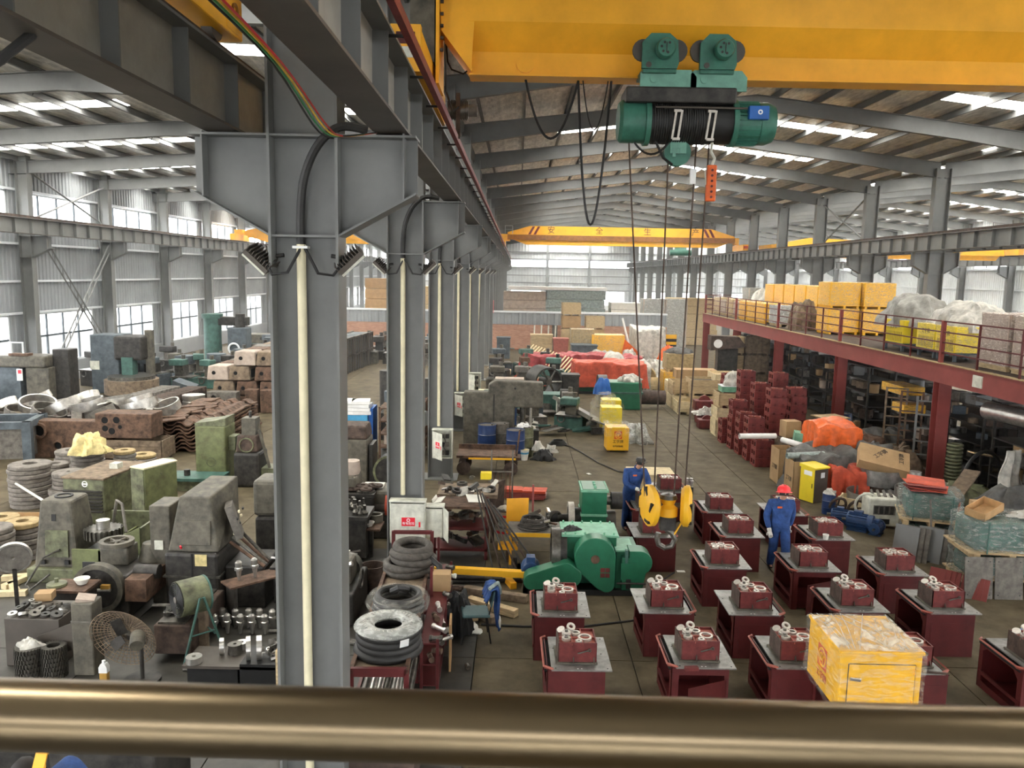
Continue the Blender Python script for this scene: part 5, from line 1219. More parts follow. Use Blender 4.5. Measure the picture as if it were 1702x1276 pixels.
wrapped_box('wrapped_carton_stack', 'second tall wrapped carton stack at the right edge of the mezzanine', (17.4, 23.2, 3.6), 1.1, 1.2, 2.05, 'carton_grey', 'wrap_brown', layers=4)
wrapped_box('wrapped_carton_stack', 'low wrapped bale with a pink band behind the yellow crates', (15.2, 23.9, 3.6), 1.5, 1.0, 1.3, 'carton_grey', 'wrap_grey', layers=2)
for i, lab in enumerate(('left', 'middle', 'right')):
    wrapped_box('control_cabinet', 'yellow slatted cabinet on a blue-grey stand on the mezzanine, %s of three' % lab, ((12.45, 12.55, 12.55)[i], (26.0, 23.85, 22.75)[i], 3.6), (0.7, 1.0, 1.0)[i], (1.35, 1.05, 1.05)[i], 0.98, 'box_lemon', 'wrap_soft' if i else None, 'cabinet', marks=True, stand=True, group='yellow cabinets on stands on the mezzanine')
heap('tarpaulin', 'tarp_pale', 'grey tarpaulin heaped over the left yellow cabinet on the mezzanine', 'tarpaulin', (12.95, 26.3, 4.35), 1.05, 1.5, 1.0, 3, 0.22)
heap('tarpaulin', 'tarp_white', 'pale grey tarpaulin over the middle yellow cabinet on the mezzanine', 'tarpaulin', (13.0, 23.4, 4.42), 1.0, 1.35, 0.85, 8, 0.22)
B().box(-0.4, 0.5, -1.4, 1.4, -0.82, 0.05).obj('load_core', 'machine_blue_grey', bpy.data.objects['tarpaulin'], (0.35, 0, 0.05), smooth=0)
for i in range(2):
    wrapped_box('packed_cabinet', 'yellow cabinet, %s of the tall double-stacked pair on the mezzanine' % ('lower left' if i == 0 else 'upper left'), (13.2, 33.4, 3.6 + 1.05 * i), 1.25, 1.3, 1.05, 'box_yellow', 'wrap_soft', 'cabinet', group='tall double-stacked yellow cabinets')
    wrapped_box('packed_cabinet', 'yellow cabinet, %s of the tall double-stacked pair on the mezzanine' % ('lower right' if i == 0 else 'upper right'), (14.5, 33.2, 3.6 + 1.05 * i), 1.25, 1.3, 1.05, 'box_yellow', 'wrap_soft', 'cabinet', group='tall double-stacked yellow cabinets')
heap('wrapped_scrap', 'wood_old', 'dark lumpy wrapped load on the mezzanine left of the tall yellow cabinets', 'load', (12.5, 35.6, 3.6), 0.6, 0.75, 1.2, 4, 0.3)
wrapped_box('wrapped_bale', 'white-grey wrapped bale on the mezzanine between yellow cabinets', (12.6, 38.0, 3.6), 1.1, 1.5, 0.95, 'cladding_light', 'wrap_grey')
for i in range(6):
    wrapped_box('packed_cabinet', 'yellow wrapped cabinet in the back row on the mezzanine, %s from the right' % ORD[i], (14.2, 36.0 + 1.6 * i, 4.45), 1.2, 1.45, 1.05, 'box_yellow', 'wrap_soft', 'cabinet', group='back row of wrapped yellow cabinets')
    o = wrapped_box('support_crate', 'pale crate under the back row of wrapped yellow cabinets', (14.2, 36.0 + 1.6 * i, 3.6), 1.2, 1.45, 0.85, 'wood', None, 'crate', group='crates under the back row of yellow cabinets')
for i in range(3):
    wrapped_box('packed_cabinet', 'yellow wrapped cabinet in the front row by the railing, %s from the right' % ORD[i], (12.6, 40.2 + 1.6 * i, 3.6), 1.1, 1.4, 0.98, 'box_yellow', 'wrap_soft', 'cabinet', group='front row of wrapped yellow cabinets')
for i in range(4):
    wrapped_box('packed_carton', 'pale wrapped carton near the far end of the mezzanine, %s from the right' % ORD[i], (12.7, 45.0 + 1.5 * i, 3.6), 1.1, 1.3, 0.9 + 0.1 * (i % 2), 'wood' if i % 2 else 'carton_grey', 'wrap_soft', 'carton')
heap('tarpaulin', 'tarp_white', 'white sheeting bunched at the far end of the mezzanine', 'tarpaulin', (14.3, 47.0, 3.6), 0.9, 1.2, 1.6, 6, 0.25)
wrapped_box('wrapped_bale', 'beige bale at the far left end of the mezzanine', (14.5, 49.2, 3.6), 1.4, 1.4, 1.6, 'carton_grey', 'wrap_grey')
for i in range(5):
    wrapped_box('packed_carton', 'brown carton piled beyond the mezzanine columns', (17.0, 37 + 2.9 * i, 3.6), 1.4, 1.8, 1.5 + 0.25 * (i % 3), 'carton', None, 'carton', group='cartons beyond the mezzanine columns')

# ================================================================ STORAGE UNDER THE MEZZANINE
def rack(label, loc, L, D, levels, h, m='machine_dark'):
    t = thing('storage_rack', label, 'rack', loc)
    for x in (0, D):
        for k in range(int(L / 1.6) + 1):
            y = L * k / int(L / 1.6); B().box(x - 0.03, x + 0.03, y - 0.03, y + 0.03, 0, h).obj('post', m, t, smooth=0)
    for i in range(levels):
        z = 0.12 + (h - 0.15) * i / (levels - 1); B().box(-0.02, D + 0.02, -0.02, L + 0.02, z - 0.04, z).obj('shelf', m, t, smooth=0)
    return t
STK = ['machine_dark', 'rust_dark', 'oily_steel', 'cast_grey', 'machine_blue_grey', 'wood_old', 'carton_grey', 'bright_steel', 'carton', 'steel_grey']
def shelf_goods(n, x0, y0, L, D, levels, h, label, group, seed):
    rnd = random.Random(seed)
    for i in range(n):
        lv = rnd.randrange(levels); z = 0.12 + (h - 0.15) * lv / (levels - 1) + 0.001
        x, y = x0 + rnd.uniform(0.05, D * 0.5), y0 + rnd.uniform(0.15, L - 0.15); k = rnd.random(); b_ = B(); s = rnd.uniform(0.22, 0.5)
        if k < 0.4: b_.box(-s / 2, s / 2, -s / 2, s / 2, 0, s * rnd.uniform(0.5, 1))
        elif k < 0.75: b_.lathe([(0, 0), (s * 0.4, 0), (s * 0.42, s * 0.7), (s * 0.3, s * 0.75), (0, s * 0.75)], 12)
        else: b_.ring((0, 0, 0), s * 0.5, s * 0.3, s * 0.5, n=14)
        tag(b_.obj('stored_part', rnd.choice(STK), None, (x, y, z), (0, 0, rnd.uniform(0, 3))), label, 'part', group)
for i, (x, y, L, lv, h, lab) in enumerate(((13.3, 22.6, 5.6, 5, 2.3, 'behind the nearest red mezzanine column'), (13.0, 17.0, 4.6, 5, 2.2, 'right of the nearest red mezzanine column'), (13.2, 30.0, 6.0, 6, 2.6, 'behind the second red mezzanine column'),
                                           (13.2, 37.0, 5.6, 5, 2.4, 'behind the third red mezzanine column'), (13.0, 44.0, 5.0, 4, 2.3, 'behind the farthest red mezzanine column'))):
    rack('dark steel storage rack under the mezzanine, ' + lab, (x, y, 0), L, 1.0, lv, h)
    shelf_goods(46, x, y, L, 1.4, lv, h, 'stored part on the dark rack ' + lab, 'parts on the rack ' + lab, i)
    for q in range(2):
        t = thing('steel_cabinet', 'dark steel cabinet standing behind the rack ' + lab, 'cabinet', (x + 2.4, y + 0.9 + 2.6 * q, 0), 0, 'dark cabinets behind the rack ' + lab); B().box(-0.5, 0.5, -1.1, 1.1, 0, 2.1).obj('body', 'machine_dark', t, smooth=0); B().box(-0.52, -0.5, -1.0, -0.05, 0.1, 2.0).obj('door', 'steel_dark', t, smooth=0); B().box(-0.52, -0.5, 0.05, 1.0, 0.1, 2.0).obj('door', 'steel_dark', t, smooth=0)
# ladder-like uprights of stacked frames
for i, (x, y, m, lab) in enumerate(((12.1, 25.4, 'wood_old', 'brown ladder-like rack end left of the nearest red column, leftmost'), (12.2, 24.6, 'rust', 'rusty ladder-like rack end left of the nearest red column, middle'), (12.1, 23.4, 'steel_grey', 'grey ladder-like rack end just left of the nearest red column'))):
    t = thing('rack_end', lab, 'rack', (x, y, 0), -0.5)
    for s in (-1, 1): B().box(s * 0.3 - 0.03, s * 0.3 + 0.03, -0.03, 0.03, 0, 2.45).obj('upright', m, t, smooth=0)
    for k in range(8 if i < 2 else 6): B().box(-0.3, 0.3, -0.02, 0.02, 0.3 + k * (0.3 if i < 2 else 0.4), 0.34 + k * (0.3 if i < 2 else 0.4)).obj('rung', m, t, smooth=0)
t = thing('wooden_barrel', 'brown banded barrel with a square lid beside the red casing stacks', 'barrel', (10.75, 27.19, 0))
for k in range(18):
    a = 2 * PI * k / 18; B().prism([(0.50, -0.085), (0.53, -0.085), (0.53, 0.085), (0.50, 0.085)], 'z', 0, 1.15).obj('stave', 'wood_old', t, (0, 0, 0), (0, 0, a), smooth=0)
for z in (0.1, 0.4, 0.75, 1.02): B().ring((0, 0, z), 0.55, 0.53, 0.05, n=24).obj('hoop', 'rust', t)
B().obox((0, 0, 1.17), (1.0, 0.8, 0.03), (0, 0, 0.3)).obj('lid_board', 'wood', t, smooth=0)
heap('sack', 'tarp_grey', 'dark sack leaning by the brown barrel', 'sack', (11.2, 25.6, 0), 0.7, 0.6, 1.0, 2, 0.15)
heap('sack', 'wood_old', 'brown cloth-covered heap under the mezzanine edge', 'sack', (11.6, 23.9, 0), 0.8, 0.7, 0.85, 5, 0.3)
heap('tarpaulin', 'tarp_grey', 'dark tarpaulin heap between the barrel and the ladder-like racks', 'tarpaulin', (12.4, 26.6, 0), 1.0, 0.9, 0.9, 15, 0.3)
drum('drum_blue', 'dark blue drum under the mezzanine behind the barrel', (12.1, 29.4, 0))
crate('low brown crate on the floor under the mezzanine by the sack', (11.4, 24.6, 0), 0.7, 0.5, 0.4, 'carton', 0.5, 2)
for i, (y, z) in enumerate(((26.1, 2.2), (25.6, 1.65))):
    wrapped_box('yellow_tray', 'yellow tray with white film high on the rack, %s' % ('upper' if i == 0 else 'lower'), (12.6, y, z), 0.7, 1.5 - 0.7 * i, 0.28, 'box_yellow', 'wrap', 'tray', pallet=False)
for i in range(3):
    o = B().lathe([(0.05, 0), (0.22, 0), (0.22, 2.6), (0.05, 2.6)], 18, axis='y').obj('film_roll', 'bright_steel' if i < 2 else 'grass_wrap', None, (13.0 + 0.4 * i, 18.6 - 0.35 * i, 2.45 if i < 2 else 2.6), (0, 0, 0.2)); tag(o, ('silvery roll lying on the rack under the mezzanine, left one', 'silvery roll lying on the rack under the mezzanine, right one', 'pale roll above the two silvery rolls')[i], 'roll')
o = B().box(-0.03, 0.03, -1.8, 1.8, -0.05, 0.05).obj('long_profile', 'cast_grey', None, (12.7, 20.5, 2.62)); tag(o, 'long pale steel profile lying high beside the nearest red column', 'profile')
def coat(u, v): return ((u - 0.5) * (0.5 + 0.25 * v) + 0.03 * math.sin(9 * v), 0.10 * math.sin(14 * u + 3 * v) * (0.3 + v), -1.15 * v)
for i, (m, lab) in enumerate((('tarp_white', 'off-white work coat hanging under the mezzanine'), ('carton_grey', 'beige coat hanging beside the off-white one'))):
    o = B().grid(coat, 20, 12).obj('work_coat', m, None, (12.2 + 0.42 * i, 19.4 - 0.45 * i, 1.75 + 0.05 * i), (0, 0, 0.4)); sm = o.modifiers.new('thick', 'SOLIDIFY'); sm.thickness = 0.05; tag(o, lab, 'coat')
o = B().torus((0, 0, 0), 0.85, 0.05, 30, 8, 'y').obj('tyre_hoop', 'black', None, (12.2, 20.6, 0.6), (0, 0, 0.5)); tag(o, 'big black hoop leaning in the shade left of the hanging coats', 'hoop')
o = B().obox((0, 0, 0), (0.9, 0.2, 0.03)).obj('timber', 'wood', None, (12.5, 21.2, 1.25), (0.1, 0.2, 0.4)); tag(o, 'pale board lying on the dark shelf left of the coats', 'board')
b_ = thing('spring_stack', 'stack of greenish rings behind the foot of the nearest red column', 'spring', (12.15, 21.9, 0))
for k in range(14): B().torus((0, 0, 0.05 + k * 0.1), 0.18, 0.04, 18, 6).obj('ring', 'moss_green', b_)

# ================================================================ RED CASING STACKS
def cast_box(t):
    W_, D_, H = 0.26, 0.27, 0.275
    B().box(-W_, W_, -D_, -D_ + 0.02, 0, H).obj('front_wall', 'casing_red', t, smooth=0); B().box(-W_, W_, D_ - 0.02, D_, 0, H).obj('back_wall', 'casing_red', t, smooth=0); B().box(W_ - 0.02, W_, -D_, D_, 0, H).obj('right_wall', 'casing_red', t, smooth=0)
    f = B()
    f.box(-W_ - 0.01, -W_ + 0.015, -D_, D_, 0, 0.06); f.box(-W_ - 0.01, -W_ + 0.015, -D_, D_, H - 0.07, H)
    for y in (-D_, -0.035, D_ - 0.07): f.box(-W_ - 0.01, -W_ + 0.015, y, y + 0.07, 0.06, H - 0.07)
    f.obj('left_frame', 'mezz_red', t, smooth=0)
    B().box(-W_ + 0.06, -W_ + 0.08, -D_ + 0.02, D_ - 0.02, 0.02, H - 0.05).obj('core_shade', 'dark_void', t, smooth=0)  # black sheet put in as the shade behind the side openings
    B().box(-W_ + 0.02, W_ - 0.02, -D_ + 0.02, D_ - 0.02, 0.02, 0.03).obj('floor_web', 'dark_void', t, smooth=0)
    for x in (-0.13, 0.13): B().obox((x, -D_ - 0.012, 0.05), (0.05, 0.03, 0.05), (0.5, 0, 0)).obj('lug', 'casing_red', t, smooth=0)
    B().ring((0.08, -0.02, H - 0.03), 0.11, 0.08, 0.045, n=16).obj('bearing_boss', 'table_edge', t); B().ring((-0.1, 0.08, H - 0.03), 0.08, 0.055, 0.045, n=14).obj('bearing_boss', 'table_edge', t)
SK = [  # x, y, count, where
 (7.72, 24.75, 3, 'front stack, beside the paper tubes'), (7.70, 25.6, 5, 'second stack from the front'), (7.66, 26.45, 5, 'third stack along the aisle'),
 (7.64, 27.3, 6, 'fourth stack along the aisle'), (7.56, 28.3, 3, 'short stack next to the wooden crates'),
 (8.55, 26.2, 8, 'tall stack nearest the camera, left one'), (9.35, 26.6, 8, 'tall stack nearest the camera, right one'),
 (8.45, 27.6, 8, 'tall stack in the middle'), (8.3, 28.9, 9, 'tall stack second from the back'), (8.05, 30.2, 8, 'tall stack at the back left'), (9.3, 28.4, 9, 'tall stack behind at the right')]
pro = None
for (x, y, n, where) in SK:
    for k in range(n):
        lab = 'red cast casing in the %s, %s' % (where, 'bottom one' if k == 0 else 'top one' if k == n - 1 else 'layer %d' % (k + 1))
        loc = (x + random.uniform(-0.015, 0.015), y + random.uniform(-0.015, 0.015), 0.28 * k)
        if pro is None:
            pro = thing('cast_casing', lab, 'casing', loc, 0, 'stacked red casings'); cast_box(pro)
        else: dup(pro, loc, random.uniform(-0.02, 0.02), lab)
# crates beyond the stacks, along the right side of the aisle
crate('wooden crate on the floor at the end of the red casing stacks', (7.75, 29.6, 0), 0.75, 0.8, 0.62, 'wood_pale', 0, 2)
crate('brown crate, middle of three beside the red casing stacks', (7.8, 29.6, 0.62), 0.8, 0.9, 0.45, 'wood_pale', 0, 2)
crate('weathered crate, top of three beside the red casing stacks', (7.85, 29.65, 1.07), 0.8, 0.95, 0.55, 'wood', 0, 1)
o = B().box(-0.4, 0.4, -0.3, 0.3, 0, 0.2).obj('green_tub', 'machine_mint', None, (8.0, 29.75, 1.62)); B().box(-0.42, 0.42, -0.32, 0.32, 0.2, 0.23).obj('tub_rim', 'cladding_light', o); tag(o, 'mint green tub on top of the crate stack', 'tub')
heap('plastic_bag', 'tarp_white', 'white plastic bag bulging out of the mint green tub', 'bag', (8.1, 29.8, 1.85), 0.42, 0.36, 0.5, 7, 0.3)
for i, (x, y, z, s, lab) in enumerate(((7.65, 32.0, 0, 0.55, 'on the floor under white plastic'), (7.9, 33.4, 0.3, 0.6, 'behind the white plastic'), (7.45, 30.9, 0, 0.5, 'beside the crate stack'))):
    t = thing('cast_housing', 'dark red cast housing ' + lab, 'casting', (x, y, z))
    B().box(-s * 0.7, s * 0.7, -s * 0.5, s * 0.5, 0, s * 0.7).obj('body', 'casing_red', t, smooth=0, bev=0.03); B().cyl((0, -s * 0.1, s * 0.6), (0, s * 0.1, s * 0.6), s * 0.42, 18).obj('dome', 'casing_red', t)
    if z: B().box(-0.5, 0.5, -0.5, 0.5, -0.3, 0).obj('block', 'wood_old', t)
heap('plastic_bag', 'tarp_white', 'white crumpled plastic on the red cast housing', 'bag', (7.7, 31.75, 0.38), 0.5, 0.3, 0.28, 17, 0.5)
for i, (x, y, sx_, sy_, h, m, lab, fill) in enumerate(((7.35, 34.5, 0.9, 1.2, 0.55, 'wood_pale', 'bottom of the open-crate pair', None), (7.4, 35.9, 1.0, 1.2, 0.6, 'wood_pale', 'bottom left beside the aisle', None), (7.45, 35.9, 1.0, 1.2, 0.62, 'wood', 'on the bottom left crate', None),
        (8.2, 35.3, 1.1, 1.3, 0.7, 'wood', 'under the open crate', None), (9.5, 35.8, 1.5, 1.3, 0.85, 'box_yellow', 'low yellow-brown one under the big open crate', None))):
    crate('wooden crate ' + lab, (x, y, 0 if i not in (2,) else 0.6), sx_, sy_, h, m, 0, 3)
crate('open weathered crate with dark contents by the aisle', (8.2, 35.3, 0.7), 1.2, 1.3, 0.7, 'wood', 0, 2, fill='machine_dark')
crate('big open crate with yellowish sides behind the weathered one', (9.6, 35.8, 0.85), 1.7, 1.5, 0.75, 'wood_pale', 0, 1, fill='wood')
crate('long crate on the floor beyond the open crates', (8.2, 38.5, 0), 1.9, 1.0, 0.85, 'wood_pale', 0, 3, lid=True)
crate('long flat crate on top of the one beyond the open crates', (8.6, 38.6, 0.9), 1.9, 0.9, 0.5, 'carton', 0, 1, lid=True)
wrapped_box('packed_cabinet', 'yellow cabinet by the aisle, lower of two beyond the crates', (8.0, 40.5, 0), 1.3, 1.2, 1.1, 'box_yellow', 'wrap_soft', 'cabinet')
wrapped_box('packed_cabinet', 'ochre cabinet on top of the yellow one beyond the crates', (8.2, 40.6, 1.1), 1.4, 1.2, 0.9, 'disc_ochre', None, 'cabinet')
heap('tarpaulin', 'tarp_grey', 'dark cover on the ochre cabinet', 'tarpaulin', (8.2, 40.6, 2.0), 0.7, 0.6, 0.3, 22, 0.2)
crate('narrow pallet with planks against the far yellow cabinets', (7.2, 41.6, 0), 0.7, 1.8, 0.5, 'wood_pale', 0, 2)
o = B().cyl((0, 0, 0), (0, 0.14, 0), 0.5, 24).obj('ochre_disc', 'disc_ochre', None, (7.0, 43.0, 0.5), (0.2, 0, -0.5)); tag(o, 'ochre disc leaning by the aisle before the rolled cloth', 'disc')
for i in range(6):
    crate('brown crate piled under the far end of the mezzanine, %s' % ('bottom left', 'bottom right', 'middle left', 'middle right', 'top left', 'top right')[i], (11.0 + 1.3 * (i % 2), 41.6, 0.95 * (i // 2)), 1.2, 1.0, 0.93, 'wood_old' if i % 2 else 'wood', 0, 2)
o = B().prism([(-0.9, 0), (0.9, 0.2), (0.5, 0.7), (-0.9, 0.75)], 'y', -0.4, 0.4).obj('machine_hopper', 'rust_dark', None, (10.7, 41.0, 2.15)); tag(o, 'dark hopper standing high before the farthest red column', 'hopper'); B().box(-0.5, 0.5, -0.3, 0.3, -2.15, 0.1).obj('hopper_stand', 'machine_dark', o)
o = B().cyl((0, -0.42, 0.35), (0, -0.40, 0.35), 0.22, 18).obj('white_disc', 'white', o, (-0.55, 0, 0))
heap('cloth_pile', 'tarp_orange', 'red-orange sheet bunched near the wrapped tall load', 'tarpaulin', (9.3, 49.0, 0.0), 0.8, 0.8, 1.6, 31, 0.3)
heap('cloth_pile', 'tarp_white', 'pale cloth bundle lying by the aisle edge', 'cloth', (8.1, 47.0, 0), 1.1, 1.4, 1.0, 32, 0.35)
o = B().cyl((0, 0, 0), (0.6, -4.2, 0), 0.3, 14).obj('rolled_carpet', 'carton_grey', None, (7.2, 50.2, 0.3)); tag(o, 'long rolled grey cloth lying along the aisle edge', 'roll')
t = thing('warning_board', 'yellow and black striped board near the brick wall', 'board', (9.6, 52, 1.5))
B().box(-0.7, 0.7, -0.03, 0.03, -1.5, 0.6).obj('board', 'box_yellow', t); B().box(-0.7, 0.7, -0.04, -0.03, 0.15, 0.33).obj('stripe', 'ink', t); B().box(-0.7, 0.7, -0.04, -0.03, -0.2, -0.05).obj('stripe', 'ink', t)
# tall wrapped load and rolls by the brick wall
drape('wrapped_load', 'tarp_white', 'tall load wrapped in pale plastic standing before the brick wall', 'load', (8.6, 53.5, 0), 1.9, 3.4, 2.45, 12, 0.05)
for i, x in enumerate((5.9, 6.8)): heap('wrapped_bundle', 'grass_wrap', 'grey-green wrapped bundle at the brick wall, %s' % ('left' if i == 0 else 'right'), 'load', (x, 60.5, 0), 0.6, 0.6, 1.45, 40 + i, 0.12)

# ================================================================ PILE BESIDE THE AISLE (right middle)
def carton(label, loc, sx, sy, h, rot=(0, 0, 0), m='carton', mark=None, open_=False):
    t = thing('carton', label, 'carton', loc); t.rotation_euler = rot
    if open_:
        for a in ((-sx / 2, sx / 2, -sy / 2, -sy / 2 + 0.01), (-sx / 2, sx / 2, sy / 2 - 0.01, sy / 2), (-sx / 2, -sx / 2 + 0.01, -sy / 2, sy / 2), (sx / 2 - 0.01, sx / 2, -sy / 2, sy / 2)): B().box(*a, 0, h).obj('side', m, t, smooth=0)
        B().box(-sx / 2, sx / 2, -sy / 2, sy / 2, 0, 0.01).obj('bottom', m, t, smooth=0)
    else: B().box(-sx / 2, sx / 2, -sy / 2, sy / 2, 0, h).obj('body', m, t, smooth=0)
    if mark: text(mark, 'lettering', 'ink', t, (-sx / 2 - 0.002, 0, h * 0.45), (PI / 2, 0, -PI / 2), 0.15)
    return t
carton('tall open brown carton at the aisle edge of the pile, left one', (7.74, 22.75, 0), 0.5, 0.75, 1.0, (0, 0, 0), 'carton', '工字牌', True)
carton('tall open brown carton at the aisle edge of the pile, right one', (7.75, 21.4, 0), 0.6, 0.7, 0.98, (0, 0, 0), 'carton', '工字牌', True)
for i, (a, b, lab) in enumerate((((6.85, 24.2, 1.02), (8.0, 24.35, 1.02), 'long white tube on the front red casing stack'), ((8.05, 23.9, 1.0), (8.5, 23.2, 0.95), 'short white tube pointing at the camera'), ((7.35, 21.35, 1.07), (8.4, 21.5, 1.1), 'long pale tube across the open cartons'))):
    d = Vector(b) - Vector(a); L = d.length; o = B().ring((0, 0, 0), 0.085, 0.07, L, n=16).obj('paper_tube', 'white' if i < 2 else 'grass_wrap', None, a); o.rotation_euler = d.to_track_quat('Z', 'Y').to_euler(); tag(o, lab, 'tube')
crate('brown crate hidden behind the orange tarpaulin', (8.55, 24.6, 0), 0.7, 0.6, 0.94, 'wood_old', 0.2, 2)
carton('small brown carton on a crate behind the orange tarpaulin', (8.55, 24.7, 0.95), 0.5, 0.4, 0.5, (0, 0, 0.2))
o = B().box(-0.45, 0.45, -0.25, 0.25, 0, 0.35).obj('green_box', 'machine_mint', None, (8.85, 23.9, 0.85), (0, 0.1, -0.25)); tag(o, 'mint green box left of the orange tarpaulin', 'box')
heap('pile_core', 'tarp_grey', 'grey tarpaulin heap under the orange one', 'tarpaulin', (9.3, 22.6, 0), 1.7, 1.6, 1.15, 61, 0.18)
drape('tarpaulin', 'tarp_orange', 'bright orange tarpaulin draped over the top of the pile', 'tarpaulin', (9.25, 23.2, 0.75), 1.3, 1.3, 0.8, 63, 0.12, top=lambda x, y: 0.25 * math.cos(x * 1.6) * math.cos(y * 1.8))
drape('tarpaulin', 'tarp_grey', 'slate grey tarpaulin hanging down the aisle side of the pile', 'tarpaulin', (8.3, 21.75, 0.0), 1.25, 1.3, 1.1, 66, 0.13)
drape('tarpaulin', 'tarp_red', 'orange-red tarpaulin folds right of the yellow locker', 'tarpaulin', (8.85, 21.2, 0.0), 0.95, 0.9, 0.85, 67, 0.15)
heap('tarpaulin', 'tarp_grey', 'grey plastic crumpled between the orange tarpaulin and the tilted carton', 'tarpaulin', (10.1, 22.3, 0.55), 0.75, 0.6, 0.75, 69, 0.3)
heap('tarpaulin', 'rust', 'brown cloth behind the orange tarpaulin', 'tarpaulin', (10.6, 24.0, 0.0), 0.9, 0.7, 1.2, 70, 0.25)
t = thing('waste_locker', 'small yellow and black locker with a slanted yellow lid by the pile', 'locker', (7.93, 20.77, 0))
t.rotation_euler = (0, 0, 0.5)
B().box(-0.25, 0.25, -0.2, 0.26, 0, 0.9).obj('body', 'steel_dark', t, smooth=0, bev=0.01)
B().box(-0.262, -0.25, -0.2, 0.26, 0.02, 0.9).obj('door', 'box_lemon', t, smooth=0)
B().box(-0.27, -0.262, -0.15, -0.13, 0.4, 0.52).obj('handle', 'ink', t, smooth=0)
B().prism([(-0.24, 0.9), (0.3, 0.9), (0.3, 1.0), (-0.24, 0.95)], 'x', -0.28, 0.27).obj('lid', 'box_lemon', t, smooth=0, bev=0.015)
B().box(-0.265, -0.262, -0.12, 0.14, 0.72, 0.84).obj('label_plate', 'white', t, smooth=0); B().box(-0.02, 0.12, -0.204, -0.2, 0.66, 0.8).obj('label_plate', 'cladding_light', t, smooth=0)
c_ = carton('big brown carton tilted on top of two steel tubs', (9.75, 21.0, 0.98), 1.25, 0.75, 0.26, (0.5, 0.18, -0.3))
text('工字牌', 'lettering', 'ink', c_, (-0.1, 0.05, 0.282), (0, 0, 0.9), 0.16); text('工字牌', 'lettering', 'ink', c_, (0.42, 0.05, 0.282), (0, 0, 1.57), 0.14)
for i, (x, y, z, R, lab) in enumerate(((9.75, 21.0, 0.45, 0.55, 'under the tilted carton'), (9.2, 20.2, 0.02, 0.62, 'low one on a wooden base, in front'), (10.1, 20.0, 0.2, 0.4, 'small one at the right'))):
    t = thing('steel_tub', 'round grey steel tub, ' + lab, 'tub', (x, y, z)); B().ring((0, 0, 0), R, R - 0.015, 0.42, n=28).obj('rim_wall', 'plate_steel', t); B().cyl((0, 0, 0.0), (0, 0, 0.02), R - 0.01, 24).obj('bottom', 'steel_dark', t)
    if i == 0: B().cyl((0, 0, -0.4), (0, 0, 0), R * 0.8, 16).obj('support', 'rust_dark', t)
crate('low wooden crate with black stencils under the front steel tub', (8.75, 19.9, 0), 0.9, 0.5, 0.35, 'wood_pale', -0.6, 1)
t = drum('drum_blue', 'small dark blue drum right of the yellow locker', (7.88, 19.63, 0)); t.scale = (0.55, 0.55, 0.55)
heap('rag', 'tarp_white', 'pale rag on the small blue drum', 'rag', (t.location.x, t.location.y, 0.5), 0.14, 0.14, 0.12, 74, 0.4, n=10)
def emotor(label, loc, rz, m='motor_blue', s=1.0):
    t = thing('electric_motor', label, 'motor', loc, rz); t.scale = (s, s, s)
    b_ = B().cyl((-0.2, 0, 0.17), (0.2, 0, 0.17), 0.14, 20)
    for i in range(16):
        a = 2 * PI * i / 16; b_.obox((0, 0.15 * math.cos(a), 0.17 + 0.15 * math.sin(a)), (0.34, 0.03, 0.008), (a, 0, 0))
    b_.obj('body', m, t); B().cyl((0.2, 0, 0.17), (0.28, 0, 0.17), 0.16, 18).obj('fan_cover', m, t); B().cyl((-0.3, 0, 0.17), (-0.2, 0, 0.17), 0.03, 8).obj('shaft', 'oily_steel', t)
    B().box(-0.18, 0.18, -0.14, 0.14, 0, 0.03).obj('feet', m, t, smooth=0); B().box(-0.08, 0.08, -0.07, 0.07, 0.3, 0.38).obj('terminal_box', m, t, smooth=0)
    return t
emotor('blue electric motor on the floor, left of the group beside the generator', (7.88, 18.9, 0), -0.5); emotor('blue electric motor on the floor, largest in the middle of the group', (8.08, 18.35, 0), -0.6, s=1.2); emotor('blue electric motor on the floor, right of the group', (8.38, 18.05, 0), 0.9, s=0.9)
for i, (x, y) in enumerate(((8.05, 19.6), (8.42, 19.4))):
    o = B(); o.torus((0, 0, 0.24), 0.22, 0.035, 24, 8, 'y'); o.cyl((0, -0.03, 0.24), (0, 0.03, 0.24), 0.05, 10)
    for k in range(4): o.cyl((0, 0, 0.24), (0.22 * math.cos(k * 1.57), 0, 0.24 + 0.22 * math.sin(k * 1.57)), 0.02, 5)
    o = o.obj('spoked_pulley', 'rust_dark', None, (x, y, 0), (0.3, 0, 0.2)); tag(o, 'brown spoked pulley standing behind the blue motors, %s' % ('left' if i == 0 else 'right'), 'pulley')
t = thing('welding_generator', 'pale green-white generator set beside the blue motors', 'generator', (8.75, 18.75, 0), -0.12)
B().box(-0.34, 0.36, -0.3, 0.3, 0.05, 0.72).obj('housing', 'box_white', t, smooth=0, bev=0.04); B().box(-0.24, 0.26, -0.305, -0.3, 0.34, 0.56).obj('vent_panel', 'cast_grey', t, smooth=0)
for i in range(4): B().box(-0.22 + 0.12 * i, -0.14 + 0.12 * i, -0.31, -0.304, 0.36, 0.54).obj('vent', 'machine_dark', t, smooth=0)
B().box(-0.1, 0.14, -0.31, -0.3, 0.12, 0.24).obj('outlet', 'ink', t, smooth=0); B().torus((-0.32, -0.1, 0.5), 0.28, 0.03, 22, 8, 'y').obj('guard_hoop', 'box_white', t)
for i in range(4): B().cyl((-0.2 + 0.14 * i, -0.1, 0.72), (-0.2 + 0.14 * i, 0.1, 0.82), 0.035, 8).obj('cap', 'cast_grey', t)
heap('cloth_pile', 'tarp_orange', 'orange-red cloth crumpled behind the generator', 'cloth', (10.4, 19.3, 0.0), 0.7, 0.6, 0.75, 77, 0.35)
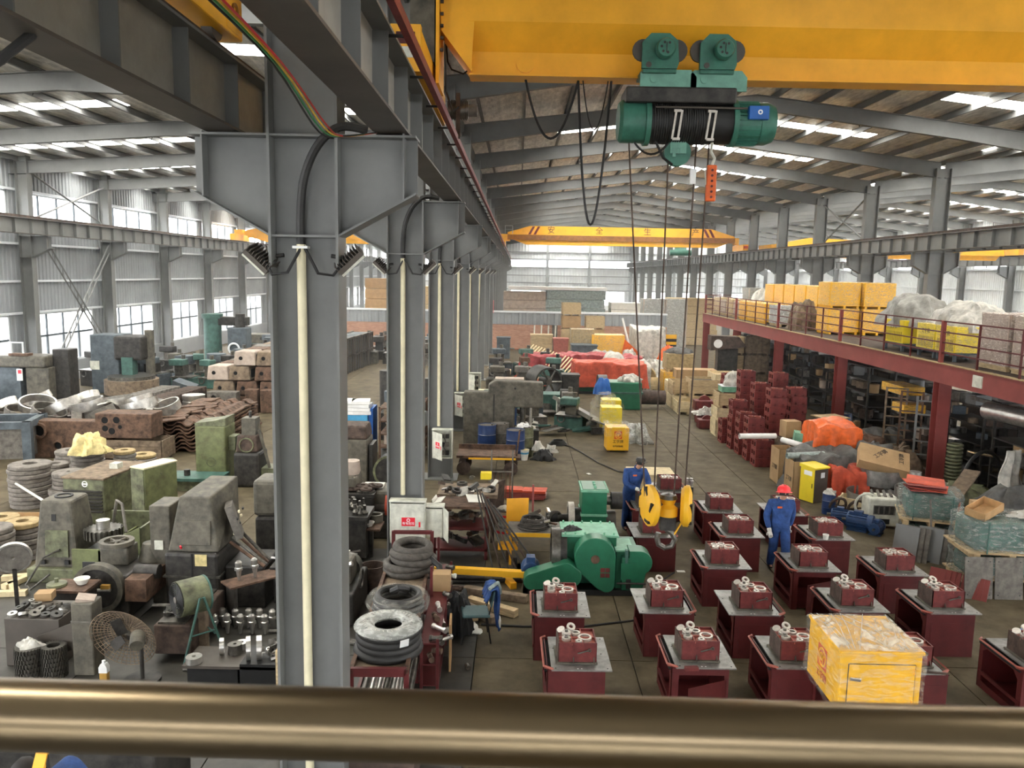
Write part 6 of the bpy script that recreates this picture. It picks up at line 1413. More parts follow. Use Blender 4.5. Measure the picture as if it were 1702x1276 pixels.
heap('cloth_pile', 'moss_green', 'dark green cloth heap at the foot of the nearest red column', 'cloth', (11.4, 20.0, 0.0), 1.1, 0.8, 0.75, 78, 0.25)
# wrapped pallets at right
def pallet_load(label, loc, sx, sy, h, rz, topm='grass_wrap', rnd_=0.12):
    t = thing('wrapped_pallet', label, 'pallet', loc, rz)
    for x in (-0.4, 0, 0.4): B().box(x * sx - 0.06, x * sx + 0.06, -sy / 2, sy / 2, 0, 0.11).obj('runner', 'wood', t, smooth=0)
    for k in range(5): B().box(-sx / 2, sx / 2, -sy / 2 + sy * k / 5 + 0.01, -sy / 2 + sy * (k + 1) / 5 - 0.02, 0.11, 0.14).obj('board', 'wood', t, smooth=0)
    B().box(-sx / 2 + 0.12, sx / 2 - 0.12, -sy / 2 + 0.12, sy / 2 - 0.12, 0.14, h - 0.05).obj('load', 'machine_teal', t, smooth=0, bev=0.1)
    def w_(u, v):
        a = 2 * PI * u; x, y = math.cos(a), math.sin(a); n_ = 4.5; e_ = (abs(x) ** n_ + abs(y) ** n_) ** (1 / n_); s = 1.0 if v < 0.72 else max(0.02, 1.0 - (v - 0.72) * 3.5)
        f = 0.012 * math.sin(17 * a + 20 * v) + 0.012 * math.sin(29 * a - 9 * v)
        return (x / e_ * (sx / 2 + f) * s, y / e_ * (sy / 2 + f) * s, 0.13 + (h - 0.13) * min(1, v / 0.72) + f * 0.6 + (0.03 if v < 0.05 else 0))
    B().grid(w_, 60, 16).obj('wrapping', 'wrap_dark', t)
    for q in (-0.3, 0.3): B().box(q * sx - 0.01, q * sx + 0.01, -sy / 2 - 0.03, -sy / 2 - 0.015, 0.13, h).obj('strap', 'machine_teal', t, smooth=0)
    return t
a = pallet_load('film-wrapped pallet load with a flat wooden tray on it, right', (9.42, 15.15, 0.62), 1.6, 1.1, 0.74, -0.08)
pallet_load('film-wrapped lower pallet under the right-hand load', (9.46, 15.35, 0), 1.5, 0.9, 0.6, -0.08)
pallet_load('film-wrapped pallet load with red plates on top', (9.2, 17.4, 0.55), 1.25, 1.2, 0.72, -0.35)
pallet_load('film-wrapped lower pallet under the load with red plates', (9.35, 17.55, 0), 1.2, 1.0, 0.55, -0.35)
for i in range(6):
    o = B().obox((0, 0, 0), (0.75, 0.6, 0.018)).obj('red_plate', 'tarp_red' if i % 2 else 'mezz_red', None, (9.05 + random.uniform(-0.08, 0.08), 17.3 + random.uniform(-0.08, 0.08), 1.31 + 0.03 * i), (0.03 * (i % 3), 0.04 * (i % 2), -0.35 + random.uniform(-0.2, 0.2))); tag(o, 'thin red plate in the pile on the wrapped load', 'plate', 'thin red plates on the wrapped load')
o = B().ring((0, 0, 0), 0.13, 0.115, 0.14, n=18).obj('wire_basket', 'bright_steel', None, (9.35, 18.4, 1.27)); tag(o, 'small bright steel can behind the red plates', 'can')
t = thing('drawer_box', 'open shallow wooden drawer tilted on the wrapped load', 'box', (9.05, 15.1, 1.42)); t.rotation_euler = (0.12, -0.25, 0.5)
for a_ in ((-0.3, 0.3, -0.2, -0.185), (-0.3, 0.3, 0.185, 0.2), (-0.3, -0.285, -0.2, 0.2), (0.285, 0.3, -0.2, 0.2)): B().box(*a_, 0, 0.16).obj('side', 'ply', t, smooth=0)
B().box(-0.3, 0.3, -0.2, 0.2, 0, 0.012).obj('bottom', 'ply', t, smooth=0)
carton('flat carton with a violet side behind the wooden drawer', (9.35, 15.55, 1.38), 0.5, 0.35, 0.12, (0, 0, -0.1))
heap('plastic_bag', 'tarp_white', 'crumpled white film on the right-hand wrapped load', 'bag', (9.85, 15.1, 1.36), 0.35, 0.16, 0.1, 81, 0.5, n=12)
heap('tarpaulin', 'tarp_grey', 'grey tarpaulin bundle behind the right-hand wrapped load', 'tarpaulin', (10.9, 17.4, 0.2), 1.0, 0.8, 1.05, 83, 0.25)
heap('blue_sheet', 'blue', 'bright blue plastic crumpled at the right edge', 'sheet', (10.75, 15.6, 0.3), 0.6, 0.6, 0.95, 84, 0.35)
crate('brown wooden crate at the right edge behind the blue plastic', (10.9, 14.9, 0), 0.9, 0.8, 0.5, 'wood_old', 0, 2)
o = B().obox((0, 0, 0), (0.4, 0.3, 0.01)).obj('blue_sheet', 'blue', None, (8.7, 12.9, 0.006), (0, 0, 0.5)); tag(o, 'blue sheet lying on the floor at the right edge', 'sheet')
for i in range(2):
    o = B().box(-0.26, 0.26, -0.012, 0.012, 0, 0.78); o = o.obj('grey_sheet', 'cast_grey', None, (8.62 + 0.56 * i, 14.3, 0), (-0.12, 0, 0), bev=0.004)
    for hx in (-0.2, 0.2):
        for hz_ in (0.08, 0.7): B().cyl((hx, -0.016, hz_), (hx, -0.012, hz_), 0.012, 6).obj('bolt_hole', 'ink', o)
    tag(o, 'grey steel panel leaning against the right-hand wrapped load, %s' % ('left' if i == 0 else 'right'), 'panel')
for i in range(6):
    o = B().box(-0.24, 0.24, -0.01, 0.01, 0, 0.72).obj('grey_sheet', 'cast_grey' if i % 3 else 'steel_grey', None, (8.2 + 0.10 * i + (0.15 if i > 2 else 0), 16.35 - 0.035 * i, 0), (-0.25, 0, -0.75)); tag(o, 'grey panel in the row leaning on the load with red plates', 'panel', 'grey panels leaning on the load with red plates')
for i in range(7):
    o = B().box(-0.14, 0.14, -0.012, 0.012, 0, 0.4).obj('red_plate', 'mezz_red', None, (8.05 + 0.07 * i + (0.12 if i > 3 else 0), 14.75 - 0.05 * i - (0.2 if i > 3 else 0), 0), (-0.35, 0, -0.8)); tag(o, 'dark red plate leaning in the row by the right-hand wrapped load', 'plate', 'dark red plates leaning by the right-hand load')
o = B().cyl((0, 0, 0), (0.02, 0.3, 1.25), 0.02, 6).obj('leaning_pole', 'cast_grey', None, (8.78, 16.3, 0)); B().box(-0.2, 0.2, -0.1, 0.1, 0, 0.03).obj('pole_foot', 'machine_dark', o); tag(o, 'thin grey pole standing before the load with red plates', 'pole')
o = B().obox((0, 0, 0), (0.35, 2.4, 0.05)).obj('timber', 'wood_old', None, (10.25, 18.2, 1.0), (0.25, 0, -0.75)); tag(o, 'weathered plank sloping behind the load with red plates', 'plank')

# ================================================================ LEFT BAY: abrasive discs
def disc_mesh(R, hole, th, m):
    h = th - 0.006; return B().lathe([(R * hole, 0), (R - 0.02, 0), (R, 0.018), (R, h - 0.018), (R - 0.02, h), (R * hole, h), (R * hole, 0)], 28).mesh('abrasive_disc', m, 30)
def disc_stack(where, x, y, R, n, th=0.105, mat_='disc_grey', hole=0.35, top=None, jit=0.02, z0=0.0):
    g_ = 'discs in the stack ' + where
    ms = disc_mesh(R, hole, th, mat_)
    for k in range(n):
        m_ = ms if not (top and k == n - 1) else disc_mesh(R, hole, th, top)
        o = put('abrasive_disc', m_, None, (x + random.uniform(-jit, jit), y + random.uniform(-jit, jit), z0 + th * k), (0, 0, random.uniform(0, 6)))
        tag(o, ('disc in the stack ' if k < n - 1 else 'top disc of the stack ') + where, 'disc', g_ if k < n - 1 else None)
disc_stack('at the left edge, tallest', -11.75, 19.0, 0.47, 10)
disc_stack('with a wide foot, left of the louvred cabinet, lower part', -10.75, 18.95, 0.47, 4, 0.12)
disc_stack('on the wide-footed one left of the louvred cabinet', -10.78, 18.97, 0.36, 4, 0.1, hole=0.12, z0=0.48)
disc_stack('just behind the grey-green tower', -10.3, 18.35, 0.38, 5, 0.1)
disc_stack('carrying the crumpled yellow paper', -11.3, 20.8, 0.41, 9)
disc_stack('right of the crumpled yellow paper, ochre on top', -10.55, 21.3, 0.28, 9, 0.1, top='disc_ochre')
disc_stack('behind the tallest one, low', -12.2, 20.9, 0.3, 6, 0.1)
disc_stack('behind the yellow paper at its left', -12.4, 22.0, 0.42, 7, 0.1)
disc_stack('behind the ochre-topped one, leaning', -10.45, 22.1, 0.36, 6, 0.1, jit=0.06, top='disc_ochre')
disc_stack('at the back, wide and low', -9.9, 21.6, 0.42, 3, 0.1)
disc_stack('left of the louvred cabinet, hidden low one', -9.95, 19.8, 0.33, 4, 0.1)
disc_stack('left of the louvred cabinet, second low one', -9.75, 19.0, 0.28, 5, 0.1)
disc_stack('in the front pallet, ochre on top', -9.75, 15.45, 0.33, 7, 0.11, top='disc_ochre')
disc_stack('in the front pallet, at its back left', -10.35, 15.7, 0.33, 7, 0.11, top='disc_ochre')
disc_stack('in the front pallet, nearest and cut by the left edge', -9.85, 14.7, 0.34, 8, 0.11)
heap('crumpled_paper', 'paper_yellow', 'crumpled yellow paper on top of the abrasive discs', 'paper', (-11.15, 20.6, 0.96), 0.45, 0.42, 0.5, 21, 0.35)
crate('low wooden tray with orange edges between the disc stacks and the grey-green tower', (-10.6, 16.9, 0), 1.6, 1.2, 0.3, 'ply', 0.1, 1, fill='wood_old')
for i in range(4):
    o = B().obox((0, 0, 0), (0.5, 0.12, 0.09)).obj('wood_offcut', 'wood_pale', None, (-9.2 + 0.12 * i, 14.3 - 0.25 * i, 0.05), (0, 0, 0.3 + i)); tag(o, 'pale wooden offcut on the floor by the front pallet', 'wood', 'wooden offcuts by the front pallet')
o = B().tube([(-11.6, 18.2, 0.75), (-9.5, 16.6, 0.5)], 0.03, 5).obj('long_bar', 'box_white'); tag(o, 'pale bar lying slantwise over the wooden tray', 'bar')

# ---- grey-green gear cutting machine with its tub and cabinets
m = thing('gear_hobbing_machine', 'grey-green tower of a gear cutting machine with its open green tub', 'machine', (-8.43, 14.6, 0))
B().taper(-0.42, 0.42, -0.35, 0.42, 0.25, 1.52, 0.13, 0.08).obj('tower', 'machine_grey', m, smooth=0, bev=0.05)
B().box(-0.5, 0.55, -0.45, 0.6, 0, 0.27).obj('plinth', 'moss_green', m, smooth=0, bev=0.02)
B().obox((0.03, -0.345, 0.72), (0.42, 0.02, 0.5), (-0.06, 0, 0)).obj('cover_plate', 'moss_green', m, smooth=0)
B().obox((-0.03, -0.29, 1.2), (0.08, 0.02, 0.13), (-0.06, 0, 0)).obj('slot', 'ink', m, smooth=0)
B().ring((0.0, 0.03, 1.52), 0.16, 0.12, 0.02).obj('top_opening', 'ink', m)
for x in (-0.22, 0.22): B().box(x - 0.04, x + 0.04, -0.40, -0.36, 0.34, 0.42).obj('floor_bolt_pocket', 'ink', m, smooth=0)
tb = B().prism([(0.45, 0.02), (1.7, 0.02), (1.7, 1.15), (1.45, 1.02), (0.95, 0.72), (0.45, 0.72)], 'y', -0.62, -0.58).obj('tub_front', 'moss_bright', m, smooth=0)
B().box(0.93, 0.97, -0.62, 0.9, 0.02, 0.7).obj('tub_divider', 'moss_bright', m, smooth=0); B().box(1.66, 1.7, -0.6, 0.9, 0.02, 1.12).obj('tub_side', 'moss_green', m, smooth=0); B().box(0.45, 1.7, 0.86, 0.9, 0.02, 1.0).obj('tub_back', 'moss_green', m, smooth=0)
B().box(0.45, 1.68, -0.6, 0.88, 0.5, 0.55).obj('tub_floor', 'machine_dark', m, smooth=0)
b_ = B().cyl((0.75, -0.05, 0.78), (0.75, -0.05, 0.95), 0.3, 24)
for i in range(24):
    a = 2 * PI * i / 24; b_.obox((0.75 + 0.31 * math.cos(a), -0.05 + 0.31 * math.sin(a), 0.865), (0.05, 0.035, 0.17), (0, 0, a))
b_.obj('gear_wheel', 'oily_steel', m); B().cyl((0.75, -0.05, 0.95), (0.75, -0.05, 1.1), 0.12, 16).obj('arbor', 'bright_steel', m)
B().tube([(0.62, 0.5, 0.7), (0.8, 0.4, 1.35), (0.95, 0.3, 1.3), (1.15, 0.0, 0.85)], 0.03, 6).obj('coolant_pipe', 'cast_grey', m)
B().tube([(0.1, -0.38, 0.62), (-0.15, -0.5, 0.5), (-0.3, -0.8, 0.1), (-0.1, -1.0, 0.1), (0.2, -0.9, 0.35)], 0.02, 5).obj('hose', 'oily_steel', m)
c_ = thing('louvred_cabinet', 'mossy green cabinet with louvres and a round emblem', 'cabinet', (-9.55, 18.2, 0), -0.1)
B().box(-0.48, 0.5, -0.75, 0.9, 0.35, 1.08).obj('body', 'moss_green', c_, smooth=0, bev=0.03); B().box(-0.5, 0.52, -0.78, 0.92, 1.08, 1.13).obj('top', 'wood_old', c_, smooth=0, bev=0.02)
for i in range(7): B().obox((0.0, -0.77, 0.36 + 0.075 * i), (0.92, 0.05, 0.03), (0.6, 0, 0)).obj('louvre', 'machine_dark', c_, smooth=0)
B().ring((0.05, -0.757, 0.98), 0.07, 0.05, 0.005, 'y', 18).obj('emblem', 'white', c_); B().box(0.0, 0.11, -0.76, -0.752, 0.965, 0.995).obj('emblem_bar', 'white', c_, smooth=0)
B().box(0.1, 0.3, 0.1, 0.32, 1.13, 1.25).obj('terminal_box', 'box_white', c_, smooth=0); B().box(-0.45, 0.48, -0.72, 0.88, 0, 0.35).obj('plinth', 'moss_green', c_, smooth=0)
c_ = thing('electrical_cabinet', 'tall bright moss-green electrical cabinet with two doors', 'cabinet', (-8.08, 17.6, 0), -0.42)
B().box(-0.2, 0.2, -0.45, 0.45, 0.1, 1.42).obj('body', 'moss_bright', c_, smooth=0, bev=0.015)
B().box(0.2, 0.215, -0.44, 0.44, 0.12, 1.40).obj('door', 'moss_bright', c_, smooth=0, bev=0.01); B().box(-0.19, 0.19, -0.465, -0.45, 0.12, 1.4).obj('door', 'moss_green', c_, smooth=0); B().box(-0.21, 0.22, -0.46, 0.46, 1.42, 1.45).obj('top', 'cream', c_, smooth=0)
B().prism([(0.0, 1.2), (0.05, 1.27), (-0.05, 1.27)], 'x', 0.216, 0.218).obj('warning_mark', 'moss_green', c_, smooth=0); B().box(-0.16, 0.16, -0.4, 0.4, 0, 0.1).obj('plinth', 'machine_dark', c_, smooth=0)
# ---- green column machine further back
m = thing('slotting_machine', 'tall pale moss-green machine column with a flat bed at its left', 'machine', (-8.2, 21.5, 0))
B().box(-0.4, 0.42, -0.3, 0.5, 0, 1.6).obj('column', 'moss_bright', m, smooth=0, bev=0.04); B().prism([(-0.4, 1.6), (0.42, 1.6), (0.42, 1.82), (0.1, 1.74), (-0.4, 1.68)], 'y', -0.28, 0.48).obj('column_cap', 'moss_green', m, smooth=0)
B().ring((0.02, -0.31, 0.62), 0.13, 0.11, 0.012, 'y', 22).obj('cover_ring', 'moss_green', m); B().box(0.42, 0.62, -0.1, 0.3, 0.9, 1.3).obj('side_box', 'moss_green', m, smooth=0, bev=0.02)
B().box(-2.0, 0.5, -1.1, -0.25, 0.28, 0.36).obj('bed', 'machine_teal', m, smooth=0); B().box(-1.9, 0.4, -1.0, -0.3, 0, 0.28).obj('bed_base', 'moss_green', m, smooth=0)
B().lathe([(0, 0), (0.16, 0), (0.18, 0.06), (0.17, 0.2), (0.19, 0.22), (0.19, 0.38), (0.1, 0.44), (0, 0.44)], 18, (-0.95, -0.7, 0.36)).obj('pump_motor', 'moss_green', m); B().cyl((-0.45, -0.75, 0.36), (-0.45, -0.75, 0.52), 0.08, 12).obj('cap', 'machine_dark', m)
m = thing('milling_head', 'oily dark machine body right of the pale green column', 'machine', (-7.15, 21.3, 0))
B().box(-0.35, 0.35, -0.35, 0.45, 0, 0.95).obj('body', 'machine_dark', m, smooth=0, bev=0.08); B().taper(-0.3, 0.3, -0.3, 0.35, 0.95, 1.4, 0.04, 0.04).obj('head', 'rust_dark', m, smooth=0, bev=0.05); B().box(-0.15, 0.22, -0.2, 0.2, 1.4, 1.85).obj('upright', 'machine_grey', m, smooth=0); B().cyl((0.03, 0, 1.85), (0.03, 0, 2.02), 0.04, 8).obj('screw', 'machine_dark', m)
B().ring((0.0, -0.32, 1.15), 0.2, 0.17, 0.03, 'y', 22).obj('belt_cover', 'moss_green', m); B().obox((0.45, -0.1, 0.9), (0.06, 0.06, 1.3), (0, -0.25, 0)).obj('link_arm', 'machine_grey', m, smooth=0); B().box(0.1, 0.7, -0.2, 0.4, 0, 0.5).obj('base', 'moss_green', m, smooth=0)
o = B().lathe([(0, 0), (0.17, 0), (0.18, 0.45), (0.16, 0.45), (0.15, 0.03), (0, 0.03)], 18).obj('bucket', 'cast_grey', None, (-6.35, 21.4, 0.0)); tag(o, 'grey bucket at the left side of the nearest big column', 'bucket')
# ---- grey trapezoid machine
m = thing('hobbing_machine', 'tall brown-grey machine with tapered column and blackened base', 'machine', (-5.4, 13.35, 0))
B().box(-0.47, 0.45, -0.35, 0.75, 0, 1.05).obj('base', 'machine_dark', m, smooth=0, bev=0.06); B().box(-0.49, 0.47, -0.37, 0.77, 0.62, 0.65).obj('base_seam', 'oily_steel', m, smooth=0); B().box(-0.01, 0.01, -0.36, -0.35, 0.65, 1.04).obj('door_seam', 'ink', m, smooth=0)
B().add([(-0.42, -0.3, 1.05), (0.44, -0.3, 1.05), (0.44, 0.8, 1.05), (-0.42, 0.8, 1.05), (-0.24, -0.2, 1.98), (0.28, -0.2, 1.98), (0.44, 0.75, 2.12), (-0.05, 0.75, 2.12)], [(0, 3, 2, 1), (4, 5, 6, 7), (0, 1, 5, 4), (1, 2, 6, 5), (2, 3, 7, 6), (3, 0, 4, 7)]).obj('column', 'machine_grey', m, smooth=0, bev=0.03)
B().obox((0.06, -0.285, 1.38), (0.5, 0.02, 0.42), (-0.1, 0, 0)).obj('cover_plate', 'machine_grey', m, smooth=0, bev=0.01); B().box(-0.85, -0.5, 0.0, 0.6, 0, 1.75).obj('side_cabinet', 'machine_grey', m, smooth=0, bev=0.02); B().box(-0.77, -0.62, -0.02, 0.0, 0.98, 1.14).obj('meter', 'box_white', m, smooth=0)
pn = B().obox((0.58, 0.1, 1.5), (0.12, 0.4, 0.6), (0, -0.3, 0.3)).obj('control_panel', 'cast_grey', m, smooth=0)
for i in range(4):
    for k in range(2): B().obox((0.66 - 0.03 * (i - 1.5) * -1, -0.02 + 0.2 * k, 1.3 + 0.13 * i), (0.03, 0.09, 0.03), (0, -0.3, 0.3)).obj('switch', 'ink' if (i + k) % 3 else 'cream', m, smooth=0)
B().box(0.45, 1.15, -0.1, 0.8, 0, 0.75).obj('work_side', 'machine_dark', m, smooth=0, bev=0.04)
for k in range(4): B().cyl((0.5, 0.1 + 0.12 * k, 1.1 + 0.05 * k), (1.15, -0.1 + 0.1 * k, 0.75), 0.03, 6).obj('guide_bar', 'oily_steel' if k % 2 else 'rust', m)
B().cyl((-0.95, -0.35, 0.72), (-0.55, -0.35, 0.72), 0.12, 16).obj('motor', 'machine_dark', m); B().cyl((-0.18, -0.32, 1.12), (-0.18, -0.35, 1.17), 0.018, 8).obj('red_valve', 'sign_red', m)
B().obox((0.16, -0.36, 0.93), (0.2, 0.01, 0.2)).obj('stain_plate', 'paper_yellow', m, smooth=0)
m = thing('tool_head_machine', 'greenish machine head behind the brown-grey one', 'machine', (-4.55, 15.6, 0))
B().box(-0.5, 0.5, -0.4, 0.5, 0, 1.0).obj('base', 'machine_dark', m, smooth=0, bev=0.05); B().box(-0.55, 0.15, -0.35, 0.35, 1.0, 1.72).obj('head', 'machine_grey', m, smooth=0, bev=0.08); B().cyl((0.15, -0.1, 1.4), (0.45, -0.1, 1.38), 0.12, 14, 0.03).obj('spindle_nose', 'oily_steel', m); B().torus((0.4, -0.35, 1.2), 0.17, 0.025, 20, 6, 'y').obj('handwheel', 'oily_steel', m)
# benches of black gears between the machine and column
for i, (x, y, z, lab) in enumerate(((-3.75, 17.2, 1.05, 'upper table of dark gears left of the nearest column'), (-3.65, 15.9, 0.95, 'middle table of bright cutter heads left of the nearest column'), (-3.55, 13.6, 0.75, 'low table of swarf and bars left of the nearest column'))):
    t = thing('parts_table', lab, 'table', (x, y, 0)); B().box(-0.6, 0.75, -0.4, 0.4, z - 0.08, z).obj('table_top', 'machine_dark', t, smooth=0)
    B().box(-0.55, 0.7, -0.36, 0.36, 0.1, z - 0.1).obj('cabinet', 'machine_dark', t, smooth=0)
    for q in range(22):
        s = random.uniform(0.06, 0.13); o = B()
        if i == 0: o.ring((0, 0, 0), s * 1.3, s * 0.5, 0.04, n=14)
        elif i == 1: o.lathe([(0, 0), (s * 0.6, 0), (s * 0.7, 0.05), (s * 0.3, 0.1), (s * 0.3, 0.2), (0, 0.2)], 10)
        else: o.obox((0, 0, 0.03), (s * 4, 0.03, 0.03))
        o = o.obj('machine_part', ('rust_dark', 'oily_steel', 'bright_steel')[i] if q % 3 else 'oily_steel', None, (x + random.uniform(-0.5, 0.7), y + random.uniform(-0.33, 0.33), z + 0.005 + 0.03 * (q % 3)), (random.uniform(-0.3, 0.3) if i else 0, 0, random.uniform(0, 3)))
        tag(o, 'metal part on the ' + lab, 'part', 'parts on the ' + lab)
# ---- collet holders on and under the slanted board
t = thing('low_bench', 'low bench with a slanted rusty top beside the brown-grey machine', 'bench', (-4.4, 12.75, 0), 0.75); B().box(-0.35, 1.0, -0.2, 0.2, 0.68, 0.71).obj('bench_top', 'rust', t, smooth=0)
for x in (-0.25, 0.9): B().box(x - 0.03, x + 0.03, -0.15, 0.15, 0, 0.68).obj('leg', 'machine_dark', t, smooth=0)
hd = B().lathe([(0, 0), (0.022, 0.0), (0.045, 0.16), (0.065, 0.17), (0.065, 0.21), (0.05, 0.22), (0.055, 0.3), (0.03, 0.33), (0, 0.33)], 12).mesh('tool_holder', 'bright_steel')
for i in range(16):
    x, y, z = (-4.95 + 0.2 * (i % 6) + 0.05 * (i // 6), 12.25 + 0.22 * (i // 6), 0.0) if i < 14 else (-4.5 + 0.22 * (i - 14), 12.7 + 0.15 * (i - 14), 0.715)
    o = put('tool_holder', hd, None, (x, y, z), (random.uniform(-0.05, 0.05), random.uniform(-0.06, 0.06), 0)); tag(o, 'bright tapered tool holder standing %s' % ('on the floor by the low rusty bench' if i < 14 else 'on the low rusty bench'), 'tool', 'tapered tool holders ' + ('on the floor' if i < 14 else 'on the bench'))
# ---- drum fan
f = thing('drum_fan', 'round drum fan with a spiral guard on an angled steel stand', 'fan', (-4.8, 11.6, 0.9), -0.8)
B().ring((0, 0, 0), 0.27, 0.25, 0.42, 'y', 30).obj('drum', 'moss_green', f, (0, -0.25, 0)); B().ring((0, 0.15, 0), 0.275, 0.25, 0.03, 'y', 30).obj('drum_rim', 'machine_teal', f)
b_ = B()
for i in range(9): b_.torus((0, -0.27, 0), 0.04 + 0.027 * i, 0.0075, 26, 4, 'y')
for k in range(6): b_.cyl((0, -0.27, 0), (0.26 * math.cos(k * PI / 3), -0.27, 0.26 * math.sin(k * PI / 3)), 0.006, 4)
b_.obj('guard', 'ink', f); B().cyl((0, -0.29, 0), (0, -0.2, 0), 0.05, 12).obj('hub', 'cast_grey', f)
for k in range(5): B().obox((0.12 * math.cos(k * 1.257), -0.12, 0.12 * math.sin(k * 1.257)), (0.2, 0.01, 0.1), (0.5, k * -1.257, 0)).obj('blade', 'machine_dark', f, smooth=0)
for s in (-1, 1):
    B().tube([(s * 0.29, -0.3, -0.9), (s * 0.29, -0.03, 0.05), (s * 0.29, 0.03, 0.05), (s * 0.29, 0.32, -0.9)], 0.02, 6).obj('stand_leg', 'machine_teal', f)
    B().cyl((s * 0.29, -0.18, -0.5), (s * 0.29, 0.18, -0.5), 0.014, 5).obj('leg_brace', 'machine_teal', f)
for y in (-0.18, 0.18): B().cyl((-0.29, y, -0.55), (0.29, y, -0.55), 0.014, 5).obj('cross_brace', 'machine_teal', f)
# ---- pulley machine and front-left clutter
m = thing('drilling_machine', 'oily drilling machine with a spoked pulley on top and a round housing', 'machine', (-6.75, 13.2, 0))
B().box(-0.35, 0.4, -0.5, 0.5, 0, 0.75).obj('base', 'machine_dark', m, smooth=0, bev=0.04); B().box(-0.28, 0.2, -0.05, 0.35, 0.75, 1.05).obj('upper_housing', 'machine_grey', m, smooth=0, bev=0.03)
p_ = B().ring((0, 0, 0), 0.28, 0.2, 0.07, n=28); p_.cyl((0, 0, 0), (0, 0, 0.06), 0.06, 14)
for k in range(5): p_.cyl((0, 0, 0.03), (0.22 * math.cos(k * 1.257), 0.22 * math.sin(k * 1.257), 0.03), 0.03, 6)
p_.obj('pulley', 'machine_grey', m, (-0.05, 0.1, 1.08)); B().cyl((-0.05, 0.1, 1.0), (-0.05, 0.1, 1.08), 0.05, 10).obj('pulley_shaft', 'oily_steel', m)
B().ring((-0.05, -0.62, 0.55), 0.42, 0.34, 0.15, 'y', 32).obj('round_housing', 'machine_grey', m); B().cyl((-0.05, -0.55, 0.55), (-0.05, -0.5, 0.55), 0.35, 28).obj('housing_back', 'machine_dark', m); B().cyl((-0.3, -0.68, 0.55), (0.2, -0.68, 0.57), 0.03, 8).obj('lead_screw', 'bright_steel', m); B().cyl((-0.02, -0.66, 0.45), (-0.02, -0.66, 0.78), 0.025, 8).obj('spindle', 'oily_steel', m); B().obox((0.12, -0.67, 0.62), (0.14, 0.06, 0.07)).obj('brass_block', 'amber', m)
B().box(0.4, 0.75, -0.6, 0.2, 0.35, 0.72).obj('gear_box', 'rust', m, smooth=0); B().lathe([(0, 0), (0.22, 0), (0.14, 0.3), (0, 0.32)], 16, (0.45, 0.3, 0.75)).obj('motor_cone', 'machine_grey', m); B().box(-0.32, -0.12, -0.52, -0.5, 0.75, 0.98).obj('chip_slot', 'ink', m, smooth=0)
m = thing('steel_post', 'narrow oily steel post standing in front of the round housing', 'post', (-6.08, 10.95, 0)); B().box(-0.15, 0.15, -0.15, 0.15, 0, 1.08).obj('post', 'machine_grey', m, smooth=0, bev=0.02); B().box(-0.155, 0.155, -0.155, 0.155, 0.8, 0.82).obj('band', 'cast_grey', m, smooth=0); B().obox((0, 0, 1.1), (0.24, 0.2, 0.05), (0.1, 0.2, 0.3)).obj('part_on_top', 'carton_grey', m)
B().prism([(-0.16, 0.75), (-0.75, 0.5), (-0.75, 0.1), (-0.16, 0.35)], 'y', 0.0, 0.02).obj('chute_plate', 'steel_dark', m, smooth=0)
t = thing('parts_trough', 'dark steel trough full of gears at the left edge', 'trough', (-6.95, 11.35, 0)); B().box(-0.4, 0.4, -0.3, 0.4, 0, 0.72).obj('trough', 'steel_dark', t, smooth=0, bev=0.01)
for i in range(16):
    o = B().ring((0, 0, 0), random.uniform(0.05, 0.09), 0.025, 0.04, n=14).obj('small_gear', random.choice(['oily_steel', 'bright_steel', 'machine_dark']), None, (-7.28 + 0.16 * (i % 5), 11.15 + 0.16 * (i // 5), 0.73 + 0.01 * (i % 3)), (random.uniform(-0.4, 0.4), random.uniform(-0.4, 0.4), 0)); tag(o, 'small gear in the dark trough at the left edge', 'gear', 'small gears in the dark trough')
o = B().box(-0.12, 0.12, -0.1, 0.1, 0, 0.12).obj('parts_carton', 'carton', None, (-7.15, 11.75, 0.73), (0, 0, 0.2)); tag(o, 'torn orange-brown carton in the dark trough', 'carton')
o = B().ring((0, 0, 0), 0.26, 0.03, 0.05, 'y', 28).obj('face_plate', 'cast_grey', None, (-8.15, 12.6, 1.05), (0.2, 0, 0.5)); B().ring((0, -0.01, 0), 0.27, 0.24, 0.07, 'y', 28).obj('bright_rim', 'bright_steel', o); B().box(-0.03, 0.03, -0.03, 0.03, -1.1, -0.2).obj('stand', 'machine_dark', o); tag(o, 'round steel face plate with a bright rim at the left edge', 'face plate')
t = thing('side_table', 'brown table with a bowl and a jar lid behind the oily post', 'table', (-6.95, 12.15, 0)); B().box(-0.35, 0.3, -0.2, 0.3, 0.74, 0.78).obj('table_top', 'rust', t, smooth=0); B().box(-0.3, 0.25, -0.15, 0.25, 0, 0.74).obj('cabinet', 'machine_dark', t, smooth=0)
o = B().lathe([(0, 0), (0.07, 0), (0.12, 0.09), (0.11, 0.09), (0.06, 0.02), (0, 0.02)], 18).obj('bowl', 'paper', None, (-6.85, 12.25, 0.785)); tag(o, 'cream bowl on the brown table', 'bowl'); o = B().lathe([(0, 0), (0.15, 0), (0.15, 0.04), (0.03, 0.06), (0.03, 0.12), (0, 0.12)], 18).obj('pot_lid', 'moss_green', None, (-7.2, 12.15, 0.785)); tag(o, 'green round pot with a knob beside the cream bowl', 'pot')
